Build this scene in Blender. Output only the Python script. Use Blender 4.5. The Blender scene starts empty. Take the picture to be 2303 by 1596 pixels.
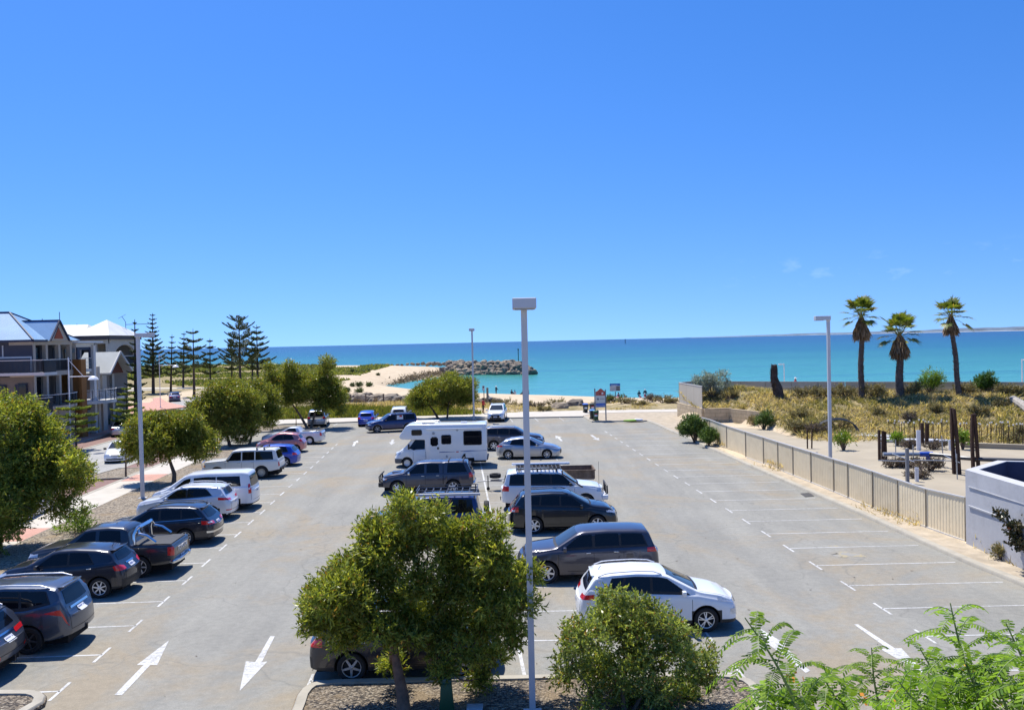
import bpy, bmesh, math, random
import numpy as np
from mathutils import Vector, Matrix
from mathutils.bvhtree import BVHTree
PI = math.pi
R = math.radians
# ---------------------------------------------------------------- camera
CAM_H = 8.3
LENS = 29.94                      # on a 36 mm wide sensor
PITCH, ROLL = 1.0, 1.27          # degrees, the photographer held the camera a little askew
CAM_MAT = Matrix.Translation((0, 0, CAM_H)) @ Matrix.Rotation(R(ROLL), 4, 'Y') @ Matrix.Rotation(R(90 - PITCH), 4, 'X')
_FW = 2303.0 * LENS / 36.0        # focal length in survey units (photo 2303 wide)
def at(px, py, z=0.0):
    """survey point of the photograph (2303 x 1596) -> place on the level z"""
    d = CAM_MAT.to_3x3() @ Vector((px - 1151.5, -(py - 798.0), -_FW))
    t = (z - CAM_H) / d.z
    return Vector((d.x * t, d.y * t, z))
def aty(px, py, Y):
    """survey point at the distance Y"""
    d = CAM_MAT.to_3x3() @ Vector((px - 1151.5, -(py - 798.0), -_FW))
    t = Y / d.y
    return Vector((d.x * t, Y, CAM_H + d.z * t))
def px_of(p):
    v = CAM_MAT.inverted() @ Vector(p)
    return (1151.5 + _FW * v.x / -v.z, 798.0 - _FW * v.y / -v.z)
# ---------------------------------------------------------------- helpers
sc = bpy.context.scene
COL = sc.collection
rng = np.random.default_rng(7)
random.seed(7)

def put(o, parent=None):
    COL.objects.link(o)
    if parent is not None:
        o.parent = parent
    return o

def tag(o, label=None, cat=None, group=None, kind=None):
    if label: o['label'] = label
    if cat: o['category'] = cat
    if group: o['group'] = group
    if kind: o['kind'] = kind
    return o

def thing(name, label, cat, loc=(0, 0, 0), rotz=0.0, group=None):
    o = bpy.data.objects.new(name, None)
    o.empty_display_size = 0.3
    o.location = loc
    o.rotation_euler = (0, 0, rotz)
    put(o)
    return tag(o, label, cat, group)

def kids(o):
    return [c for c in bpy.data.objects if c.parent == o]

def copy_tree(o, parent=None):
    c = o.copy()
    COL.objects.link(c)
    c.parent = parent
    for ch in kids(o):
        copy_tree(ch, c)
    return c

def mesh_obj(name, V, F, mat, parent=None, smooth=False, angle=None, mats=None, mi=None):
    """V: verts, F: list of faces or an (n,k) array"""
    me = bpy.data.meshes.new(name)
    V = np.asarray(V, dtype=np.float32).reshape(-1, 3)
    if isinstance(F, np.ndarray):
        n, k = F.shape
        me.vertices.add(len(V)); me.vertices.foreach_set('co', V.ravel())
        me.loops.add(n * k); me.loops.foreach_set('vertex_index', F.astype(np.int32).ravel())
        me.polygons.add(n)
        me.polygons.foreach_set('loop_start', np.arange(0, n * k, k, dtype=np.int32))
        me.update(calc_edges=True)
    else:
        me.from_pydata([tuple(map(float, v)) for v in V], [], F)
        me.update()
    for m in (mats or [mat]):
        me.materials.append(m)
    if mi is not None:
        me.polygons.foreach_set('material_index', np.asarray(mi, dtype=np.int32))
    if smooth:
        me.polygons.foreach_set('use_smooth', np.ones(len(me.polygons), dtype=bool))
        if angle:
            me.set_sharp_from_angle(angle=R(angle))
    o = bpy.data.objects.new(name, me)
    return put(o, parent)

class MB:
    """gathers simple solids into one mesh"""
    def __init__(s): s.v = []; s.f = []
    def add(s, V, F):
        b = len(s.v)
        s.v.extend([tuple(p) for p in V]); s.f.extend([tuple(i + b for i in f) for f in F]); return s
    def box(s, c, d, rz=0.0, rx=0.0, ry=0.0):
        M = Matrix.Rotation(rz, 3, 'Z') @ Matrix.Rotation(ry, 3, 'Y') @ Matrix.Rotation(rx, 3, 'X')
        V = []
        for z in (-.5, .5):
            for x, y in ((-.5, -.5), (.5, -.5), (.5, .5), (-.5, .5)):
                V.append(Vector(c) + M @ Vector((x * d[0], y * d[1], z * d[2])))
        return s.add(V, [(3, 2, 1, 0), (4, 5, 6, 7), (0, 1, 5, 4), (1, 2, 6, 5), (2, 3, 7, 6), (3, 0, 4, 7)])
    def bar(s, p, q, w, h=None, up=(0, 0, 1)):
        """rectangular bar from p to q"""
        p = Vector(p); q = Vector(q); h = h or w
        a = (q - p).normalized(); u = Vector(up)
        if abs(a.dot(u)) > .98: u = Vector((0, 1, 0))
        x = a.cross(u).normalized(); y = x.cross(a)
        V = []
        for e in (p, q):
            for i, j in ((-.5, -.5), (.5, -.5), (.5, .5), (-.5, .5)):
                V.append(e + x * i * w + y * j * h)
        return s.add(V, [(3, 2, 1, 0), (4, 5, 6, 7), (0, 1, 5, 4), (1, 2, 6, 5), (2, 3, 7, 6), (3, 0, 4, 7)])
    def tube(s, pts, r, n=8, cap=True):
        pts = [Vector(p) for p in pts]
        rs = r if isinstance(r, (list, tuple)) else [r] * len(pts)
        V = []; F = []
        u = None
        for i, p in enumerate(pts):
            a = (pts[min(i + 1, len(pts) - 1)] - pts[max(i - 1, 0)]).normalized()
            if u is None:
                u = a.orthogonal().normalized()
            u = (u - a * u.dot(a))
            if u.length < 1e-6: u = a.orthogonal()
            u.normalize()
            w = a.cross(u)
            for k in range(n):
                t = 2 * PI * k / n
                V.append(p + (u * math.cos(t) + w * math.sin(t)) * rs[i])
        for i in range(len(pts) - 1):
            for k in range(n):
                F.append((i * n + k, i * n + (k + 1) % n, (i + 1) * n + (k + 1) % n, (i + 1) * n + k))
        if cap:
            F.append(tuple(range(n - 1, -1, -1))); F.append(tuple((len(pts) - 1) * n + k for k in range(n)))
        return s.add(V, F)
    def prism(s, poly, axis='z', a=0.0, b=1.0):
        """poly 2-D, extruded along an axis between a and b"""
        n = len(poly)
        def P(u, v, w):
            return (u, v, w) if axis == 'z' else ((u, w, v) if axis == 'y' else (w, u, v))
        V = [P(u, v, a) for u, v in poly] + [P(u, v, b) for u, v in poly]
        F = [tuple(range(n - 1, -1, -1)), tuple(range(n, 2 * n))]
        F += [(i, (i + 1) % n, n + (i + 1) % n, n + i) for i in range(n)]
        return s.add(V, F)
    def lathe(s, prof, n=16, axis='z', c=(0, 0, 0), close=False):
        """prof: (radius, height)"""
        V = []; F = []
        for r_, h in prof:
            for k in range(n):
                t = 2 * PI * k / n
                x, y = r_ * math.cos(t), r_ * math.sin(t)
                p = (x, y, h) if axis == 'z' else ((x, h, y) if axis == 'y' else (h, x, y))
                V.append((p[0] + c[0], p[1] + c[1], p[2] + c[2]))
        m = len(prof)
        for i in range(m - 1):
            for k in range(n):
                F.append((i * n + k, i * n + (k + 1) % n, (i + 1) * n + (k + 1) % n, (i + 1) * n + k))
        if close:
            F.append(tuple(range(n - 1, -1, -1))); F.append(tuple((m - 1) * n + k for k in range(n)))
        return s.add(V, F)
    def grid(s, P):
        """P[i][j] points"""
        n, m = len(P), len(P[0])
        V = [p for row in P for p in row]
        F = [(i * m + j, i * m + j + 1, (i + 1) * m + j + 1, (i + 1) * m + j) for i in range(n - 1) for j in range(m - 1)]
        return s.add(V, F)
    def build(s, name, mat, parent=None, smooth=False, angle=35, bevel=0.0, seg=2, fixn=True):
        me = bpy.data.meshes.new(name)
        me.from_pydata([tuple(map(float, v)) for v in s.v], [], s.f)
        if bevel or fixn:
            bm = bmesh.new(); bm.from_mesh(me)
            if fixn: bmesh.ops.recalc_face_normals(bm, faces=bm.faces[:])
            if bevel:
                es = [e for e in bm.edges if len(e.link_faces) == 2 and e.calc_face_angle(0) > R(30)]
                bmesh.ops.bevel(bm, geom=es, offset=bevel, segments=seg, affect='EDGES', profile=.5, clamp_overlap=True)
            bm.to_mesh(me); bm.free()
        me.update()
        me.materials.append(mat)
        if smooth or bevel:
            me.polygons.foreach_set('use_smooth', np.ones(len(me.polygons), dtype=bool))
            me.set_sharp_from_angle(angle=R(angle))
        o = bpy.data.objects.new(name, me)
        return put(o, parent)

def srgb(r, g, b):
    f = lambda c: c / 12.92 if c <= .04045 else ((c + .055) / 1.055) ** 2.4
    return (f(r / 255), f(g / 255), f(b / 255))

# ---------------------------------------------------------------- materials
_M = {}
def new_mat(name):
    m = bpy.data.materials.new(name); m.use_nodes = True
    nt = m.node_tree; nt.nodes.clear()
    out = nt.nodes.new('ShaderNodeOutputMaterial')
    b = nt.nodes.new('ShaderNodeBsdfPrincipled')
    nt.links.new(b.outputs[0], out.inputs[0])
    return m, nt, b, out
def N(nt, t, **kw):
    n = nt.nodes.new(t)
    for k, v in kw.items(): setattr(n, k, v)
    return n
def noise(nt, scale, detail=4, rough=.55, vec=None, dist=0.0):
    n = N(nt, 'ShaderNodeTexNoise')
    n.inputs['Scale'].default_value = scale; n.inputs['Detail'].default_value = detail
    n.inputs['Roughness'].default_value = rough; n.inputs['Distortion'].default_value = dist
    if vec is not None: nt.links.new(vec, n.inputs['Vector'])
    return n.outputs['Fac']
def ramp(nt, fac, stops, interp='LINEAR'):
    n = N(nt, 'ShaderNodeValToRGB'); cr = n.color_ramp; cr.interpolation = interp
    while len(cr.elements) < len(stops): cr.elements.new(.5)
    for e, (p, c) in zip(cr.elements, stops):
        e.position = p
        e.color = (*c, 1) if hasattr(c, '__len__') else (c, c, c, 1)
    nt.links.new(fac, n.inputs[0]); return n.outputs[0]
def mix(nt, a, b, fac, mode='MIX'):
    n = N(nt, 'ShaderNodeMix', data_type='RGBA', blend_type=mode)
    n.clamp_factor = True
    for s, v in ((n.inputs[6], a), (n.inputs[7], b), (n.inputs[0], fac)):
        if hasattr(v, 'node'): nt.links.new(v, s)
        elif hasattr(v, '__len__'): s.default_value = (*v[:3], 1)
        else: s.default_value = v
    return n.outputs[2]
def math_(nt, op, a, b=0.0, c=0.0):
    n = N(nt, 'ShaderNodeMath', operation=op)
    for s, v in zip(n.inputs, (a, b, c)):
        if hasattr(v, 'node'): nt.links.new(v, s)
        else: s.default_value = v
    return n.outputs[0]
def objco(nt):
    return N(nt, 'ShaderNodeTexCoord').outputs['Object']
def worldco(nt):
    return N(nt, 'ShaderNodeNewGeometry').outputs['Position']
def scaled(nt, vec, s):
    n = N(nt, 'ShaderNodeVectorMath', operation='MULTIPLY'); nt.links.new(vec, n.inputs[0]); n.inputs[1].default_value = s
    return n.outputs[0]
def bump(nt, h, strength, dist=.02):
    n = N(nt, 'ShaderNodeBump'); n.inputs['Strength'].default_value = strength; n.inputs['Distance'].default_value = dist
    nt.links.new(h, n.inputs['Height']); return n.outputs[0]

def mat(name, col, rough=.6, metal=0.0, var=.12, scale=3.0, coat=0.0, spec=.5, bmp=0.0, bscale=40.0, wear=None):
    """plain surface with uneven tone; wear = (colour, amount) adds weathered patches"""
    if name in _M: return _M[name]
    m, nt, b, out = new_mat(name)
    pos = worldco(nt)
    c = col
    if var:
        f = noise(nt, scale, 5, .6, pos)
        lo = tuple(x * (1 - var) for x in col); hi = tuple(min(1, x * (1 + var)) for x in col)
        c = ramp(nt, f, [(.3, lo), (.7, hi)])
    if wear:
        f2 = noise(nt, scale * 2.3, 6, .7, pos)
        f3 = ramp(nt, f2, [(.5, 0.0), (.72, wear[1])])
        c = mix(nt, c, wear[0], f3)
    if hasattr(c, 'node'): nt.links.new(c, b.inputs['Base Color'])
    else: b.inputs['Base Color'].default_value = (*c, 1)
    b.inputs['Roughness'].default_value = rough; b.inputs['Metallic'].default_value = metal
    b.inputs['Coat Weight'].default_value = coat; b.inputs['Coat Roughness'].default_value = .06
    b.inputs['Specular IOR Level'].default_value = spec
    if bmp:
        nt.links.new(bump(nt, noise(nt, bscale, 5, .6, pos), bmp), b.inputs['Normal'])
    _M[name] = m
    return m

def paint(name, col, metal=0.35, rough=.32):
    """car paint: flake base, clear coat, a film of dust on it"""
    if name in _M: return _M[name]
    m, nt, b, out = new_mat(name)
    pos = worldco(nt)
    dust = ramp(nt, noise(nt, 2.2, 5, .65, pos), [(.35, 0.0), (.8, .02)])
    c = mix(nt, col, (.42, .38, .32), dust)
    nt.links.new(c, b.inputs['Base Color'])
    b.inputs['Metallic'].default_value = metal; b.inputs['Roughness'].default_value = rough
    b.inputs['Coat Weight'].default_value = .9
    r_ = ramp(nt, noise(nt, 5, 4, .6, pos), [(.3, .03), (.8, .12)])
    nt.links.new(r_, b.inputs['Coat Roughness'])
    _M[name] = m
    return m

def leaf_mat(name, c1, c2, c3=None, trans=.35, rough=.42, spec=.5):
    """foliage: every leaf its own tone between c1 and c2, c3 a rare odd one"""
    if name in _M: return _M[name]
    m, nt, b, out = new_mat(name)
    g = N(nt, 'ShaderNodeNewGeometry')
    stops = [(0.0, c1), (.85, c2)]
    if c3: stops += [(.93, c2), (.97, c3)]
    c = ramp(nt, g.outputs['Random Per Island'], stops)
    big = ramp(nt, noise(nt, 1.5, 4, .6, g.outputs['Position']), [(.3, .55), (.7, 1.35)])
    c = mix(nt, c, big, 1.0, 'MULTIPLY')
    nt.links.new(c, b.inputs['Base Color'])
    b.inputs['Roughness'].default_value = rough; b.inputs['Specular IOR Level'].default_value = spec
    t = N(nt, 'ShaderNodeBsdfTranslucent')
    c2_ = mix(nt, c, (1.25, 1.15, .5), 1.0, 'MULTIPLY')
    nt.links.new(c2_, t.inputs[0])
    mx = N(nt, 'ShaderNodeMixShader'); mx.inputs[0].default_value = trans
    nt.links.new(b.outputs[0], mx.inputs[1]); nt.links.new(t.outputs[0], mx.inputs[2])
    nt.links.new(mx.outputs[0], out.inputs[0])
    _M[name] = m
    return m

def glass_mat(name='tinted_glass', col=(.006, .007, .010), rough=.03):
    if name in _M: return _M[name]
    m, nt, b, out = new_mat(name)
    b.inputs['Base Color'].default_value = (*col, 1); b.inputs['Roughness'].default_value = rough
    b.inputs['Specular IOR Level'].default_value = .42; b.inputs['IOR'].default_value = 1.45
    _M[name] = m
    return m
# ---------------------------------------------------------------- the setting: ground, roads, sea
def inside(poly, X, Y):
    r_ = np.zeros(X.shape, bool); n = len(poly)
    for i in range(n):
        x0, y0 = poly[i]; x1, y1 = poly[(i + 1) % n]
        c = ((y0 > Y) != (y1 > Y)) & (X < (x1 - x0) * (Y - y0) / (y1 - y0 + 1e-12) + x0)
        r_ ^= c
    return r_
def pdist(poly, X, Y, closed=True):
    d = np.full(X.shape, 1e9); n = len(poly)
    for i in range(n if closed else n - 1):
        x0, y0 = poly[i]; x1, y1 = poly[(i + 1) % n]
        dx, dy = x1 - x0, y1 - y0; L2 = dx * dx + dy * dy + 1e-12
        t = np.clip(((X - x0) * dx + (Y - y0) * dy) / L2, 0, 1)
        d = np.minimum(d, np.hypot(X - x0 - t * dx, Y - y0 - t * dy))
    return d
def vnoise(X, Y, s, seed=0):
    """smooth value noise on arrays"""
    r_ = np.random.default_rng(seed).random((64, 64))
    x, y = X / s, Y / s; xi, yi = np.floor(x).astype(int), np.floor(y).astype(int)
    fx, fy = x - xi, y - yi; fx = fx * fx * (3 - 2 * fx); fy = fy * fy * (3 - 2 * fy)
    g = lambda a, b: r_[a % 64, b % 64]
    return (g(xi, yi) * (1 - fx) + g(xi + 1, yi) * fx) * (1 - fy) + (g(xi, yi + 1) * (1 - fx) + g(xi + 1, yi + 1) * fx) * fy
def fbm(X, Y, s, seed=0, o=4):
    return sum(vnoise(X, Y, s / 2 ** k, seed + k) * .5 ** k for k in range(o)) / sum(.5 ** k for k in range(o))
def sstep(a, b, x):
    t = np.clip((x - a) / (b - a), 0, 1); return t * t * (3 - 2 * t)

SEA = -2.0
cove = [at(x, y, SEA) for x, y in ((1700, 900), (1527, 901), (1400, 897), (1300, 893.5), (1200, 891), (1116, 888), (1020, 884), (960, 880), (910, 874), (880, 870), (868, 867), (876, 864), (900, 861), (950, 854), (1008, 844))]
LAND = [(p.x, p.y) for p in cove]
LAND = [(600, 40), (120, 95), (60, 118)] + LAND + [(-19, 264), (-8, 266), (-8, 276), (-22, 284), (-40, 300), (-70, 304), (-95, 330), (-130, 350), (-220, 360), (-420, 380), (-700, 360), (-700, -80), (600, -80)]

# vacant block: front line and back fence
LOT_BACK = [(17.0, 87.0), (18.7, 89.0), (32.0, 82.0), (46.0, 75.0), (70.0, 62.0)]
LOT = [(14.4, 64.5), (17.6, 79.8), (17.0, 87.0), (18.7, 89.0), (32, 82), (46, 75), (70, 62), (70, 5), (22, 5), (17.4, 20), (17.3, 33), (16.6, 45), (15.2, 57)]
def slab_edge(X):
    return np.interp(X, [17, 20.2, 21.9, 22.3, 24, 26, 28, 35.8, 60], [80.0, 80.0, 76.0, 64.5, 62.5, 63.5, 64.0, 59.6, 45])
def lot_z(X, Y):
    ye = slab_edge(X); yb = np.interp(X, [p[0] for p in LOT_BACK[1:]], [p[1] for p in LOT_BACK[1:]])
    t = np.clip((Y - ye) / np.maximum(yb - ye, 3), 0, 1)
    z = .20 + 2.45 * sstep(-.05, 1.0, t) + .55 * np.exp(-((X - 21.5) ** 2 + (Y - 84) ** 2) / 14)
    z = np.where(X < 22.1, np.where(Y > ye + .35, np.maximum(z, 1.35 + .9 * t), np.minimum(z, .2)), z)
    z += (fbm(X, Y, 3.5, 5) - .5) * .5 * sstep(0, .2, t)
    return z
def ground_z(X, Y):
    X = np.asarray(X, float); Y = np.asarray(Y, float)
    d = np.where(inside(LAND, X, Y), 1, -1) * pdist(LAND, X, Y)
    z = np.interp(d, [-60, -8, 0, 3, 8, 22, 45], [-6, -2.9, -2.03, -1.5, -1.1, -.35, -.06])
    # sand spit: a low crest towards the open sea
    sp = sstep(150, 190, Y) * sstep(0, 16, d)
    z = np.where(sp > 0, z * (1 - sp) + sp * np.interp(Y, [150, 200, 270, 292, 330], [-.6, -.3, .6, 1.0, .6]), z)
    dune = sstep(95, 99, Y) * (1 - sstep(112, 124, Y)) * sstep(-35, -22, X)
    z += dune * (.15 + .9 * (fbm(X, Y, 5, 11) - .3))
    left = sstep(-40, -62, X) * sstep(100, 140, Y)
    z += left * (1.2 * (fbm(X, Y, 26, 21) - .35))
    z += (fbm(X, Y, 2.2, 31) - .5) * .14 * sstep(94, 100, Y) * sstep(1, 6, d)
    lot = inside(LOT, X, Y)
    z = np.where(lot, lot_z(X, Y), z)
    flat = (Y < 93.0) & ~lot & (X > -75)
    z = np.where(flat, -.06, z)
    return z

def build_terrain():
    ys = np.r_[np.arange(-60, 10, 10), np.arange(10, 60, 2.5), np.arange(60, 130, .7), np.arange(130, 200, 1.2), np.arange(200, 310, 2), np.arange(310, 400, 6)]
    xs = np.r_[np.arange(-700, -160, 30), np.arange(-160, -60, 4), np.arange(-60, 75, .8), np.arange(75, 200, 10), np.arange(200, 601, 50)]
    X, Y = np.meshgrid(xs, ys); Z = ground_z(X, Y)
    n, m = X.shape
    V = np.stack([X, Y, Z], -1).reshape(-1, 3)
    I = np.arange(n * m).reshape(n, m)
    F = np.stack([I[:-1, :-1], I[:-1, 1:], I[1:, 1:], I[1:, :-1]], -1).reshape(-1, 4)
    m_, nt, b, out = new_mat('sandy_ground')
    pos = worldco(nt)
    at_ = N(nt, 'ShaderNodeAttribute', attribute_name='green').outputs['Fac']
    wet = N(nt, 'ShaderNodeAttribute', attribute_name='wet').outputs['Fac']
    f1 = noise(nt, .35, 6, .65, pos); f2 = noise(nt, 6, 4, .7, pos)
    sand = ramp(nt, f1, [(.3, (.52, .42, .29)), (.7, (.66, .55, .40))])
    sand = mix(nt, sand, ramp(nt, f2, [(.3, (.75, .75, .75)), (.75, (1.08, 1.05, 1.0))]), 1.0, 'MULTIPLY')
    sand = mix(nt, sand, (.40, .32, .22), wet)
    gr = ramp(nt, noise(nt, .8, 6, .7, pos), [(.25, (.08, .085, .03)), (.42, (.19, .16, .07)), (.56, (.34, .27, .145)), (.8, (.46, .37, .22))])
    fac = math_(nt, 'ADD', at_, math_(nt, 'MULTIPLY', math_(nt, 'SUBTRACT', noise(nt, 1.6, 6, .7, pos), .5), 1.1))
    fac = ramp(nt, fac, [(.42, 0.0), (.58, 1.0)])
    nt.links.new(mix(nt, sand, gr, fac), b.inputs['Base Color'])
    b.inputs['Roughness'].default_value = .95; b.inputs['Specular IOR Level'].default_value = .2
    nt.links.new(bump(nt, noise(nt, 5, 6, .7, pos), .5, .12), b.inputs['Normal'])
    o = mesh_obj('ground', V, F, m_, smooth=True)
    d = np.where(inside(LAND, X, Y), 1, -1) * pdist(LAND, X, Y)
    g = sstep(-52, -66, X) * sstep(90, 120, Y) * .9
    g = np.maximum(g, .62 * sstep(93, 96, Y) * (1 - sstep(101, 112, Y)) * (1 - sstep(-24, -18, X) * (1 - sstep(-2.5, 3.5, X)) * .3))
    g = np.where(inside(LOT, X, Y), np.where(Y > slab_edge(X) - 1, .75, .25), g)
    g = np.where((X < -22) & (Y > 92) & (Y < 125), .95, g)
    g = g * sstep(8, 20, d)
    w = (1 - sstep(.5, 4.5, d)) * .8
    for nm, a in (('green', g), ('wet', w)):
        ca = o.data.attributes.new(nm, 'FLOAT', 'POINT'); ca.data.foreach_set('value', a.ravel().astype(np.float32))
    tag(o, kind='structure')
build_terrain()

def sheet(name, poly, z, m, kind='structure', label=None):
    bm = bmesh.new(); vs = [bm.verts.new((p[0], p[1], z)) for p in poly]
    f = bm.faces.new(vs)
    if f.normal.z < 0: f.normal_flip()
    bmesh.ops.triangulate(bm, faces=[f])
    me = bpy.data.meshes.new(name); bm.to_mesh(me); bm.free(); me.materials.append(m)
    return tag(put(bpy.data.objects.new(name, me)), label=label, kind=kind)
def slab(name, poly, z0, z1, m, kind='structure'):
    mb = MB(); mb.prism([(p[0], p[1]) for p in poly], 'z', z0, z1)
    me = bpy.data.meshes.new(name)
    bm = bmesh.new(); vs = [bm.verts.new(v) for v in mb.v]
    for f in mb.f: bm.faces.new([vs[i] for i in f])
    bmesh.ops.recalc_face_normals(bm, faces=bm.faces[:]); bmesh.ops.triangulate(bm, faces=[f for f in bm.faces if len(f.verts) > 4])
    bm.to_mesh(me); bm.free(); me.materials.append(m)
    return tag(put(bpy.data.objects.new(name, me)), kind=kind)
def offset_line(pts, d):
    out = []
    for i, p in enumerate(pts):
        a = Vector(pts[max(i - 1, 0)][:2]); c = Vector(pts[min(i + 1, len(pts) - 1)][:2])
        t = (c - a).normalized(); n_ = Vector((-t.y, t.x))
        out.append((p[0] + n_.x * d, p[1] + n_.y * d))
    return out
def kerb(name, pts, w=.24, z0=-.05, z1=.13, m=None, closed=False):
    """kerb stone run; pts is its road-side edge, the stone lies to the left of the line"""
    pts = [(p[0], p[1]) for p in pts]
    A = pts; B = offset_line(pts, w); mb = MB(); V = []
    for a, b_ in zip(A, B):
        a = Vector(a); b_ = Vector(b_); e = (b_ - a).normalized()
        V.append([(a.x, a.y, z0), (a.x + e.x * .02, a.y + e.y * .02, z1 - .035), (a.x + e.x * .055, a.y + e.y * .055, z1), (b_.x, b_.y, z1), (b_.x, b_.y, z0)])
    mb.grid(V)
    return tag(mb.build(name, m or CONC, None, smooth=True, angle=40), kind='structure')

# materials
def asphalt_mat(name, base, stain=True):
    m_, nt, b, out = new_mat(name); pos = worldco(nt)
    f = noise(nt, .22, 5, .6, pos)
    c = ramp(nt, f, [(.3, tuple(x * .90 for x in base)), (.7, tuple(x * 1.08 for x in base))])
    st = scaled(nt, pos, (.9, .09, 1)); tr_ = noise(nt, 1.0, 4, .6, st)      # tyre lanes along the rows
    c = mix(nt, c, ramp(nt, tr_, [(.3, (.86, .86, .86)), (.7, (1.07, 1.06, 1.04))]), 1.0, 'MULTIPLY')
    if stain:
        d = noise(nt, .16, 6, .68, pos, .6)
        c = mix(nt, c, (base[0] * 1.10, base[1] * .93, base[2] * .72), ramp(nt, d, [(.48, 0.0), (.64, .8)]))
        c = mix(nt, c, tuple(x * .5 for x in base), ramp(nt, noise(nt, 1.9, 3, .5, pos), [(.70, 0.0), (.76, .5)]))
        d2 = noise(nt, .5, 6, .75, pos, 1.5)
        c = mix(nt, c, tuple(x * .55 for x in base), ramp(nt, d2, [(.66, 0.0), (.76, .35)]))
        v = N(nt, 'ShaderNodeTexVoronoi', feature='DISTANCE_TO_EDGE'); v.inputs['Scale'].default_value = .16
        wv = N(nt, 'ShaderNodeVectorMath', operation='ADD'); nz = N(nt, 'ShaderNodeTexNoise'); nz.inputs['Scale'].default_value = .6; nt.links.new(pos, nz.inputs['Vector'])
        nt.links.new(pos, wv.inputs[0]); nt.links.new(scaled(nt, nz.outputs['Color'], (2.5, 2.5, 0)), wv.inputs[1]); nt.links.new(wv.outputs[0], v.inputs['Vector'])
        c = mix(nt, c, tuple(x * .6 for x in base), ramp(nt, v.outputs['Distance'], [(0.0, .45), (.006, 0.0)]))
    md = noise(nt, 4.5, 6, .8, pos)
    c = mix(nt, c, ramp(nt, md, [(.3, (.84, .84, .84)), (.7, (1.14, 1.14, 1.14))]), 1.0, 'MULTIPLY')
    g = noise(nt, 30, 3, .85, pos)
    c = mix(nt, c, ramp(nt, g, [(.3, (.78, .78, .78)), (.72, (1.2, 1.2, 1.2))]), 1.0, 'MULTIPLY')
    nt.links.new(c, b.inputs['Base Color'])
    b.inputs['Roughness'].default_value = .88; b.inputs['Specular IOR Level'].default_value = .3
    nt.links.new(bump(nt, noise(nt, 60, 4, .7, pos), .35, .01), b.inputs['Normal'])
    return m_
ASPH = asphalt_mat('bleached_asphalt', (.264, .259, .230))
ASPH2 = asphalt_mat('street_asphalt', (.35, .345, .325), False)
CONC = mat('kerb_concrete', (.37, .34, .275), .9, var=.14, scale=1.2, bmp=.3, bscale=30, wear=((.25, .22, .17), .5))
PATHC = mat('path_concrete', (.50, .46, .39), .9, var=.08, scale=.8, bmp=.2, bscale=40, wear=((.36, .32, .26), .4))
def brick_mat(name, c1, c2, sc_=4.5):
    m_, nt, b, out = new_mat(name); pos = worldco(nt)
    br = N(nt, 'ShaderNodeTexBrick'); br.inputs['Scale'].default_value = sc_
    br.inputs['Color1'].default_value = (*c1, 1); br.inputs['Color2'].default_value = (*c2, 1)
    br.inputs['Mortar'].default_value = (*[x * .62 for x in c1], 1); br.inputs['Mortar Size'].default_value = .012; br.inputs['Bias'].default_value = 0
    nt.links.new(pos, br.inputs['Vector'])
    c = mix(nt, br.outputs['Color'], ramp(nt, noise(nt, .5, 5, .65, pos), [(.3, (.86, .86, .86)), (.7, (1.1, 1.08, 1.06))]), 1.0, 'MULTIPLY')
    nt.links.new(c, b.inputs['Base Color']); b.inputs['Roughness'].default_value = .9
    return m_
BRICK_D = brick_mat('dark_red_paving', (.215, .125, .105), (.25, .15, .125))
BRICK_P = brick_mat('pink_paving', (.50, .27, .205), (.55, .31, .24))
def mulch_mat(name, cols, scale=22):
    m_, nt, b, out = new_mat(name); pos = worldco(nt)
    v = N(nt, 'ShaderNodeTexVoronoi'); v.inputs['Scale'].default_value = scale; v.inputs['Randomness'].default_value = 1
    nt.links.new(scaled(nt, pos, (1, 1.7, 1)), v.inputs['Vector'])
    sep = N(nt, 'ShaderNodeSeparateColor'); nt.links.new(v.outputs['Color'], sep.inputs[0])
    c = ramp(nt, sep.outputs[0], cols, 'CONSTANT')
    big = noise(nt, .7, 5, .65, pos)
    c = mix(nt, c, (.46, .34, .20), ramp(nt, big, [(.52, 0.0), (.62, .75)]))
    c = mix(nt, c, ramp(nt, v.outputs['Distance'], [(0, (1.15, 1.15, 1.15)), (.5, (.5, .5, .5))]), .8, 'MULTIPLY')
    nt.links.new(c, b.inputs['Base Color']); b.inputs['Roughness'].default_value = .95
    nt.links.new(bump(nt, v.outputs['Distance'], 1.0, -.06), b.inputs['Normal'])
    return m_
MULCH = mulch_mat('bark_mulch', [(0, (.07, .06, .052)), (.22, (.16, .13, .10)), (.45, (.29, .235, .17)), (.65, (.46, .37, .26)), (.85, (.66, .56, .42))], 18)
MULCH2 = mulch_mat('pale_mulch', [(0, (.12, .10, .08)), (.2, (.30, .245, .18)), (.45, (.48, .39, .28)), (.7, (.62, .52, .38)), (.9, (.72, .62, .47))], 13)
SANDV = mat('dirty_sand', (.40, .335, .245), .95, var=.22, scale=1.6, bmp=.6, bscale=14, wear=((.30, .24, .15), .6))
SLABC = mat('slab_concrete', (.36, .31, .225), .92, var=.14, scale=.35, bmp=.2, bscale=20, wear=((.36, .29, .20), .55))

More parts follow.
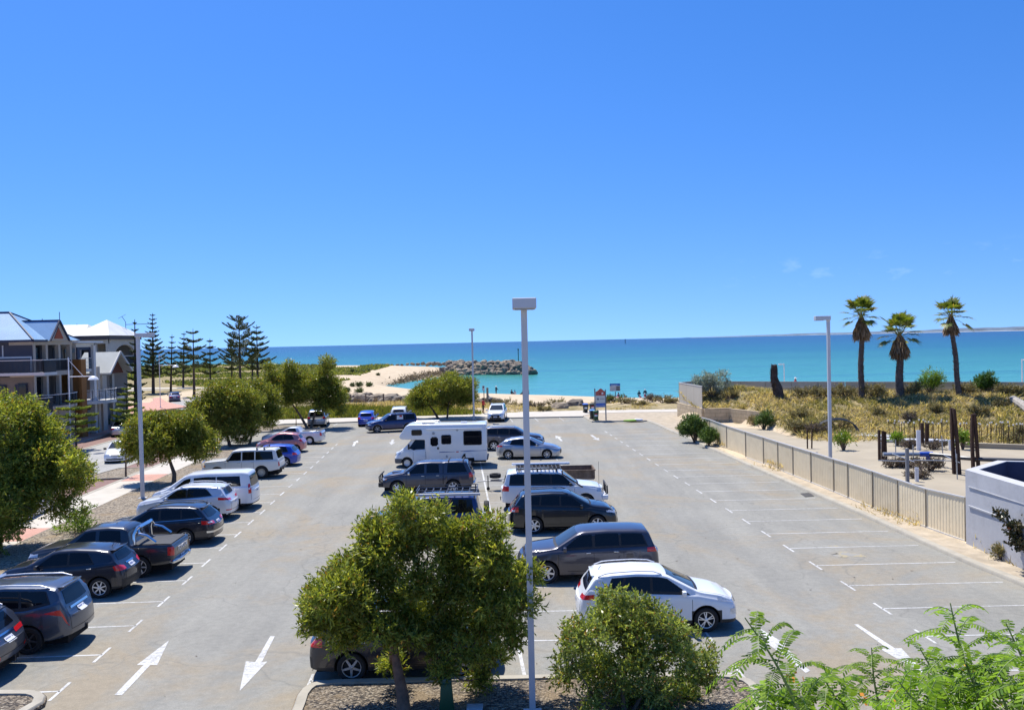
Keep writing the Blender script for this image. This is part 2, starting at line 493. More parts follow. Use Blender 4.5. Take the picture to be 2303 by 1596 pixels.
# --- car park sheet and the raised beds round it
RK = [at(x, y) for x, y in ((1311.9, 938.2), (1320, 944), (1330.6, 949.3), (1390, 948.5), (1454.5, 947.6), (1475.4, 955.9), (1499.3, 967.3), (1558.7, 992.4), (1583.9, 1004.9), (1630.9, 1025.6), (1687.3, 1050.9), (1762.5, 1083.8), (1848.9, 1121.4), (1919.2, 1151.5), (2024.3, 1199.5), (2073, 1222.4), (2187.6, 1274), (2273.5, 1308.3))]
RK = [(p.x, p.y) for p in RK]
d_ = Vector(RK[-1]) - Vector(RK[-4]); d_.normalize()
RK += [(RK[-1][0] + d_.x * t, RK[-1][1] + d_.y * t) for t in (6, 14, 24)]
FK = [at(x, y) for x, y in ((560, 962), (640, 955), (746, 952), (810, 949.5), (940, 947.2), (1060, 943.5), (1136, 941.3), (1240, 939.3), (1311.9, 938.2))]
FK = [(p.x, p.y) for p in FK]
LK = [(-18.75 - .062 * (y - 48), y) for y in (-8, 8, 20, 32, 44, 56, 66, 73.5)]
sheet('car_park', [(-45, -12), (40, -12)] + [(x + .1, y + .05) for x, y in RK[::-1]] + [(x, y + .1) for x, y in FK[::-1]] + [(-30, 92), (-36, 80)], .0, ASPH)
# left strip of streets and paths, all parallel to the row and bending away to the left further out
def strip_x(off, y):
    return off - .062 * (y - 48) - (0.0042 * (y - 75) ** 2 if y > 75 else 0)
YS = list(np.arange(-10, 150, 4.0))
def strip(name, a, b_, z, m, y0=-10, y1=150, th=None):
    ys = [y for y in np.arange(y0, y1 + .01, 3.0)]
    mb = MB()
    if th is None:
        mb.grid([[(strip_x(a, y), y, z), (strip_x(b_, y), y, z)] for y in ys])
    else:
        mb.grid([[(strip_x(a, y), y, z - th), (strip_x(a, y), y, z), (strip_x(b_, y), y, z), (strip_x(b_, y), y, z - th)] for y in ys])
    return tag(mb.build(name, m), kind='structure')
strip('street', -26.6, -34.6, .004, ASPH2, -10, 151)
strip('parking_lane', -24.25, -26.6, .012, BRICK_D, -10, 72)
strip('parking_lane', -34.6, -36.9, .012, BRICK_D, -10, 130)
strip('street_kerb', -26.5, -26.75, .03, CONC, -10, 72); strip('street_kerb', -34.5, -34.75, .03, CONC, -10, 130)
strip('footpath', -22.0, -24.25, .125, PATHC, -10, 73.5, .2)
strip('street_kerb', -24.15, -24.4, .135, CONC, -10, 73.5, .2)
strip('mulch_bed', -19.0, -22.0, .115, MULCH2, -10, 73.4, .2)
kerb('car_park_kerb', LK, .26)
strip('street_kerb', -36.8, -37.05, .135, CONC, -10, 130, .2)
strip('brick_pavement', -37.0, -47, .125, BRICK_P, -10, 128, .2)
# pink crossings on the path, tree pits in the parking lane
for y in (36.5, 52.5, 66):
    sheet('pink_crossing', [(strip_x(-22.02, y), y), (strip_x(-24.1, y), y), (strip_x(-24.1, y + 2.6), y + 2.6), (strip_x(-22.02, y + 2.6), y + 2.6)], .130, BRICK_P)
for y in (54.0,):
    q = [(strip_x(-24.4, y), y), (strip_x(-26.7, y - .3), y - .3), (strip_x(-27.2, y + 1.2), y + 1.2), (strip_x(-26.7, y + 4.4), y + 4.4), (strip_x(-24.4, y + 4.6), y + 4.6)]
    slab('tree_pit', q, -.05, .10, MULCH2); kerb('tree_pit_kerb', q[::-1] + [q[-1]], .16, z1=.13)
# cross street far left, corner plaza
sheet('cross_street', [(-52, 138), (-47, 147), (-58, 166), (-110, 182), (-110, 162), (-72, 152)], .008, ASPH2)
sheet('cross_footpath', [(-46, 148), (-57, 168), (-110, 185.5), (-110, 190), (-54, 171), (-42, 149)], .03, PATHC)
# path along the beach
bp = [at(x, y) for x, y in ((540, 950), (640, 945.5), (746, 942.6), (810, 941), (940, 937.8), (1050, 934.5), (1070, 929), (1136, 929.5), (1230, 927), (1311, 925.0), (1420, 923.5), (1528, 922), (1580, 921))]
bq = [at(x, y) for x, y in ((1580, 927), (1528, 928.2), (1420, 929), (1330, 931.5), (1312, 936.5))]
slab('footpath', [(p[0], p[1]) for p in FK] + [(p.x, p.y) for p in bq[::-1]] + [(p.x, p.y) for p in bp[::-1]], -.2, .125, PATHC)
kerb('car_park_kerb', [(x, y) for x, y in FK], .22)
kerb('car_park_kerb', RK, .32)
fence_line = [(p.x, p.y) for p in (at(x, y) for x, y in ((2172, 1218), (2019.4, 1161.9), (1907.6, 1119.6), (1823.6, 1084.9), (1749.3, 1054.8), (1677.9, 1028.5), (1597, 993.7), (1579, 985)))]
verge = [(x + .2, y + .1) for x, y in RK] + [(27, -10), (22.5, 10), (18.5, 26)] + fence_line + [(15.2, 70), (16.4, 78), (16.9, 88)] + [(p.x, p.y) for p in bq[1:]]
slab('sand_verge', verge, -.2, .105, SANDV)
# bed at our feet
isl = [at(x, y) for x, y in ((640, 1640), (660, 1593), (667, 1572), (678, 1558), (690, 1549.5), (706, 1543.5), (752.8, 1537), (900, 1533.5), (1080, 1529.5), (1259, 1525), (1450, 1523), (1611.6, 1521.5), (1656, 1526), (1690, 1537), (1709, 1551), (1719, 1575), (1726, 1600), (1740, 1660))]
isl = [(p.x, p.y) for p in isl]
slab('mulch_bed', isl + [(8, 12), (-8, 12)], -.1, .095, MULCH)
kerb('bed_kerb', isl[::-1], .27, z1=.14)
isl2 = [at(x, y) for x, y in ((-160, 1557), (-60, 1560), (0, 1561), (60, 1560.5), (80, 1561.5), (97, 1566), (105.6, 1574), (101, 1588), (85, 1598), (40, 1625))]
isl2 = [(p.x, p.y) for p in isl2]
slab('mulch_bed', isl2 + [(-17, 14)], -.1, .095, MULCH); kerb('bed_kerb', isl2[::-1], .27, z1=.14)
# bed with the leaning tree in the far left corner
q = [(-19.7, 81.5), (-19.2, 82.6), (-19.6, 85.4), (-20.6, 86.6), (-26, 87.2), (-28, 84), (-25, 81.2)]
slab('mulch_bed', q, -.1, .10, MULCH2); kerb('bed_kerb', q[::-1][::1] + [q[-1]], .2, z1=.13)
# concrete slab of the demolished building
sl = [(14.9, 64.0), (17.8, 76), (22.3, 71.6), (25.4, 66.4), (35.7, 59.3), (60, 43), (60, 10), (19, 10), (17.9, 32), (16.9, 46), (15.6, 57)]
slab('concrete_slab', sl, -.1, .235, SLABC)

# --- painted lines
m_, nt, b_, out = new_mat('road_paint'); pos = worldco(nt)
fz = noise(nt, 9, 6, .75, pos); f2 = noise(nt, .5, 3, .6, pos)
wear_ = math_(nt, 'ADD', fz, math_(nt, 'MULTIPLY', math_(nt, 'SUBTRACT', f2, .5), .5))
c = mix(nt, (.56, .56, .545), (.32, .315, .295), ramp(nt, wear_, [(.44, 0.0), (.62, .95)]))
nt.links.new(c, b_.inputs['Base Color']); b_.inputs['Roughness'].default_value = .8
LINES = m_
mk = MB()
def line(p, q, w=.10, z=.005):
    w *= .78
    p = Vector(p[:2]); q = Vector(q[:2]); t = (q - p).normalized(); n_ = Vector((-t.y, t.x)) * w / 2
    k = max(1, int((q - p).length / 1.5))
    mk.grid([[(*(p + (q - p) * i / k + n_), z), (*(p + (q - p) * i / k - n_), z)] for i in range(k + 1)])
TL = [(-11.335, 23.015), (-11.466, 25.386), (-11.596, 27.761), (-11.758, 30.205), (-11.956, 32.63), (-12.13, 35.05), (-12.294, 37.46), (-12.497, 39.98), (-12.648, 42.38), (-12.856, 44.95), (-13.042, 47.47), (-13.25, 50.07), (-13.40, 52.47), (-13.58, 55.05), (-13.75, 57.54), (-13.935, 60.1), (-14.13, 62.69), (-14.32, 65.2), (-14.51, 67.75), (-14.69, 70.23)]
for x, y in [(-11.2, 20.6)] + TL:
    line((x, y), (x - 5.2, y - .22), .09); line((x + .035, y - .55), (x - .035, y + .55), .10)
TR = [(10.54, 32.88), (10.68, 30.35), (10.85, 27.84), (10.94, 25.44), (11.06, 23.04), (10.11, 40.26), (9.95, 42.77), (9.81, 45.32), (9.68, 47.77), (9.51, 50.25), (10.25, 37.8), (10.40, 35.35), (11.2, 20.6), (11.34, 18.1)]
for k in range(1, 11): TR.append((9.51 - .055 * 2.5 * k, 50.25 + 2.5 * k))
for x, y in TR:
    y1 = y + .02; xr = np.interp(y1, [p[1] for p in RK[::-1]], [p[0] for p in RK[::-1]]) - .25
    line((x, y), (min(x + 5.25, xr), y1), .085); line((x + .03, y - .55), (x - .03, y + .55), .10)
yc0 = at(1201, 1439.8).y
cx = lambda y: at(1083.4, 1053.8).x + (at(1104.5, 1155.8).x - at(1083.4, 1053.8).x) * (y - at(1083.4, 1053.8).y) / (at(1104.5, 1155.8).y - at(1083.4, 1053.8).y)
line((cx(20.6), 20.6), (cx(70), 70), .12)
for k in range(-1, 19):
    y = yc0 + 2.53 * k
    line((cx(y) - 5.3, y + .05), (cx(y) - .07, y), .085); line((cx(y) + .07, y), (cx(y) + 5.3, y - .05), .085)
    line((cx(y) - 5.27, y - .5), (cx(y) - 5.33, y + .5), .09); line((cx(y) + 5.33, y - .5), (cx(y) + 5.27, y + .5), .09)
for k in range(10):
    x = -18.3 + k * 2.6
    if x < 7: line((x, 86.3), (x - .3, 91.2 - .15 * k), .09)
line((strip_x(-30.6, -5), -5), (strip_x(-30.6, 20), 20), .1)
for y in np.arange(24, 120, 9.0): line((strip_x(-30.6, y), y), (strip_x(-30.6, y + 3), y + 3), .12, .009)
def arrow(pts, z=.006):
    P = [at(*p) for p in pts]
    mk.add([(p.x, p.y, z) for p in P], [tuple(range(len(P)))])
arrow([(379.9, 1439.5), (307.6, 1494.6), (323, 1494.6), (257.1, 1562.3), (274.3, 1562.3), (338, 1494.6), (353.5, 1494.6)])
arrow([(618, 1430), (608, 1430), (574, 1488), (553, 1486), (539, 1553), (601, 1487), (589, 1488)])
z4 = lambda *P: [((1100 + x / 3.191) / 1.66739, (1450 + y / 3.191) / 1.66739) for x, y in P]
arrow(z4((772, 640), (708, 668), (726, 668), (703, 708), (732, 708), (752, 668), (778, 668)))
arrow(z4((1210, 629), (1178, 629), (1166, 662), (1143, 662), (1172, 694), (1220, 662), (1194, 662)))
zs = lambda *P: [((1800 + x / 2.8788) / 1.66739, (1250 + y / 2.8788) / 1.66739) for x, y in P]
arrow(zs((814, 1102), (817, 1130), (838, 1127), (872, 1162), (893, 1160), (862, 1122), (884, 1116)))
arrow(zs((1288, 1153), (1284, 1126), (1262, 1128), (1215, 1095), (1188, 1096), (1238, 1134), (1216, 1140)))
z8 = lambda *P: [((2740 + x / 2.0936) / 1.66739, (2000 + y / 2.0936) / 1.66739) for x, y in P]
arrow(z8((1540, 1112), (1342, 900), (1290, 900), (1000, 712), (968, 712), (1236, 903), (1170, 903)))
arrow(z8((236, 748), (290, 862), (345, 905), (590, 1092), (625, 1075), (420, 880), (462, 884)))
tag(mk.build('road_markings', LINES), kind='structure')
# yellow paint spots and oily stains, each with its own outline
def blot(name, c_, r_, m, z, seed, ang=0):
    g = np.random.default_rng(seed); n = 26; ph = g.random(3) * 6
    P = []
    for k in range(n):
        t = 2 * PI * k / n; q = 1 + .22 * math.sin(3 * t + ph[0]) + .16 * math.sin(5 * t + ph[1]) + .1 * math.sin(9 * t + ph[2])
        v = Matrix.Rotation(ang, 2) @ Vector((r_[0] * q * math.cos(t), r_[1] * q * math.sin(t)))
        P.append((c_[0] + v.x, c_[1] + v.y))
    return sheet(name, P, z, m)
m_, nt, b_, out = new_mat('yellow_spray'); pos = worldco(nt)
nt.links.new(mix(nt, (.48, .35, .09), (.264, .258, .235), ramp(nt, noise(nt, 3, 6, .75, pos), [(.30, .25), (.52, 1.0)])), b_.inputs['Base Color']); b_.inputs['Roughness'].default_value = .9
blot('paint_spot', at(1906, 1247), (.55, .35), m_, .0035, 1); blot('paint_spot', at(1880, 1228), (.3, .15), m_, .0035, 2)
m_, nt, b_, out = new_mat('brown_stain'); pos = worldco(nt)
nt.links.new(mix(nt, (.215, .19, .16), (.262, .255, .24), ramp(nt, noise(nt, 1.3, 6, .75, pos), [(.38, 0.0), (.66, 1.0)])), b_.inputs['Base Color']); b_.inputs['Roughness'].default_value = .9
pass; blot('tyre_stain', at(870, 978), (2.6, .8), m_, .0035, 4)
pz = [at(*q) for q in ((291, 932), (322.6, 914), (346, 902), (337, 890), (352, 889), (373, 905), (422, 916.5), (350, 925.5), (300, 946))]
slab('brick_plaza', [(p.x, p.y) for p in pz], -.1, .15, BRICK_P)
# drain grate by the right kerb
dg = [at(x, y) for x, y in ((1800, 1109.5), (1822, 1107.8), (1831.5, 1115.5), (1811, 1117.5))]
mb = MB(); mb.add([(p.x, p.y, .008) for p in dg], [(0, 1, 2, 3)])
o = mb.build('drain_grate', mat('cast_iron', (.025, .025, .025), .7), None)
c0 = sum((Vector(p) for p in dg), Vector()) / 4
tag(o, 'dark iron drain grate in the asphalt by the right kerb', 'drain')
mb = MB(); a, b2, c2, d2 = [Vector(p) for p in dg]
for k in range(7):
    t = (k + .5) / 7; mb.bar((a + (b2 - a) * t) + Vector((0, 0, .016)), (d2 + (c2 - d2) * t) + Vector((0, 0, .016)), .05, .012)
mb.build('grate_bar', mat('worn_iron', (.10, .095, .09), .6, .3), o)

# --- the sea
def build_sea():
    m_, nt, b, out = new_mat('sea_water'); pos = worldco(nt)
    sep = N(nt, 'ShaderNodeSeparateXYZ'); nt.links.new(pos, sep.inputs[0])
    st = scaled(nt, pos, (.0022, .011, 1)); band = noise(nt, 1.0, 5, .6, st)
    y = math_(nt, 'ADD', sep.outputs[1], math_(nt, 'MULTIPLY', sep.outputs[0], .35))
    ly = math_(nt, 'LOGARITHM', math_(nt, 'MAXIMUM', y, 60.0), 10.0)
    t = math_(nt, 'ADD', math_(nt, 'MULTIPLY_ADD', ly, .5556, -1.1111), math_(nt, 'MULTIPLY', math_(nt, 'SUBTRACT', band, .5), .22))   # 100 m -> 0, 6300 m -> 1
    c = ramp(nt, t, SEA_STOPS)
    patch_ = noise(nt, 1.0, 4, .6, scaled(nt, pos, (.004, .03, 1)))
    c = mix(nt, c, (.012, .10, .15), ramp(nt, patch_, [(.52, 0.0), (.68, .45)]))
    rip = noise(nt, 1.0, 5, .75, scaled(nt, pos, (.16, .5, 1)), .3)
    c = mix(nt, c, ramp(nt, rip, [(.3, (.62, .74, .80)), (.7, (1.4, 1.28, 1.2))]), 1.0, 'MULTIPLY')
    cap = noise(nt, 1.0, 3, .55, scaled(nt, pos, (.055, .16, 1))); cap2 = noise(nt, 1.0, 2, .5, scaled(nt, pos, (.006, .02, 1)))
    foam = math_(nt, 'MULTIPLY', ramp(nt, cap, [(.735, 0.0), (.755, 1.0)]), ramp(nt, cap2, [(.40, 0.0), (.55, 1.0)]))
    far = ramp(nt, t, [(.22, 0.0), (.36, 1.0)]); foam = math_(nt, 'MULTIPLY', foam, far)
    c = mix(nt, c, (.75, .80, .82), foam)
    nt.links.new(c, b.inputs['Base Color'])
    b.inputs['Roughness'].default_value = .24; b.inputs['IOR'].default_value = 1.33; b.inputs['Specular IOR Level'].default_value = .2
    w1 = noise(nt, 1.0, 5, .65, scaled(nt, pos, (.5, 1.3, 1)), .4); w2 = noise(nt, 1.0, 3, .5, scaled(nt, pos, (.05, .13, 1)))
    h = math_(nt, 'ADD', w1, math_(nt, 'MULTIPLY', w2, 3.0))
    nt.links.new(bump(nt, h, .55, .28), b.inputs['Normal'])
    ys = [96, 110, 130, 160, 200, 260, 360, 520, 800, 1300, 2200, 3600, 5500]
    mb = MB(); mb.grid([[(x * (60 + y * 1.2), y, SEA) for x in (-1, -.6, -.3, 0, .3, .6, 1)] for y in ys])
    o = mb.build('sea', m_); tag(o, kind='structure')
SEA_STOPS = [(0.0, (.125, .325, .35)), (.10, (.080, .29, .295)), (.20, (.048, .235, .205)), (.33, (.025, .165, .140)), (.44, (.010, .11, .122)), (.56, (.006, .075, .115)), (.72, (.006, .05, .103)), (1.0, (.010, .040, .09))]
build_sea()

# far shore across the bay
def build_far_shore():
    xs = np.linspace(1150, 4200, 160); g = rng
    V = []; F = []
    W = []
    for i, x in enumerate(xs):
        e = sstep(1250, 3600, x); y = 5450 - 900 * e
        h = 2 + (5 + 20 * e) * (.45 + .9 * float(fbm(np.array(x), np.array(0.0), 240, 3, 6))) * sstep(1150, 1700, x)
        W.append((x, y, h, e))
    for x, y, h, e in W:
        V += [(x, y, SEA - .5), (x, y + 12, SEA + .4 + 1.7 * e), (x, y + 60, SEA + h * .75), (x + 10, y + 150, SEA + h), (x, y + 420, SEA)]
    n = len(W)
    for i in range(n - 1):
        for k in range(4):
            a = i * 5 + k; F.append((a, a + 5, a + 6, a + 1))
    mi = [0 if k == 0 else 1 for i in range(n - 1) for k in range(4)]
    o = mesh_obj('far_shore', V, F, None, mats=[mat('far_beach', (.62, .60, .56), .9, var=.1, scale=.01), mat('hazed_scrub', (.10, .14, .19), .9, var=.4, scale=.012)], mi=mi)  # scrub colour is blued for distance, haze painted in
    tag(o, kind='structure')
    mb = MB()
build_far_shore()
# ---------------------------------------------------------------- plants
def rand_dirs(n, g):
    v = g.normal(size=(n, 3)); return v / np.linalg.norm(v, axis=1, keepdims=True)
def leaves(P, D, ln, wd, g, jit=.25):
    """diamond leaves at P pointing along D; returns verts and quads"""
    n = len(P)
    D = D / (np.linalg.norm(D, axis=1, keepdims=True) + 1e-9)
    S = np.cross(D, rand_dirs(n, g)); S /= np.linalg.norm(S, axis=1, keepdims=True) + 1e-9
    l = ln * (1 + jit * g.normal(size=(n, 1))); w = wd * (1 + jit * g.normal(size=(n, 1)))
    up = np.cross(S, D)
    V = np.stack([P - D * l * .5, P + S * w * .5 - D * l * .05, P + D * l * .5 - up * l * .08, P - S * w * .5 - D * l * .05], 1).reshape(-1, 3)
    F = np.arange(4 * n).reshape(n, 4)
    return V, F
DENS = 2.5
def blob_leaves(cs, rs, per, ln, wd, g, squash=.85, out=.8, up=.25, inner=.25, sprig=0):
    Vs = []; P_all = []; D_all = []
    for c, r in zip(cs, rs):
        n = max(8, int(per * DENS * r * r))
        ms = max(3, n // 7)                       # sprigs of about seven leaves
        d = rand_dirs(ms, g)
        rad = np.where(g.random(ms) < inner, g.random(ms) ** .5, 1 + .15 * g.normal(size=ms))[:, None]
        p = np.array(c) + d * rad * r * np.array([1, 1, squash])
        ax = d * out + rand_dirs(ms, g) * .6 + np.array([0, 0, up])
        ax /= np.linalg.norm(ax, axis=1, keepdims=True)
        ax = np.repeat(ax, 7, 0); p = np.repeat(p, 7, 0); k = len(p)
        t = np.tile(np.linspace(-.5, .5, 7), ms)[:, None]
        dr = ax * .75 + rand_dirs(k, g) * .68
        P_all.append(p + ax * t * ln * 2.0 + dr * ln * .35); D_all.append(dr)
    P = np.concatenate(P_all); D = np.concatenate(D_all)
    return leaves(P, D, ln, wd, g)
def sub_blobs(lobes, k, rmin, rmax, g, squash=.85, low=-.7):
    """scatter smaller clumps over the skin of each lobe"""
    cs, rs = [], []
    for (c, r) in lobes:
        n = max(4, int(k * r * r))
        d = rand_dirs(n * 2, g); d = d[d[:, 2] > low][:n]
        q = g.uniform(rmin, rmax, len(d)) * min(1, r / .9 + .25)
        f = g.uniform(.62, 1.02, len(d))
        p = np.array(c) + d * (r - q * .7)[:, None] * f[:, None] * np.array([1, 1, squash])
        cs += list(p); rs += list(q)
    return cs, rs
BARK = mat('grey_brown_bark', (.17, .115, .08), .95, var=.35, scale=6, bmp=.7, bscale=25)
BARKR = mat('red_brown_bark', (.20, .11, .07), .9, var=.35, scale=6, bmp=.6, bscale=25)
GUM = leaf_mat('olive_leaves', (.075, .13, .016), (.42, .47, .095), (.38, .22, .05), .52, .34, .4)
GUM2 = leaf_mat('dark_olive_leaves', (.070, .115, .016), (.365, .40, .075), (.38, .20, .05), .50, .36, .4)
GUM3 = leaf_mat('grey_green_leaves', (.095, .15, .035), (.42, .50, .14), (.36, .20, .06), .52, .32, .45)
BRIGHT = leaf_mat('fresh_green_leaves', (.07, .15, .012), (.26, .40, .04), None, .45, .40)

def lobes_px(L, Y, g, dz=.5):
    """crown lobes surveyed on the photo; spread in depth so that the crown is round"""
    out = []
    for px, py, r in L:
        y = Y + g.uniform(-dz, dz)
        out.append((aty(px, py, y), r * y / _FW))
    return out
def make_tree(name, label, cat, base, trunks, lobes, m, bark, seed, leaf=(.12, .036), per=900, k=14, rs=(.28, .5), group=None, inner=.3, up=.2):
    g = np.random.default_rng(seed)
    root = thing(name, label, cat, base, group=group); o = Vector(base)
    L = [((Vector(c) - o), r) for c, r in lobes]
    cs, rr = sub_blobs([(tuple(c), r) for c, r in L], k, rs[0], rs[1], g)
    V, F = blob_leaves(cs, rr, per, leaf[0], leaf[1], g, inner=inner, up=up)
    mesh_obj('crown', V, F, m, root)
    mb = MB()
    for pts, r0 in trunks:
        pts = [Vector(p) - o for p in pts]; n = len(pts)
        mb.tube(pts, [r0 * (1 - .55 * i / max(1, n - 1)) for i in range(n)], 9)
    r0 = trunks[0][1]
    nodes = [(Vector(pts[-1]) - o, r_ * .45) for pts, r_ in trunks]; tips = [n_[0] for n_ in nodes]
    for c, r in sorted(L, key=lambda q: min((t - q[0]).length for t in tips)):      # limbs fork from the nearest limb already grown
        p, rp = min(nodes, key=lambda n_: (n_[0] - c).length + .25 * min((t - n_[0]).length for t in tips))
        rc = max(r0 * .07, rp * .68)
        w_ = Vector((g.normal(), g.normal(), g.normal() - .6)) * .14 * (c - p).length
        mb.tube([p, p.lerp(c, .35) + w_ * .8, p.lerp(c, .7) + w_ * .5, c], [rp, (rp + rc) / 2, rc * 1.1, rc], 6)
        nodes.append((c, rc))
        for q in range(3):
            mb.tube([c, c + Vector(rand_dirs(1, g)[0]) * r * .8], [rc * .6, rc * .2], 5)
    mb.build('trunk', bark, root, smooth=True, angle=60)
    return root
CARP = 'trees along the left parking row'
g0 = np.random.default_rng(3)
Y = 19.4
make_tree('broadleaf_tree', 'wide round olive tree in the mulch bed, in front of the dark SUV', 'tree', at(908, 1602, .09),
    [([at(908, 1606, .05), aty(905, 1560, 19.0), aty(893, 1500, 19.1), aty(885, 1445, 19.3)], .17)],
    lobes_px([(765, 1330, 70), (735, 1385, 55), (800, 1290, 60), (820, 1370, 60), (850, 1420, 48), (770, 1440, 44), (708, 1350, 30), (702, 1410, 28), (870, 1190, 52), (920, 1152, 44), (975, 1162, 40), (900, 1230, 50), (960, 1215, 42), (845, 1240, 44), (868, 1290, 48), (1070, 1240, 58), (1120, 1260, 52), (1150, 1310, 52), (1080, 1320, 62), (1130, 1370, 56), (1178, 1350, 38), (1090, 1410, 56), (1150, 1430, 42), (1060, 1460, 44), (1110, 1480, 36), (1035, 1270, 44), (1100, 1190, 40), (1080, 1525, 26), (1190, 1290, 26), (940, 1400, 52), (980, 1440, 42), (915, 1440, 42), (900, 1355, 46), (880, 1490, 28), (1000, 1500, 30), (1000, 1335, 52), (955, 1290, 44), (1012, 1250, 42), (1015, 1395, 50), (930, 1320, 42), (1000, 1200, 38), (950, 1205, 42), (1020, 1235, 34), (832, 1200, 34), (905, 1135, 30), (1050, 1200, 34)], Y, g0, .75),
    GUM, BARKR, 11, (.125, .036), 1900, 25, (.26, .46), inner=.12)
make_tree('round_bush', 'round grey-green bush in the mulch bed, in front of the white SUV', 'bush', at(1405, 1604, .09),
    [([at(1405, 1606, .05), aty(1400, 1560, 18.8), aty(1390, 1520, 18.9)], .07), ([at(1420, 1606, .05), aty(1450, 1550, 18.9), aty(1470, 1510, 19)], .05)],
    lobes_px([(1375, 1378, 58), (1320, 1440, 70), (1430, 1425, 80), (1530, 1455, 62), (1560, 1500, 52), (1285, 1490, 46), (1350, 1510, 66), (1450, 1510, 78), (1530, 1550, 52), (1330, 1560, 44), (1410, 1575, 55), (1490, 1580, 50), (1465, 1380, 46), (1375, 1345, 36), (1420, 1365, 40), (1270, 1470, 36), (1590, 1470, 30), (1575, 1530, 36), (1270, 1520, 34), (1500, 1410, 46)], 18.9, g0, .6),
    GUM3, BARK, 12, (.095, .038), 1600, 30, (.18, .36), inner=.12)
YL = 35.4
make_tree('broadleaf_tree', 'large olive tree cut off by the left edge of the frame', 'tree', at(-4, 1243, .11),
    [([at(-4, 1246, .05), aty(0, 1200, YL), aty(-12, 1140, YL)], .16)],
    lobes_px([(40, 945, 65), (-30, 960, 86), (100, 985, 59), (130, 1045, 67), (60, 1040, 92), (160, 1085, 45), (90, 1110, 78), (150, 1140, 43), (10, 1120, 92), (-60, 1080, 119), (30, 1180, 45), (-40, 1180, 65), (170, 1045, 35), (0, 905, 32)], YL, g0, 1.1),
    GUM, BARK, 13, (.15, .050), 820, 10, (.32, .60), CARP, inner=.12)
make_tree('shrub', 'small bright green shrub on the mulch beside the dark pickup', 'shrub', at(168, 1214, .11), [([at(168, 1215, .05), aty(168, 1190, 38.2)], .04)],
    lobes_px([(172, 1172, 38), (198, 1150, 24), (148, 1188, 26), (188, 1190, 28), (165, 1196, 24), (205, 1170, 18)], 38.2, g0, .3), BRIGHT, BARK, 14, (.11, .04), 900, 26, (.14, .26))
make_tree('shrub', 'dark low shrub at the left edge of the mulch bed', 'shrub', at(2, 1262, .11), [([at(2, 1263, .05), aty(2, 1245, 34.2)], .04)],
    lobes_px([(2, 1238, 20), (-12, 1225, 16)], 34.2, g0, .2), GUM2, BARK, 15, (.11, .04), 900, 26, (.14, .26))
Y2 = 51.7
make_tree('broadleaf_tree', 'broad olive tree with a curved trunk beside the white van', 'tree', at(391, 1088, .11),
    [([at(391, 1089, .05), aty(392, 1065, Y2), aty(384, 1042, Y2), aty(378, 1022, Y2)], .15)],
    lobes_px([(395, 975, 44), (345, 985, 40), (440, 1000, 34), (320, 1000, 30), (325, 978, 44), (375, 958, 41), (425, 962, 41), (455, 985, 34), (310, 1012, 32), (350, 1010, 44), (400, 995, 46), (465, 1010, 22), (290, 995, 24), (340, 950, 27), (440, 1020, 27), (430, 940, 22), (310, 955, 20)], Y2, g0, 1.0),
    GUM2, BARK, 16, (.16, .05), 520, 13, (.38, .66), CARP)
Y3 = 70.5
make_tree('broadleaf_tree', 'tall olive tree behind the old white wagon', 'tree', at(517, 1003, .11),
    [([at(517, 1005, .05), aty(513, 985, Y3), aty(503, 965, Y3)], .16)],
    lobes_px([(510, 900, 46), (480, 935, 42), (545, 940, 42), (500, 965, 30), (485, 890, 38), (525, 878, 35), (460, 915, 38), (500, 920, 48), (545, 905, 42), (470, 950, 32), (525, 955, 35), (565, 935, 30), (560, 965, 22), (545, 985, 18), (440, 935, 22), (570, 900, 28)], Y3, g0, 1.1),
    GUM2, BARK, 17, (.17, .055), 430, 11, (.42, .75), CARP)
make_tree('broadleaf_tree', 'olive tree with reddish tips behind the blue hatchback', 'tree', at(560, 999, .11),
    [([at(560, 1001, .05), aty(566, 980, Y3 + 2), aty(580, 955, Y3 + 3)], .13)],
    lobes_px([(600, 890, 32), (585, 912, 32), (612, 925, 25), (595, 945, 28), (575, 935, 25), (570, 872, 25)], Y3 + 3.5, g0, .9),
    GUM2, BARK, 18, (.17, .055), 430, 11, (.42, .7), CARP)
Y4 = 84.6
make_tree('broadleaf_tree', 'open leaning tree with two trunks beside the silver wagon', 'tree', at(694, 963, .11),
    [([at(692, 964, .05), aty(676, 935, Y4), aty(655, 905, Y4)], .15), ([at(699, 964, .05), aty(708, 930, Y4), aty(712, 905, Y4)], .14)],
    lobes_px([(650, 870, 34), (700, 870, 40), (740, 865, 34), (645, 895, 26), (735, 900, 28), (640, 862, 28), (620, 885, 24), (690, 858, 31), (725, 845, 28), (748, 875, 26), (735, 815, 19), (650, 825, 19), (610, 850, 21), (675, 895, 28), (758, 905, 24), (705, 890, 24), (720, 915, 19), (640, 905, 19), (770, 890, 14), (660, 845, 21), (765, 925, 12), (605, 825, 12)], Y4, g0, 1.4),
    GUM2, BARK, 19, (.17, .055), 400, 11, (.42, .72), CARP)
Y5 = 91.3
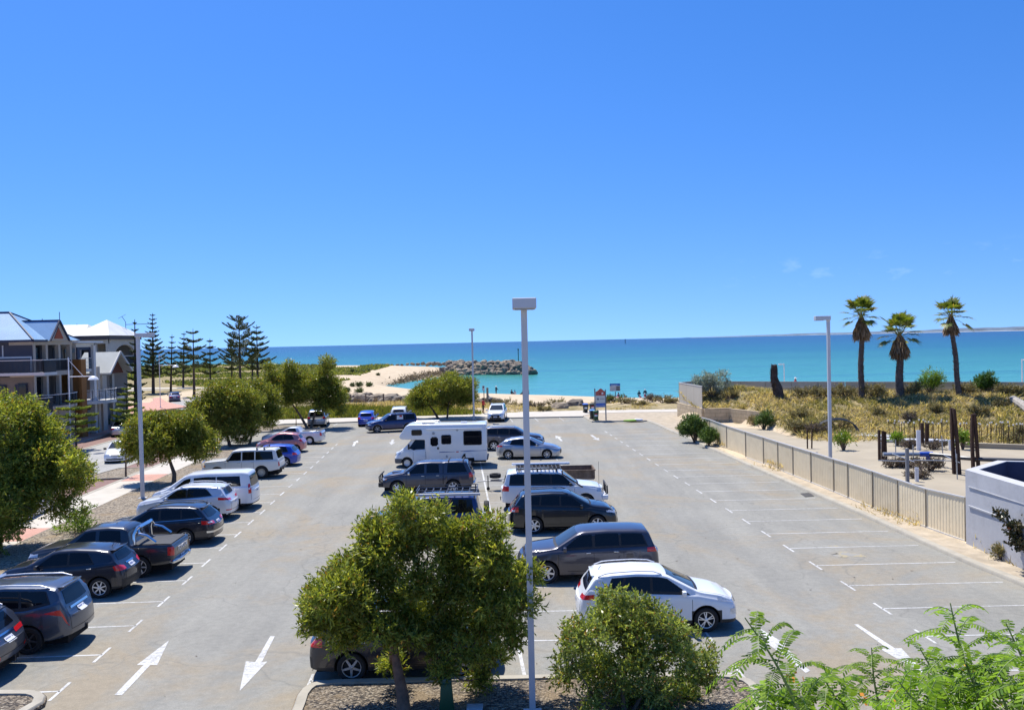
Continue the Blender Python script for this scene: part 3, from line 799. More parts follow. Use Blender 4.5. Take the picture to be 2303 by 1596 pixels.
make_tree('broadleaf_tree', 'dense dark tree with a slanting trunk on the far kerb behind the motorhome', 'tree', at(990, 942, .12),
    [([at(987, 943, .05), aty(974, 922, Y5), aty(964, 908, Y5)], .14), ([at(1006, 943, .05), aty(1007, 920, Y5), aty(1010, 905, Y5)], .12)],
    lobes_px([(1010, 875, 40), (970, 885, 34), (1045, 885, 28), (940, 895, 24), (945, 885, 23), (925, 905, 18), (980, 865, 26), (1015, 858, 26), (1045, 870, 26), (1058, 895, 16), (1010, 885, 31), (975, 895, 29), (1040, 900, 21), (945, 910, 18), (1000, 910, 18), (1062, 862, 13)], Y5, g0, 1.3),
    GUM2, BARK, 20, (.17, .055), 450, 13, (.42, .72))
make_tree('sapling', 'thin young street tree in a pit by the parking lane', 'tree', at(283, 1074, .10),
    [([at(283, 1075, .05), aty(283, 1040, 54.6), aty(284, 1008, 54.6)], .07)], lobes_px([(282, 990, 13), (290, 1000, 9), (274, 1002, 8)], 54.6, g0, .3), GUM2, BARK, 21, (.15, .05), 330, 12, (.22, .36))
make_tree('sapling', 'tiny staked tree in the far left bed', 'tree', at(666, 957, .11), [([at(666, 958, .05), aty(666, 935, 85)], .05)], lobes_px([(665, 925, 8), (668, 918, 6)], 85, g0, .2), GUM2, BARK, 22, (.15, .05), 230, 14, (.2, .3))

# --- conifers with tiers of upswept branches
PINE = leaf_mat('pine_needles', (.022, .048, .014), (.075, .105, .026), None, .12, .6)
PINEY = leaf_mat('young_pine_needles', (.08, .14, .025), (.30, .37, .06), None, .4, .6)
PBARK = mat('pine_bark', (.075, .055, .045), .95, var=.3, scale=4)
def make_pine(label, px, ybase, xtop, ytop, hw, tiers, seed, m=PINE, lift=.42, start=.22, Y=None, group='tiered pines along the street', power=.75, gap=None):
    g = np.random.default_rng(seed)
    base = at(px, ybase, 0) if Y is None else aty(px, ybase, Y)
    top = aty(xtop, ytop, base.y) - base; W = hw * base.y / _FW; H = top.z
    root = thing('tiered_pine', label, 'tree', base, group=group)
    mb = MB(); mb.tube([(0, 0, -.3), top * .3, top * .7, top], [.022 * H, .016 * H, .009 * H, .003 * H], 7)
    Ps, Ds, Ls = [], [], []
    for k in range(tiers):
        t = start + (1 - start) * (k / (tiers - .4)) ** 1.02
        c = top * t; rem = (1 - t)
        L = W * min(1.0, .10 + 1.05 * (rem / (1 - start)) ** power) * g.uniform(.86, 1.08)
        nb = 6 if L > W * .35 else 5
        a0 = g.uniform(0, 6)
        for j in range(nb):
            a = a0 + 2 * PI * j / nb + g.normal() * .16; l = L * g.uniform(.8, 1.1)
            d = np.array([math.cos(a), math.sin(a), 0]); s = np.array([-d[1], d[0], 0])
            rise = lift * g.uniform(.75, 1.2)
            p0 = np.array(c)
            f = lambda u: p0 + d * l * u + np.array([0, 0, 1]) * l * (rise * u ** 1.5 - .05 * u)
            mb.tube([tuple(f(0)), tuple(f(.5)), tuple(f(.95))], [.010 * l + .015, .008 * l + .01, .004], 4, cap=False)
            n = int(90 * l) + 30
            u = g.uniform(.22, 1.0, n) ** .8
            w = l * .24 * np.sin(np.clip((u - .15) / .9, 0, 1) * PI) ** .7 + .03
            q = g.uniform(-1, 1, n)
            pts = p0 + d * (l * u)[:, None] + s * (w * q)[:, None] + np.array([0, 0, 1]) * (l * (rise * u ** 1.5 - .05 * u) + .05 * l * np.abs(q) + .03 * l * g.random(n))[:, None]
            Ps.append(pts); Ds.append(d * .8 + s * (q * .9)[:, None] + np.array([0, 0, .7]) + .3 * rand_dirs(n, g)); Ls.append(np.full((n, 1), .20 + .055 * l))
    P = np.concatenate(Ps); D = np.concatenate(Ds); Ln = np.concatenate(Ls)
    V, F = leaves(P, D, Ln, Ln * .34, g)
    mesh_obj('crown', V, F, m, root); mb.build('trunk', PBARK, root, smooth=True, angle=60)
    return root
make_pine('tallest dense tiered pine behind the left lamp post, many flat tiers', 345, 888, 343, 704, 30, 15, 31)
make_pine('slim tiered pine in front of the white roofed house', 306, 964, 303, 718, 21, 12, 32, start=.25)
make_pine('slender tiered pine standing beside the dark blue sedan', 384, 884, 387, 752, 19, 8, 33, start=.30)
make_pine('small dense tiered pine between two larger ones, left of the open one', 412, 871, 414, 746, 23, 9, 34, start=.25)
make_pine('open tiered pine with long wide lower branches', 437, 893, 434, 739, 36, 5, 35, start=.42, power=.6)
make_pine('short tiered pine with widely spaced tiers against the sea', 473, 866, 472, 760, 27, 6, 36, start=.22)
make_pine('biggest open pine with a broad cup shaped top', 541, 872, 537, 712, 46, 6, 37, start=.30, lift=.62, power=.38)
make_pine('dark tiered pine just right of the biggest one', 580, 862, 577, 730, 38, 8, 38, start=.22)
make_pine('thin background pine left of the biggest one', 522, 858, 520, 757, 22, 6, 39, start=.25)
make_pine('thin background pine partly hidden between the two big ones', 568, 857, 566, 750, 15, 6, 40, start=.25)
make_pine('pine tip showing above the pale gable roof', 176, 905, 173, 728, 17, 11, 41, start=.3)
make_pine('pine tip showing above the blue-grey roof', 96, 905, 95, 716, 17, 11, 42, start=.3)
make_pine('low young pine with drooping bright fronds in front of the orange pillar', 172, 1012, 168, 893, 46, 5, 43, PINEY, .12, .35, power=.5)
make_pine('small bushy young pine behind the pale silver sedan', 286, 978, 284, 868, 38, 7, 44, PINEY, .25, .25)

# --- fan palms on the bank
FAN = leaf_mat('palm_fans', (.07, .12, .016), (.24, .30, .045), (.38, .30, .09), .42, .4)
SKIRT = leaf_mat('dead_fronds', (.18, .12, .07), (.42, .29, .18), None, .25, .9)
PALMT = mat('palm_trunk', (.13, .10, .085), .95, var=.4, scale=7, bmp=.9, bscale=14)
def fan_leaf(p, d, size, g, fold=.3, nseg=15, droop=.25):
    """one fan: stalk end p, direction d"""
    d = d / np.linalg.norm(d); s = np.cross(d, [0, 0, 1.0]); s /= np.linalg.norm(s) + 1e-9; u = np.cross(s, d)
    V = []; F = []
    for k in range(nseg):
        a = (k / (nseg - 1) - .5) * 3.7
        e = d * math.cos(a) + s * math.sin(a) + u * fold * abs(math.sin(a)) * .6
        e /= np.linalg.norm(e); l = size * (1 - .18 * abs(a)) * g.uniform(.88, 1.06)
        side = np.cross(e, u); side /= np.linalg.norm(side) + 1e-9
        m_ = p + e * l * .5; t = p + e * l + np.array([0, 0, -droop * l * g.uniform(.5, 1.3)])
        w = size * .06
        b = len(V); V += [p, m_ + side * w, t, m_ - side * w]; F.append((b, b + 1, b + 2, b + 3))
    return V, F
def make_palm(label, base_px, Yp, top_px, skirt, fan, tw, seed, nf=26):
    g = np.random.default_rng(seed)
    b0 = aty(base_px[0], base_px[1], Yp); b0.z = float(ground_z(b0.x, b0.y)); top = aty(top_px[0], top_px[1], Yp) - b0
    root = thing('fan_palm', label, 'palm', b0, group='fan palms on the grassy bank')
    H = top.z; mb = MB(); n = 14
    pts = [top * (i / n) + Vector((.05 * math.sin(i * .7 + seed), 0, 0)) * (1 if 0 < i < n else 0) for i in range(n + 1)]
    pts[0].z -= .4
    mb.tube(pts, [tw * (1.25 - .4 * i / n) for i in range(n + 1)], 10)
    for k in range(int(H * 44)):
        t = g.uniform(.05, .96); c = top * t; a = g.uniform(0, 2 * PI); r = tw * (1.22 - .4 * t)
        d = Vector((math.cos(a), math.sin(a), 0)); q = c + d * r * .9
        mb.add([q - d.cross(Vector((0, 0, 1))) * .07, q + d.cross(Vector((0, 0, 1))) * .07, q + d * g.uniform(.10, .24) + Vector((0, 0, g.uniform(.02, .2)))], [(0, 1, 2)])
    mb.build('trunk', PALMT, root, smooth=False, fixn=False)
    V = []; F = []; T = np.array(top); st = MB()
    for k in range(nf):
        a = k * 2.39996 + g.normal() * .2; el = np.interp(k, [0, nf * .4, nf * .8, nf], [1.35, .95, .3, -.45]) + g.normal() * .12
        d = np.array([math.cos(a) * math.cos(el), math.sin(a) * math.cos(el), math.sin(el)])
        l = fan * (g.uniform(.8, 1.2) if el > .7 else g.uniform(.65, 1.0))
        p = T + d * l + np.array([0, 0, -.10 * l * (1 - math.sin(max(el, 0)))])
        st.tube([tuple(T), tuple(T + d * l * .55 + np.array([0, 0, .05])), tuple(p)], [.03, .022, .015], 4, cap=False)
        v, f = fan_leaf(p, d + np.array([0, 0, -.25]), fan * g.uniform(.62, .85), g, nseg=21)
        o = len(V); V += v; F += [tuple(i + o for i in q) for q in f]
    mesh_obj('crown', V, np.array(F), FAN, root); st.build('frond_stalk', mat('frond_stalk_green', (.16, .17, .05), .6), root, smooth=True, fixn=False)
    ns = 900; a = g.uniform(0, 2 * PI, ns); t = g.random(ns)
    ln = skirt[0]; rr = np.interp(t, [0, .35, .75, 1.0], [.16, skirt[1] * .62, skirt[1], skirt[1] * .75])
    P = np.stack([np.cos(a) * rr, np.sin(a) * rr, -t * ln * .93], 1) * np.array([1, 1, 1]) * (1 + .1 * g.normal(size=(ns, 1)) * np.array([1, 1, 0])) + T
    D = np.stack([np.cos(a) * .35, np.sin(a) * .35, -np.ones(ns)], 1) + .15 * rand_dirs(ns, g)
    v, f = leaves(P, D, .75, .12, g)
    mesh_obj('dead_frond_skirt', v, f, SKIRT, root)
    return root
make_palm('tallest fan palm with a long brown skirt, leftmost of the three', (1937, 905), 77.5, (1937, 715), (2.05, .62), 1.42, .22, 51)
make_palm('shorter fan palm with a fat brown skirt and the thickest trunk, middle of the three', (2024, 900), 76.5, (2023, 757), (2.0, .72), 1.45, .29, 52)
make_palm('slim leaning fan palm with a small skirt, rightmost of the three', (2158, 908), 74.5, (2139, 716), (1.35, .52), 1.3, .19, 53, 22)
b0 = aty(1753, 890, 79.5); b0.z = float(ground_z(b0.x, b0.y))
st_ = thing('palm_stump', 'crownless dark palm stump covered in old frond bases on the bank', 'stump', b0)
g = np.random.default_rng(5); tp = aty(1741, 820, 79.5) - b0; mb = MB()
mb.tube([(0, 0, -.3), tp * .3 + Vector((-.05, 0, 0)), tp * .6 + Vector((-.22, 0, 0)), tp * .85 + Vector((-.06, 0, 0)), tp], [.52, .46, .34, .31, .26], 10)
for k in range(330):
    t = g.uniform(0, 1) ; c = tp * t + Vector((-.22 * math.sin(t * PI), 0, 0)); a = g.uniform(0, 2 * PI); r = np.interp(t, [0, .4, 1], [.5, .4, .27])
    d = Vector((math.cos(a), math.sin(a), 0)); q = c + d * r * .85; s = d.cross(Vector((0, 0, 1)))
    mb.add([q - s * .09, q + s * .09, q + d * g.uniform(.1, .26) + Vector((0, 0, g.uniform(-.1, .22)))], [(0, 1, 2)])
mb.build('trunk', mat('stump_brown', (.085, .06, .048), .95, var=.5, scale=8), st_, fixn=False)

# --- shrubs on the bank and along the fences
def shrub(name, label, px, py, Yp, w, h, m, seed, leaf=(.16, .05), per=340, grp=None, k=7, lift=.35):
    g = np.random.default_rng(seed)
    b0 = aty(px, py, Yp); b0.z = float(ground_z(b0.x, b0.y)) if Yp < 130 else b0.z
    root = thing(name, label, 'shrub', b0, group=grp)
    L = [(Vector((g.uniform(-.5, .5) * w * .6, g.uniform(-.3, .3) * w * .6, h * g.uniform(lift, .72))), min(w, h) * g.uniform(.26, .38)) for _ in range(7)]
    L += [(Vector((x * w * .30, 0, h * .42)), h * .32) for x in (-1, -.2, .5, 1)]
    cs, rr = sub_blobs([(tuple(c), r) for c, r in L], k, .2, .42, g, low=-.95)
    V, F = blob_leaves(cs, rr, per * 1.7, leaf[0], leaf[1], g, up=.5)
    V[:, 2] = np.maximum(V[:, 2], -.05)
    mesh_obj('foliage', V, F, m, root)
    mb = MB()
    for c, r in L: mb.tube([(0, 0, -.15), c * .5, c], [.05, .035, .015], 5)
    mb.build('stem', BARK, root, smooth=True)
    return root
GREY = leaf_mat('silver_leaves', (.20, .25, .21), (.42, .49, .43), None, .2, .6)
OLIVE = leaf_mat('dry_scrub_leaves', (.12, .115, .045), (.36, .31, .145), (.22, .10, .05), .25, .6)
PURP = leaf_mat('purple_brown_scrub', (.09, .07, .06), (.22, .17, .14), (.12, .14, .06), .2, .7)
HEDGE = leaf_mat('creeper_green', (.045, .095, .018), (.17, .26, .05), None, .2, .5)
shrub('silver_shrub', 'silvery grey rounded shrub behind the corner fence panel', 1602, 893, 84.5, 4.2, 3.0, GREY, 61, (.18, .05), 330, lift=.3)
shrub('shrub', 'loose grey-green shrub between the middle and the slim palm', 2092, 898, 77.0, 2.8, 2.6, BRIGHT, 62, (.18, .035), 260)
shrub('shrub', 'dense bright green rounded shrub at the back fence right of the slim palm', 2221, 884, 75.5, 3.0, 2.2, leaf_mat('vivid_green_leaves', (.03, .085, .010), (.10, .20, .025), None, .3, .5), 63, (.16, .05), 380)
shrub('shrub', 'dark green spreading shrub at the limestone wall end', 1718, 972, 72.5, 1.5, 1.7, HEDGE, 64)
HG = 'dark scrub along the back fence'
for i, (px, py, w, h) in enumerate(((1850, 884, 3.4, 1.5), (1900, 884, 3.0, 1.4), (1965, 884, 2.6, 1.4), (1800, 884, 2.8, 1.2), (2050, 892, 2.2, 1.3), (2170, 884, 2.4, 1.2), (2265, 884, 2.6, 1.1), (2290, 882, 2.0, 1.0))):
    shrub('scrub_bush', 'dark olive scrub bush against the back fence', px, py, np.interp(px, [1700, 2303], [80.5, 73.5]), w, h, OLIVE, 70 + i, (.17, .05), 240, HG)
WG = 'low scrub on the grassy bank'
for i, (px, py, Yp, w, h, m) in enumerate(((1640, 905, 80, 2.2, .9, OLIVE), (1700, 930, 76, 2.4, .9, OLIVE), (1800, 945, 72, 2.4, 1.0, OLIVE), (1880, 972, 68, 3.4, 1.2, OLIVE), (1835, 985, 66.5, 2.6, .9, PURP), (1975, 935, 71, 1.6, .8, OLIVE), (2045, 950, 69, 1.6, .8, PURP), (2110, 935, 70, 1.8, 1.0, OLIVE), (2200, 930, 68, 2.4, 1.2, OLIVE), (2250, 905, 70, 2.2, .8, OLIVE), (2280, 960, 62, 2.6, 1.0, OLIVE), (1790, 975, 67.5, 2.0, 1.2, OLIVE), (1640, 880, 83, 2.4, .8, OLIVE), (2290, 992, 60.5, 2.4, .6, OLIVE))):
    shrub('scrub_bush', 'low dry scrub bush on the grassy bank', px, py, Yp, w, h, m, 90 + i, (.17, .045), 230, WG)
SG = 'purple-brown scrub growing through the slab'
for i, (px, py, w, h) in enumerate(((2040, 1050, 2.4, .75), (2090, 1058, 2.2, .8), (2062, 1075, 1.8, .5), (2010, 1050, 1.8, .55), (2100, 1010, 2.2, .7), (2048, 1008, 1.6, .7), (2075, 990, 1.2, .6))):
    p = at(px, py, .24)
    r_ = shrub('scrub_bush', 'purple-brown scrub bush growing through the concrete slab', px, py, p.y, w, h, PURP, 120 + i, (.12, .04), 420, SG); r_.location.z = .22
for i, (px, py, w, h, lb) in enumerate(((1897, 1012, 1.1, 1.6, 'leggy yellow-green sapling on the slab beside the right lamp post'), (2018, 1002, .9, 1.2, 'thin green weed bush behind the steel stubs on the slab'), (2165, 1010, .9, 1.7, 'tall pale green weed bush between the rusty steel columns'))):
    p = at(px, py, .24); r_ = shrub('weed_bush', lb, px, py, p.y, w, h, BRIGHT, 140 + i, (.14, .05), 150, None, 5, .5); r_.location.z = .22
shrub('climbing_shrub', 'thick green creeper smothering the fence end by the limestone wall', 1562, 968, 66.4, 1.9, 2.4, HEDGE, 150, (.14, .06), 700, None, 12, .25).location.z = .05
shrub('climbing_shrub', 'narrow strip of creeper hanging on the metal fence', 1594, 988, 63.3, .6, 1.9, HEDGE, 151, (.13, .06), 700, None, 16, .25).location.z = .05
shrub('weed_bush', 'low green weeds at the foot of the limestone wall corner', 1541, 958, 73.5, 2.2, .8, OLIVE, 152, (.15, .05), 330).location.z = .05
RB = leaf_mat('round_dark_leaves', (.030, .045, .016), (.10, .085, .035), (.22, .07, .03), .2, .35)
make_tree('leafy_shrub', 'dark shrub with round leaves by the white wall at the right edge', 'shrub', at(2300, 1262, .1), [([at(2300, 1263, .05), aty(2295, 1220, 29.0), aty(2290, 1195, 29.0)], .05)],
    lobes_px([(2290, 1190, 26), (2265, 1180, 18), (2245, 1160, 10), (2300, 1215, 30), (2320, 1170, 30), (2280, 1220, 18), (2240, 1150, 7), (2262, 1155, 8), (2310, 1150, 16)], 29.0, g0, .35), RB, BARK, 160, (.09, .075), 1300, 40, (.14, .28))
shrub('weed_bush', 'dry weed bush at the foot of the white wall', 2258, 1270, 30.2, .9, .6, OLIVE, 161, (.12, .03), 420).location.z = .1
# dune scrub between the beach and the path: bushes one can tell apart
DG = 'dune scrub between the beach and the path'
for i, (px, py, Yp, w, h, m) in enumerate(((1130, 917, 104, 4.2, 1.1, OLIVE), (1175, 916, 105, 3.4, .9, OLIVE), (1205, 920, 102, 3.0, .7, PURP), (1250, 918, 103, 3.4, 1.0, OLIVE), (1225, 929, 97, 2.2, .6, OLIVE), (1385, 911, 106, 3.6, 1.1, HEDGE), (1360, 912, 106, 2.8, .9, OLIVE), (1410, 914, 104, 3.4, .7, OLIVE), (1470, 910, 106, 2.8, 1.1, PURP), (1492, 913, 104, 3.4, .9, OLIVE), (1510, 915, 103, 2.6, .7, OLIVE), (1100, 915, 105, 3.0, 1.0, PURP), (1440, 918, 101, 2.6, .5, OLIVE), (1340, 920, 100, 2.2, .5, OLIVE))):
    shrub('dune_bush', 'low coastal scrub bush on the dune above the beach', px, py, Yp, w, h, m, 170 + i, (.2, .055), 170, DG, 4, .3)
TG = 'small round tufts on the sand spit'
TM = leaf_mat('tuft_green', (.06, .10, .03), (.17, .22, .08), None, .2, .6)
for i, (px, py, w) in enumerate(((792, 841, 16), (803, 841, 8), (815, 840, 9), (829, 838, 9), (792, 864, 11), (807, 864, 17), (831, 863, 14), (780, 880, 16), (809, 880, 17), (850, 842, 6))):
    p = at(px, py, -.1); r_ = shrub('sand_tuft', 'small round green tuft of saltbush on the pale sand', px, py, p.y, w * p.y / _FW, w * .72 * p.y / _FW, TM, 190 + i, (.3, .07), 60, TG, 2.2, .2); r_.location.z = float(ground_z(p.x, p.y)) - .05
# fallen palm log on the bank
p0 = aty(2278, 905, 71); p1 = aty(2325, 950, 66)
for p in (p0, p1): p.z = float(ground_z(p.x, p.y)) + .3
mb = MB(); mb.tube([p0, p0.lerp(p1, .5) + Vector((0, 0, .1)), p1], [.3, .34, .36], 9); g = np.random.default_rng(8)
for k in range(150):
    c = p0.lerp(p1, g.random()); d = Vector(rand_dirs(1, g)[0]); q = c + d * .3
    mb.add([q - d.orthogonal() * .07, q + d.orthogonal() * .07, q + d * .14 + Vector((.1, .1, 0))], [(0, 1, 2)])
tag(mb.build('fallen_log', mat('bleached_log', (.34, .31, .27), .95, var=.4, scale=6), None, fixn=False), 'bleached rough palm log lying on the bank at the right edge', 'log')

# --- grasses (uncountable)
def blades(name, X, Y_, hmin, hmax, w, m, seed, lean=.35, label=None):
    g = np.random.default_rng(seed); n = len(X)
    Z = ground_z(X, Y_); h = g.uniform(hmin, hmax, n); a = g.uniform(0, 2 * PI, n); s = np.stack([np.cos(a), np.sin(a), 0 * a], 1)
    L = np.stack([g.normal(size=n) * lean, g.normal(size=n) * lean, np.ones(n)], 1) * h[:, None]
    P = np.stack([X, Y_, Z - .03], 1); ww = (w * g.uniform(.6, 1.3, n))[:, None]
    V = np.stack([P - s * ww, P + s * ww, P + L * .6 + s * ww * .7, P + L, P + L * .6 - s * ww * .7], 1).reshape(-1, 3)
    F = np.arange(5 * n).reshape(n, 5)
    return tag(mesh_obj(name, V, F, m), label, None, None, 'stuff')
DRY = leaf_mat('dry_grass_blades', (.40, .33, .19), (.68, .58, .37), (.26, .24, .11), .45, .7, .2)
GRN = leaf_mat('green_grass_blades', (.15, .17, .055), (.34, .31, .13), (.50, .41, .22), .40, .7, .2)
REED = leaf_mat('reed_blades', (.10, .14, .028), (.25, .27, .06), (.36, .28, .11), .45, .6, .2)
g = np.random.default_rng(77)
X = g.uniform(15, 50, 130000); Yg = g.uniform(56, 89, 130000)
ok = inside(LOT, X, Yg) & (Yg > slab_edge(X) + .1 + g.normal(size=len(X)) * .5) & (Yg < np.interp(X, [18.7, 32, 46], [88, 81, 74.3]))
X, Yg = X[ok], Yg[ok]; nz = fbm(X, Yg, 4, 41) + .18 * g.normal(size=len(X)); cl = fbm(X, Yg, .9, 45)
a_ = (nz < .53) & (cl > .36); blades('dry_grass', X[a_], Yg[a_], .12, .48, .045, DRY, 1, .9, 'dry golden grass covering the bank')
a_ = (nz >= .53) & (cl > .38); blades('green_grass', X[a_], Yg[a_], .12, .42, .045, GRN, 2, .9, 'greenish grass patches on the bank')
# reedy green strip between the far kerb and the timber fence on the left
X = g.uniform(-46, -3.6, 40000); Yg = g.uniform(94.5, 108, 40000); top_ = np.interp(X, [-46, -24, -14, -7, -3.6], [110, 106, 102.5, 98.5, 96.4])
ok = (Yg < top_ + g.normal(size=len(X)) * .4) & (Yg > 94.6)
blades('reed_grass', X[ok], Yg[ok], .3, .8, .05, REED, 3, .3, 'dense green reedy grass behind the far kerb')
X = g.uniform(-26, -3, 12000); Yg = g.uniform(99, 112, 12000); ok = Yg > np.interp(X, [-26, -14, -7, -3.6], [106.5, 103, 99, 97])
blades('dry_grass', X[ok], Yg[ok], .2, .6, .045, DRY, 4, .4, 'dry grass between the timber fence posts')
X = g.uniform(-3, 17, 9000); Yg = g.uniform(95.5, 108, 9000); ok = fbm(X, Yg, 3, 51) > .5
blades('dry_grass', X[ok], Yg[ok], .08, .3, .04, DRY, 5, .6, 'sparse dry grass on the low dune')
# verge weeds along the metal fence
fl = np.array(fence_line); t = g.uniform(0, len(fl) - 1.001, 2600); i = t.astype(int); f = (t - i)[:, None]
P = fl[i] * (1 - f) + fl[i + 1] * f; P[:, 0] -= np.abs(g.normal(size=len(P))) * .35
ok = fbm(P[:, 0], P[:, 1], 2.5, 61) > .5; P = P[ok]
o = blades('dry_weeds', P[:, 0], P[:, 1], .1, .35, .02, DRY, 6, .6, 'dry weeds along the foot of the metal fence'); o.location.z = .16
X = g.uniform(17.0, 19.5, 1800); Yg = g.uniform(24, 32, 1800); o = blades('dry_weeds', X[X > 17.2], Yg[X > 17.2], .12, .4, .016, DRY, 7, .6, 'straw coloured weeds below the white wall'); o.location.z = .16
# far left coastal heath
X = g.uniform(-150, -40, 60000); Yg = g.uniform(150, 345, 60000)
ok = (fbm(X, Yg, 18, 71) > .47) & (Yg > 172 + (X + 58) * -.45) & inside(LAND, X, Yg)
X, Yg = X[ok], Yg[ok]
HEATH = leaf_mat('coastal_heath', (.10, .15, .035), (.26, .29, .09), (.40, .34, .17), .38, .7, .2)
blades('coastal_heath', X, Yg, .25, .8, .28, HEATH, 8, .5, 'low green coastal heath beyond the street')
# ---------------------------------------------------------------- vehicles
GLASS = glass_mat()
SCREEN = glass_mat('windscreen_glass', (.03, .04, .05), .02)
BLACKPL = mat('black_plastic', (.018, .018, .02), .55, var=.2, scale=8)
RUBBER = mat('tyre_rubber', (.016, .016, .017), .8, var=.25, scale=14)
UNDER = mat('underbody_black', (.006, .006, .007), .9, var=.1)
CHROME = mat('chrome', (.72, .73, .75), .14, 1.0, var=.05)
ALLOY = mat('alloy_rim', (.74, .75, .77), .32, .55, var=.1, scale=12)
ALLOYD = mat('dark_alloy', (.10, .10, .11), .35, .6, var=.1, scale=12)
STEELRIM = mat('steel_rim', (.42, .42, .42), .45, .5, var=.15, scale=12)
RED = mat('tail_light_red', (.62, .014, .016), .12, var=.1, coat=1)
AMBER = mat('amber_lens', (.75, .26, .03), .15, var=.05, coat=1)
LENSC = mat('headlight_lens', (.55, .58, .62), .08, .35, var=.25, scale=20, coat=1)
SEAM = mat('panel_gap', (.008, .008, .009), .8, var=0)
PLATE = mat('number_plate', (.78, .80, .82), .4, var=.04)
PLATEINK = mat('number_plate_ink', (.03, .06, .28), .5, var=0)
WHITEMARK = mat('white_lens', (.8, .8, .8), .2, var=0)
TONNEAU = mat('tonneau_vinyl', (.022, .022, .024), .6, var=.25, scale=4)

def interp(pts, s):
    return np.interp(s, [p[0] for p in pts], [p[1] for p in pts])

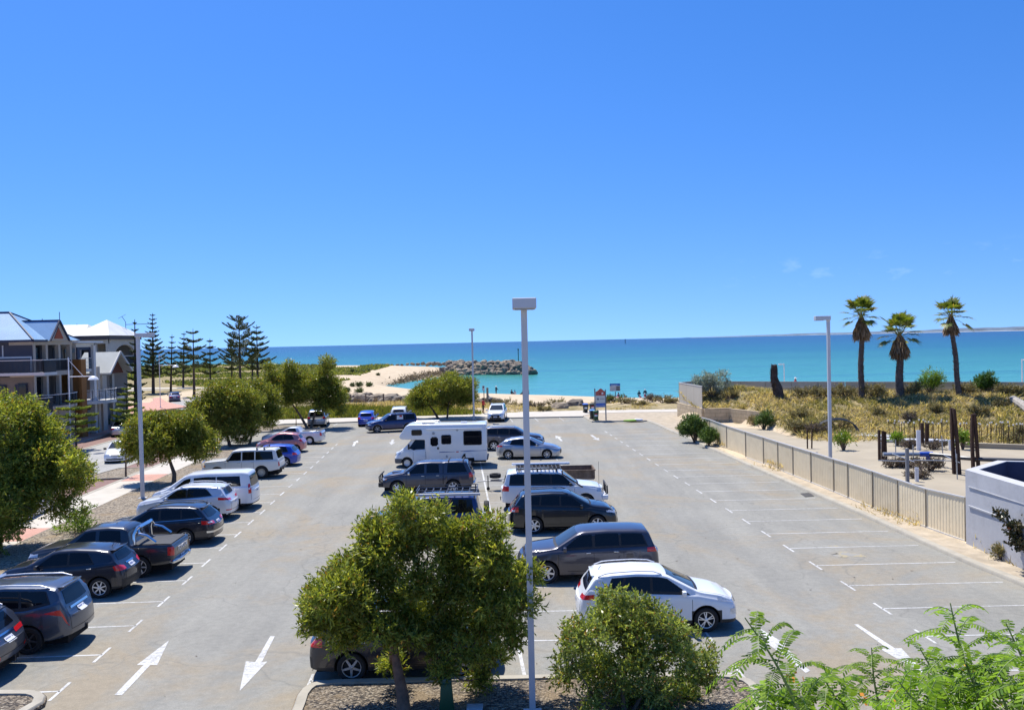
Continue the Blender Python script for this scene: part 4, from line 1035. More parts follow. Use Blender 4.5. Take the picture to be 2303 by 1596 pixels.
class Body:
    def __init__(b, sp):
        b.sp = sp
        b.L, b.W = sp['L'], sp['W']
        b.fo, b.wb, b.r = sp['fo'], sp['wb'], sp['r']
        b.sm = sp.get('smooth', .07)
        b.sill = sp.get('sill', .27)
        b.arch = sp.get('arch', b.r + .055)
    def zt(b, s):
        d = np.linspace(-b.sm, b.sm, 9)
        return float(np.mean(interp(b.sp['prof'], np.clip(s + d, 0, b.L))))
    def zb(b, s):
        return min(float(interp(b.sp['belt'], s)), b.zt(s) - .02)
    def half(b, s):
        sp = b.sp; w = b.W / 2
        t = max(0, 1 - s / 1.3); w -= sp.get('taperf', .07) * t * t
        t = max(0, 1 - (b.L - s) / 1.2); w -= sp.get('taperr', .05) * t * t
        rx = sp.get('rx', .22); ry = sp.get('ry', .15)
        for e in (s, b.L - s):
            q = min(1, max(0, e / rx)); w -= ry * (1 - math.sqrt(max(0, 1 - (1 - q) ** 2)))
        return w
    def low(b, s):
        z = b.sill + sp_rise(b, s)
        for c in (b.fo, b.fo + b.wb):
            d = abs(s - c)
            if d < b.arch:
                z = max(z, b.r + math.sqrt(max(0, b.arch ** 2 - d * d)))
        return z
    def section(b, s):
        sp = b.sp; w = b.half(s); zl = b.low(s); zt = b.zt(s); zb = b.zb(s)
        zl = min(zl, zb - .06)
        g = min(1.0, max(0.0, (zt - zb - .02) / .12))
        tum = sp.get('tumble', .22)
        wt = w - .05 - .03 * g - tum * (zt - zb)
        zm = sp.get('zm', .62)
        sh = sp.get('shoulder', .035)
        p = [(w - .14, zl), (w - .025, zl), (w - .008, max(zl + .015, b.sill + .10)),
             (w, max(zl + .03, min(zm, zb - .12))), (w - sh * .45, max(zl + .04, zb - .09)), (w - sh, max(zl + .05, zb - .025)),
             (w - .05 - .005, zb), (w - .05 - .03 * g, zb + .018 * g + .001)]
        er = sp.get('roofr', .07) * g
        p += [(wt + tum * er * .6 + .004, zt - er - .003), (wt - .012 * g, zt - er * .38 - .002), (wt - .05 * g - .02, zt - .001),
              (wt * .62, zt + sp.get('crown', .03) * min(1, s / .5, (b.L - s) / .5 + .15) * .65),
              (0, zt + sp.get('crown', .03) * min(1, s / .5, (b.L - s) / .5 + .15))]
        return p
    def shear(b, s, z):
        sp = b.sp; d = 0.0
        if s < .7:
            z0 = sp.get('nosez', .5)
            e = min(1.0, abs(z - z0) / .42)
            d += (sp.get('nose', .12) if z > z0 else sp.get('nose', .12) * .6) * e ** 1.8 * (1 - s / .7) ** 1.5
        q = b.L - s
        if q < .6:
            z0 = sp.get('tailz', .6)
            e = min(1.0, abs(z - z0) / .5)
            d -= sp.get('tail', .06) * e ** 1.8 * (1 - q / .6) ** 1.5
            zb = float(interp(sp['belt'], s))
            if z > zb: d -= sp.get('lean', 0) * (z - zb) * (1 - q / .6)
        return b.fo - s - d
    def stations(b):
        L = b.L
        S = list(np.arange(.0, L, .13)) + [0, .015, .04, .08, .14, .22, L, L - .015, L - .04, L - .08, L - .14, L - .22]
        for c in (b.fo, b.fo + b.wb):
            S += [c + b.arch * math.cos(t) for t in np.linspace(0, PI, 17)]
            S += [c - b.arch - .004, c + b.arch + .004]
        for k in ('prof', 'belt'):
            S += [p[0] for p in b.sp[k]] + [p[0] + b.sm for p in b.sp[k]] + [p[0] - b.sm for p in b.sp[k]]
        S = sorted(x for x in S if -1e-6 <= x <= L + 1e-6)
        out = [S[0]]
        for x in S[1:]:
            if x - out[-1] > .0035: out.append(x)
        out[-1] = L
        return out
    def mesh(b):
        V = []; F = []; S = b.stations()
        secs = [b.section(s) for s in S]
        K = len(secs[0]); n = 2 * K - 1
        for s, p in zip(S, secs):
            row = [(y, z) for y, z in p] + [(-y, z) for y, z in p[-2::-1]]
            for y, z in row:
                V.append((b.shear(s, z), y, z))
        for i in range(len(S) - 1):
            for k in range(n - 1):
                F.append((i * n + k, i * n + k + 1, (i + 1) * n + k + 1, (i + 1) * n + k))
        for i, sgn, bulge in ((0, 1, b.sp.get('bulgef', .10)), (len(S) - 1, -1, b.sp.get('bulger', .07))):
            rows = []
            fr = np.linspace(1, -1, 9)
            for lv in range(1, K - 2):
                a = V[i * n + lv]; z = a[2]; row = []
                for j, f in enumerate(fr):
                    if j == 0: row.append(i * n + lv)
                    elif j == 8: row.append(i * n + n - 1 - lv)
                    else:
                        V.append((a[0] + sgn * bulge * (1 - f * f), a[1] * f, z)); row.append(len(V) - 1)
                rows.append(row)
            for r0, r1 in zip(rows, rows[1:]):
                for j in range(8):
                    q = (r0[j], r0[j + 1], r1[j + 1], r1[j])
                    F.append(q if sgn > 0 else q[::-1])
            t = [i * n + k for k in range(K - 3 + 0, n - (K - 3))][1:-1]
            q = tuple(rows[-1][::1]) + tuple(t[::-1])
            F.append(q if sgn > 0 else q[::-1])
        return V, F

def sp_rise(b, s):
    z = 0
    if s < .55: z += b.sp.get('risef', .0) * (1 - s / .55)
    if b.L - s < .55: z += b.sp.get('riser', .06) * (1 - (b.L - s) / .55)
    return z

class Dec:
    """panes, lamps and trims that follow the body's surface"""
    def __init__(d, V, F, body):
        d.t = BVHTree.FromPolygons([Vector(v) for v in V], F)
        d.b = body
    def _samp(d, pts, n):
        pts = np.array(pts, float)
        if len(pts) == 1: return np.repeat(pts, n, 0)
        l = np.r_[0, np.cumsum(np.linalg.norm(np.diff(pts, axis=0), axis=1) + 1e-9)]
        u = np.linspace(0, l[-1], n)
        return np.stack([np.interp(u, l, pts[:, k]) for k in range(pts.shape[1])], 1)
    def near(d, bot, top, n=8, m=4, off=.005):
        """ruled patch between two 3-D lines (s, y, z), pressed on the body"""
        A = d._samp(bot, n); B = d._samp(top, n); P = []
        for i in range(n):
            row = []
            for j in range(m):
                q = A[i] + (B[i] - A[i]) * j / (m - 1)
                loc, nor, *_ = d.t.find_nearest(Vector((d.b.fo - q[0], q[1], q[2])))
                if nor.dot(loc - Vector((d.b.fo - d.b.L / 2, 0, .75))) < 0: nor = -nor
                row.append(loc + nor * off)
            P.append(row)
        return P
    def ray(d, bot, top, mode, n=10, m=5, off=.005):
        A = d._samp(bot, n); B = d._samp(top, n); P = []
        dirs = {'L': Vector((0, -1, 0)), 'R': Vector((0, 1, 0)), 'F': Vector((-1, 0, 0)), 'B': Vector((1, 0, 0)), 'T': Vector((0, 0, -1))}
        D = dirs[mode]
        for i in range(n):
            row = []
            for j in range(m):
                u, v = A[i] + (B[i] - A[i]) * j / (m - 1)
                if mode in 'LR': o = Vector((d.b.fo - u, 0, v))
                elif mode in 'FB': o = Vector((d.b.fo - d.b.L / 2, u, v))
                else: o = Vector((d.b.fo - u, v, 1.0))
                o = o - D * 4
                loc, nor, *_ = d.t.ray_cast(o, D)
                if loc is None:
                    loc, nor, *_ = d.t.find_nearest(o + D * 3.2)
                if nor.dot(D) > 0: nor = -nor
                row.append(loc + nor * off)
            P.append(row)
        return P

def patch(name, Ps, m, parent, smooth=True):
    """grids of points as one mesh with a turned-in rim"""
    mb = MB()
    for P in Ps: mb.grid(P)
    return mb.build(name, m, parent, smooth=smooth, angle=50, fixn=True)

_wheel = {}
def wheel_meshes(r, style, rimm):
    key = (round(r, 3), style, rimm.name)
    if key in _wheel: return _wheel[key]
    tw = .22; rr = r * (.66 if style != 'steel' else .60)
    t = MB()
    t.lathe([(rr, -tw * .42), (r * .90, -tw * .5), (r * .985, -tw * .40), (r, -tw * .25), (r, tw * .25), (r * .985, tw * .40), (r * .90, tw * .5), (rr * 1.03, tw * .46), (rr, tw * .36), (rr * .98, tw * .05), (0.001, tw * .05)], 28, 'y')
    to = t.build('wheel', RUBBER, None, smooth=True, angle=40, fixn=False)
    m = MB()
    m.lathe([(rr * .985, tw * .10), (rr * .93, tw * .30), (rr * .95, tw * .43), (rr * 1.01, tw * .45), (rr * 1.02, tw * .40)], 28, 'y')
    y0 = tw * .34
    if style == 'steel':
        m.lathe([(rr * .95, tw * .15), (rr * .80, tw * .16), (rr * .66, tw * .36), (rr * .40, tw * .30), (rr * .30, tw * .42), (rr * .16, tw * .44), (0.001, tw * .45)], 24, 'y')
    else:
        ns, w0, w1, dbl = {'five': (5, .26, .20, 0), 'six': (6, .20, .16, 0), 'six_wide': (6, .30, .26, 0), 'ten': (10, .16, .14, 0), 'twin': (5, .12, .11, .17), 'seven': (7, .20, .17, 0)}[style]
        m.lathe([(rr * .24, tw * .1), (rr * .24, y0 + .01), (rr * .15, y0 + .02), (.001, y0 + .02)], 14, 'y')
        for k in range(ns):
            for o in ((-dbl, dbl) if dbl else (0,)):
                a = 2 * PI * k / ns + .3
                p = Vector((math.cos(a + o * .4), 0, math.sin(a + o * .4))) * rr * .18
                q = Vector((math.cos(a + o), 0, math.sin(a + o))) * rr * .95
                x = (q - p).normalized(); s_ = Vector((x.z, 0, -x.x))
                V = []
                for e, w, y in ((p, w0, y0 + .012), (q, w1, y0)):
                    for sg, yy in ((-1, y - .03), (-1, y), (1, y), (1, y - .03)):
                        V.append(e + s_ * sg * w * rr * .5 + Vector((0, yy, 0)))
                m.add(V, [(0, 1, 5, 4), (1, 2, 6, 5), (2, 3, 7, 6), (4, 5, 6, 7), (3, 2, 1, 0)])
    ro = m.build('rim', rimm, None, smooth=True, angle=35)
    _wheel[key] = (to.data, ro.data)
    for o in (to, ro): bpy.data.objects.remove(o)
    return _wheel[key]

def add_wheels(root, x_front, x_rear, half, r, style='five', rimm=None, n=4, xs=None):
    tm, rm = wheel_meshes(r, style, rimm or ALLOY)
    for x in (xs or (x_front, x_rear)):
        for sg in (1, -1):
            w = put(bpy.data.objects.new('wheel', tm), root)
            w.location = (x, sg * half, r); w.rotation_euler = (0, random.uniform(0, 2), PI if sg < 0 else 0)
            q = put(bpy.data.objects.new('rim', rm), w)

def rounded_box(name, c, d, m, parent, bev=.03, rz=0, rx=0, ry=0, seg=2):
    return MB().box(c, d, rz, rx, ry).build(name, m, parent, bevel=bev, seg=seg)

def place(root, heading, ref, pos):
    """turn the vehicle to the heading (deg) and bring its point ref onto pos"""
    root.rotation_euler = (0, 0, R(heading))
    v = Matrix.Rotation(R(heading), 3, 'Z') @ Vector((ref[0], ref[1], 0))
    root.location = (pos[0] - v.x, pos[1] - v.y, pos[2] if len(pos) > 2 else 0)

def make_car(name, sp, label, cat, pm, group=None):
    b = Body(sp); V, F = b.mesh()
    root = thing(name, label, cat, group=group)
    L, W, fo, wb, r = b.L, b.W, b.fo, b.wb, b.r
    # shell, split into painted body and dark lower cladding
    cz = sp.get('clad', 0)
    body_f, clad_f = [], []
    for f in F:
        zc = sum(V[i][2] for i in f) / len(f); xc = fo - sum(V[i][0] for i in f) / len(f)
        lim = cz
        if cz:
            for c in (fo, fo + wb):
                d_ = math.hypot(xc - c, zc - r)
                if d_ < b.arch + .055 and abs(V[f[0]][1]) > W * .3: lim = 9
            if xc < .12 or xc > L - .12: lim = cz + sp.get('cladbump', .12) if lim < 9 else 9
        (clad_f if (cz and zc < lim) else body_f).append(f)
    def sub(fs):
        ids = sorted({i for f in fs for i in f}); mp = {i: k for k, i in enumerate(ids)}
        return [V[i] for i in ids], [tuple(mp[i] for i in f) for f in fs]
    v_, f_ = sub(body_f); bo = mesh_obj('body', v_, f_, pm, root, smooth=True, angle=32)
    if clad_f:
        v_, f_ = sub(clad_f); mesh_obj('lower_cladding', v_, f_, sp.get('cladm', BLACKPL), root, smooth=True, angle=32)
    d = Dec(V, F, b)
    ub = MB(); zu = min(.95, min(b.zb(s) for s in np.linspace(.25, L - .25, 12)) - .06)
    ub.box((fo - L / 2, 0, (zu + .20) / 2), (L - .32, W - .56, zu - .20))
    ub.build('underbody', UNDER, root)
    add_wheels(root, 0, -wb, W / 2 - .13 + sp.get('track', 0), r, sp.get('rim', 'five'), sp.get('rimm', ALLOY))
    drop = sp.get('drop', .095)
    # side windows over a dark surround
    wins = sp.get('wins', [])
    for mode in 'LR':
        if sp.get('surround', True) and wins:
            a = wins[0]; z = wins[-1]
            bs = np.linspace(a[0] - .04, z[2] + .05, 14); ts = np.linspace(a[1] - .03, z[3] + .03, 14)
            P = d.ray([(s, b.zb(s) + .008) for s in bs], [(s, max(b.zb(s) + .012, b.zt(s) - drop + .022)) for s in ts], mode, 22, 5, .0025)
            patch('window_trim', [P], sp.get('trimm', BLACKPL), root)
        for w in wins:
            bs = np.linspace(w[0], w[2], 8); ts = np.linspace(w[1], w[3], 8)
            P = d.ray([(s, b.zb(s) + .035) for s in bs], [(s, max(b.zb(s) + .04, b.zt(s) - drop)) for s in ts], mode, 12, 5, .006)
            patch('side_window', [P], GLASS, root)
        if sp.get('beltchrome'):
            a = wins[0]; z = wins[-1]; ss = np.linspace(a[0] - .05, z[2] + .06, 14)
            patch('belt_moulding', [d.ray([(s, b.zb(s) + .006) for s in ss], [(s, b.zb(s) + .03) for s in ss], mode, 20, 2, .008)], CHROME, root)
        if sp.get('seams'):
            Ps = []
            for s in sp['seams']:
                Ps.append(d.ray([(s - .006, b.sill + .12), (s + .006, b.sill + .12)], [(s - .006, b.zb(s) - .02), (s + .006, b.zb(s) - .02)], mode, 2, 8, .002))
            s0, s1 = sp['seams'][0], sp['seams'][-1]
            Ps.append(d.ray([(s0, b.sill + .115), (s1, b.sill + .115)], [(s0, b.sill + .13), (s1, b.sill + .13)], mode, 8, 2, .002))
            patch('door_gap', Ps, SEAM, root)
        sg = 1 if mode == 'L' else -1
        for s in sp.get('handles', []):
            z = b.zb(s) - sp.get('hz', .10); y = b.half(s) + .004
            rounded_box('door_handle', (fo - s, sg * y, z), (.17, .035, .032), sp.get('handlem', pm), root, .012)
        if sp.get('mirror'):
            s = sp['mirror']; z = b.zb(s) + .09
            y = b.half(s) + .05
            mb = MB().box((fo - s, sg * (y - .05), z - .05), (.07, .16, .04))
            mb.box((fo - s, sg * (y + .045), z), (.11, .19, .14))
            mb.build('wing_mirror', sp.get('mirrorm', pm), root, bevel=.035, seg=2)
        if sp.get('rails'):
            s0, s1 = sp['rails']; ss = np.linspace(s0, s1, 9)
            h = [0] + [.055] * 7 + [0]
            yy = lambda s: b.half(s) - .13 - sp.get('tumble', .22) * (b.zt(s) - b.zb(s))
            MB().tube([(fo - s, sg * yy(s), b.zt(s) + h_ + .005) for s, h_ in zip(ss, h)], .018, 6).build('roof_rail', sp.get('railm', ALLOY), root, smooth=True)
        if sp.get('step'):
            MB().tube([(-r - .12, sg * (W / 2 - .06), .34), (-wb + r + .12, sg * (W / 2 - .06), .34)], .05, 8).build('side_step', sp.get('stepm', ALLOY), root, smooth=True)
        for key, nm, m_ in (('hl', 'headlight', LENSC), ('tl', 'tail_light', RED), ('fog', 'fog_lamp', LENSC), ('refl', 'reflector', RED), ('ind', 'indicator', AMBER)):
            if sp.get(key):
                bot, top = sp[key]
                P = d.near([(s, sg * y, z) for s, y, z in bot], [(s, sg * y, z) for s, y, z in top], 12, 5, .009)
                patch(nm, [P], sp.get(key + 'm', m_), root)
        if sp.get('tl2'):
            bot, top = sp['tl2']
            patch('reverse_light', [d.near([(s, sg * y, z) for s, y, z in bot], [(s, sg * y, z) for s, y, z in top], 8, 4, .014)], WHITEMARK, root)
    if sp.get('screen'):
        s0, w0, s1, w1 = sp['screen']
        n_ = 9
        bot = [(s0 + .05 * abs(f) ** 2, f * w0) for f in np.linspace(-1, 1, n_)]
        top = [(s1 + .04 * abs(f) ** 2, f * w1) for f in np.linspace(-1, 1, n_)]
        patch('windscreen', [d.ray(bot, top, 'T', 12, 8, .006)], SCREEN, root)
        bot2 = [(s0 - .09 + .05 * abs(f) ** 2, f * w0) for f in np.linspace(-1, 1, n_)]
        patch('wiper_cowl', [d.ray(bot2, [(a - .004, c) for a, c in bot], 'T', 10, 3, .004)], BLACKPL, root)
    if sp.get('back'):
        w0, z0, w1, z1 = sp['back']
        bot = [(f * w0, z0 + .03 * f * f) for f in np.linspace(-1, 1, 7)]; top = [(f * w1, z1 - .02 * f * f) for f in np.linspace(-1, 1, 7)]
        patch('rear_window', [d.ray(bot, top, 'B', 12, 7, .007)], GLASS, root)
    if sp.get('backT'):
        s0, w0, s1, w1 = sp['backT']
        patch('rear_window', [d.ray([(s1, -w1), (s1, w1)], [(s0, -w0), (s0, w0)], 'T', 12, 8, .007)], GLASS, root)
    if sp.get('grille'):
        w0, z0, w1, z1 = sp['grille']
        patch('grille', [d.ray([(-w0, z0), (w0, z0)], [(-w1, z1), (w1, z1)], 'F', 8, 4, .006)], sp.get('grillem', BLACKPL), root)
    if sp.get('intake'):
        w0, z0, w1, z1 = sp['intake']
        patch('air_intake', [d.ray([(-w0, z0), (w0, z0)], [(-w1, z1), (w1, z1)], 'F', 8, 4, .006)], BLACKPL, root)
    for key, mode in (('rplate', 'B'), ('fplate', 'F')):
        if sp.get(key):
            z = sp[key]
            P = d.ray([(-.19, z - .06), (.19, z - .06)], [(-.19, z + .06), (.19, z + .06)], mode, 4, 3, .012)
            pl = patch('number_plate', [P], PLATE, root)
            Q = []
            for k in range(7):
                y = -.145 + k * .047
                if k == 1: continue
                Q.append(d.ray([(y - .014, z - .03), (y + .014, z - .03)], [(y - .014, z + .03), (y + .014, z + .03)], mode, 2, 2, .015))
            patch('plate_characters', Q, PLATEINK, pl)
    if sp.get('garnish'):
        w0, z0, z1 = sp['garnish']
        patch('tailgate_garnish', [d.ray([(-w0, z0), (w0, z0)], [(-w0 * .97, z1), (w0 * .97, z1)], 'B', 8, 3, .018)], CHROME, root)
    if sp.get('bumpchrome'):
        z0, z1 = sp['bumpchrome']
        patch('bumper_trim', [d.near([(L - .25, -W / 2 + .02, z0), (L - .02, -W * .36, z0), (L, 0, z0), (L - .02, W * .36, z0), (L - .25, W / 2 - .02, z0)],
                                     [(L - .25, -W / 2 + .02, z1), (L - .02, -W * .36, z1), (L, 0, z1), (L - .02, W * .36, z1), (L - .25, W / 2 - .02, z1)], 16, 3, .02)], CHROME, root)
    if sp.get('back') and sp.get('rplate'):
        w0, z0 = sp['back'][0] + .07, sp['back'][1]; zb_ = b.sill + .26; Q = []
        for sg in (1, -1):
            Q.append(d.ray([(sg * w0 - .006, zb_), (sg * w0 + .006, zb_)], [(sg * (w0 + .02) - .006, z0), (sg * (w0 + .02) + .006, z0)], 'B', 2, 8, .003))
        Q.append(d.ray([(-w0, zb_ - .006), (w0, zb_ - .006)], [(-w0, zb_ + .008), (w0, zb_ + .008)], 'B', 10, 2, .003))
        patch('tailgate_gap', Q, SEAM, root)
    if sp.get('spoiler'):
        s, w, z = sp['spoiler']
        rounded_box('roof_spoiler', (fo - s, 0, z), (.24, w * 2, .04), sp.get('spoilm', pm), root, .018, ry=R(5))
    if sp.get('hoodgap'):
        s0, s1 = sp['hoodgap']; Ps = []
        for sg in (1, -1):
            w = lambda s: sg * (b.half(s) - .17)
            Ps.append(d.ray([(s, w(s) - .006) for s in np.linspace(s0, s1, 6)], [(s, w(s) + .006) for s in np.linspace(s0, s1, 6)], 'T', 10, 2, .002))
        patch('bonnet_gap', Ps, SEAM, root)
    if sp.get('aerial'):
        s, lean, h = sp['aerial']
        z = b.zt(s)
        MB().tube([(fo - s, 0, z), (fo - s - lean, 0, z + h)], .008, 5).build('aerial', BLACKPL, root)
    root['body_ref'] = 0
    return root, b, d
def lights(W, L, z0, z1, yin=.55, side=.32, rise=.05, front=True, h2=None, s_in=.04):
    """lamp cluster round the corner: inner end on the face, outer end on the side"""
    w = W / 2; s = (lambda q: q) if front else (lambda q: L - q)
    h = z1 - z0; h2 = h if h2 is None else h2
    zc0, zc1 = z0 + rise * .5, z1 + rise * .4
    ze = z0 + rise
    return ([(s(s_in), yin * w, z0), (s(.10), .88 * w, zc0), (s(side), w, ze + (h - h2) * .5)],
            [(s(s_in + .03), yin * w, z1), (s(.14), .90 * w, zc1), (s(side), w, ze + (h - h2) * .5 + h2)])

# profiles: (distance from the nose, height)
SUV = dict(tumble=.24, taperf=.09, taperr=.06, rx=.26, ry=.19)
def S(**k):
    q = dict(SUV); q.update(k); return q
sportage = S(L=4.44, W=1.855, fo=.90, wb=2.64, r=.345, rim='twin', sill=.26, clad=.33, cladbump=.04,
    prof=[(0, .84), (.10, .93), (.45, 1.02), (.98, 1.11), (1.12, 1.15), (1.95, 1.565), (2.2, 1.61), (2.8, 1.635), (3.5, 1.60), (3.98, 1.535), (4.30, 1.13), (4.38, 1.02), (4.44, .86)],
    belt=[(0, .80), (1.1, 1.03), (2.4, 1.08), (3.4, 1.15), (4.44, 1.26)], wins=[(1.36, 1.98, 2.36, 2.36), (2.44, 2.44, 3.22, 3.10), (3.30, 3.18, 3.62, 3.48)],
    screen=(1.14, .70, 1.92, .56), back=(.62, 1.14, .50, 1.47), hl=lights(1.855, 4.44, .77, .88, .48, .55, .13), tl=lights(1.855, 4.44, .93, 1.07, .45, .42, .04, False),
    fog=([(.07, .62, .50), (.22, .86, .50)], [(.07, .60, .62), (.22, .86, .64)]), grille=(.42, .72, .46, .80), intake=(.5, .36, .55, .52), mirror=1.52, handles=[2.2, 3.1], seams=[1.28, 2.40, 3.42],
    rails=(2.1, 3.9), rplate=.78, hoodgap=(.2, 1.05), spoiler=(3.96, .50, 1.525), aerial=(3.85, -.10, .14), nose=.16)
kluger = S(L=4.785, W=1.91, fo=.945, wb=2.79, r=.37, rim='six_wide', sill=.30, roofr=.09,
    prof=[(0, .88), (.08, 1.0), (.4, 1.08), (1.12, 1.16), (1.28, 1.20), (2.02, 1.64), (2.22, 1.69), (3.0, 1.73), (4.0, 1.715), (4.47, 1.67), (4.66, 1.22), (4.73, 1.08), (4.785, .9)],
    belt=[(0, .85), (1.1, 1.08), (2.4, 1.13), (4.785, 1.20)], wins=[(1.50, 2.06, 2.50, 2.50), (2.60, 2.60, 3.42, 3.40), (3.50, 3.48, 4.36, 4.20)],
    screen=(1.30, .74, 1.98, .58), back=(.66, 1.2, .55, 1.58), hl=lights(1.91, 4.785, .80, .95, .50, .40, .06), tl=lights(1.91, 4.785, 1.0, 1.17, .55, .42, .03, False),
    grille=(.45, .72, .5, .90), intake=(.5, .36, .55, .55), mirror=1.56, handles=[2.36, 3.3], handlem=CHROME, seams=[1.34, 2.55, 3.56], rplate=.92, hoodgap=(.2, 1.1), fplate=.55, nose=.14)
captiva = S(L=4.64, W=1.85, fo=.88, wb=2.705, r=.37, rim='six_wide', sill=.30, roofr=.09,
    prof=[(0, .85), (.10, .96), (.4, 1.05), (1.0, 1.14), (1.14, 1.18), (1.95, 1.62), (2.2, 1.67), (2.8, 1.70), (3.7, 1.67), (4.10, 1.61), (4.44, 1.18), (4.56, 1.05), (4.64, .88)],
    belt=[(0, .84), (1.1, 1.05), (2.4, 1.10), (3.4, 1.15), (4.64, 1.24)], wins=[(1.38, 1.98, 2.40, 2.40), (2.48, 2.48, 3.28, 3.22), (3.36, 3.30, 4.0, 3.78)],
    screen=(1.16, .72, 1.92, .57), back=(.62, 1.2, .50, 1.54), hl=lights(1.85, 4.64, .78, .93, .48, .46, .10), tl=lights(1.85, 4.64, .94, 1.16, .58, .40, .03, False),
    tl2=([(4.50, .78, .96), (4.40, .88, .98)], [(4.49, .78, 1.04), (4.38, .88, 1.05)]),
    grille=(.42, .68, .48, .84), intake=(.5, .36, .55, .52), mirror=1.55, handles=[2.28, 3.18], seams=[1.30, 2.44, 3.44], rails=(2.1, 4.0), railm=BLACKPL, rplate=.85, hoodgap=(.2, 1.06), nose=.15, beltchrome=False)
mazda3 = dict(L=4.46, W=1.795, fo=.92, wb=2.70, r=.32, rim='seven', sill=.20, tumble=.30, taperf=.12, taperr=.08, rx=.30, ry=.22,
    prof=[(0, .66), (.10, .76), (.4, .86), (1.0, .97), (1.2, 1.01), (2.05, 1.40), (2.35, 1.45), (2.8, 1.46), (3.4, 1.40), (3.9, 1.27), (4.22, 1.05), (4.36, .97), (4.46, .78)],
    belt=[(0, .64), (1.1, .90), (2.4, .94), (3.4, 1.00), (4.46, 1.05)], wins=[(1.48, 2.08, 2.52, 2.52), (2.60, 2.60, 3.45, 3.32)], screen=(1.22, .70, 2.02, .54), back=(.56, 1.06, .46, 1.30),
    hl=lights(1.795, 4.46, .66, .75, .52, .60, .10), tl=lights(1.795, 4.46, .86, .98, .45, .45, .02, False), grille=(.48, .36, .55, .58), mirror=1.62, handles=[2.38, 3.22], seams=[1.36, 2.56, 3.42], rplate=.62, hoodgap=(.2, 1.1), nose=.22)
lc200 = S(L=4.95, W=1.97, fo=.92, wb=2.85, r=.40, rim='five', sill=.42, roofr=.08, tumble=.20,
    prof=[(0, 1.02), (.08, 1.10), (.5, 1.18), (1.15, 1.24), (1.28, 1.27), (1.98, 1.80), (2.2, 1.86), (3.0, 1.90), (4.2, 1.89), (4.72, 1.84), (4.86, 1.32), (4.92, 1.2), (4.95, 1.0)],
    belt=[(0, .98), (1.1, 1.20), (2.4, 1.24), (4.95, 1.28)], wins=[(1.50, 2.02, 2.52, 2.52), (2.62, 2.62, 3.50, 3.50), (3.58, 3.58, 4.55, 4.50)],
    screen=(1.30, .78, 1.94, .66), back=(.72, 1.3, .64, 1.74), hl=lights(1.97, 4.95, .88, 1.06, .52, .36, .04), tl=lights(1.97, 4.95, 1.0, 1.26, .68, .34, .02, False),
    grille=(.46, .80, .5, 1.02), mirror=1.64, mirrorm=BLACKPL, handles=[2.40, 3.38], seams=[1.44, 2.57, 3.6], handlem=CHROME, rplate=.95, hoodgap=(.2, 1.2), tail=.03)
colorado = S(L=5.05, W=1.80, fo=.90, wb=3.05, r=.38, rim='six_wide', sill=.42, roofr=.08, tumble=.22, taperr=.02,
    prof=[(0, .90), (.08, 1.00), (.5, 1.09), (1.12, 1.16), (1.26, 1.19), (1.92, 1.66), (2.15, 1.71), (2.7, 1.735), (3.34, 1.72), (3.40, 1.70), (3.46, 1.73), (4.2, 1.75), (4.72, 1.71), (4.92, 1.25), (5.0, 1.12), (5.05, .9)],
    belt=[(0, .86), (1.1, 1.08), (2.4, 1.12), (5.05, 1.14)], wins=[(1.46, 1.98, 2.38, 2.38), (2.50, 2.52, 3.20, 3.16), (3.62, 3.66, 4.72, 4.52)], surround=False,
    screen=(1.28, .70, 1.88, .58), back=(.62, 1.2, .56, 1.6), hl=lights(1.80, 5.05, .80, .94, .56, .30, .04), tl=lights(1.80, 5.05, .88, 1.14, .75, .22, .02, False),
    ind=([(.20, .85, .82), (.33, .89, .83)], [(.20, .85, .94), (.33, .89, .95)]), mirror=1.56, mirrorm=CHROME, handles=[2.30, 3.12], handlem=CHROME, seams=[1.40, 2.44, 3.40], hoodgap=(.2, 1.16), step=True, stepm=BLACKPL, tail=.02)
explorer = S(L=4.79, W=1.78, fo=.86, wb=2.835, r=.36, rim='five', rimm=STEELRIM, sill=.36, roofr=.08, tumble=.24, clad=.40, cladbump=.16, cladm=mat('grey_gold_trim', (.30, .28, .25), .5),
    prof=[(0, .84), (.08, .93), (.5, 1.02), (1.2, 1.10), (1.34, 1.13), (2.02, 1.60), (2.2, 1.65), (3.0, 1.68), (4.2, 1.66), (4.55, 1.60), (4.68, 1.12), (4.75, 1.0), (4.79, .85)],
    belt=[(0, .80), (1.1, 1.02), (4.79, 1.08)], wins=[(1.56, 2.06, 2.55, 2.55), (2.66, 2.66, 3.48, 3.44), (3.56, 3.52, 4.42, 4.34)], screen=(1.36, .68, 1.96, .56), back=(.62, 1.1, .55, 1.52),
    hl=lights(1.78, 4.79, .72, .86, .55, .30, .02), tl=lights(1.78, 4.79, .88, 1.12, .76, .20, .0, False), mirror=1.66, mirrorm=BLACKPL, handles=[2.44, 3.34], seams=[1.5, 2.6, 3.62], rails=(2.2, 4.4), railm=BLACKPL, grille=(.42, .66, .46, .82), hoodgap=(.2, 1.2), rplate=.8)
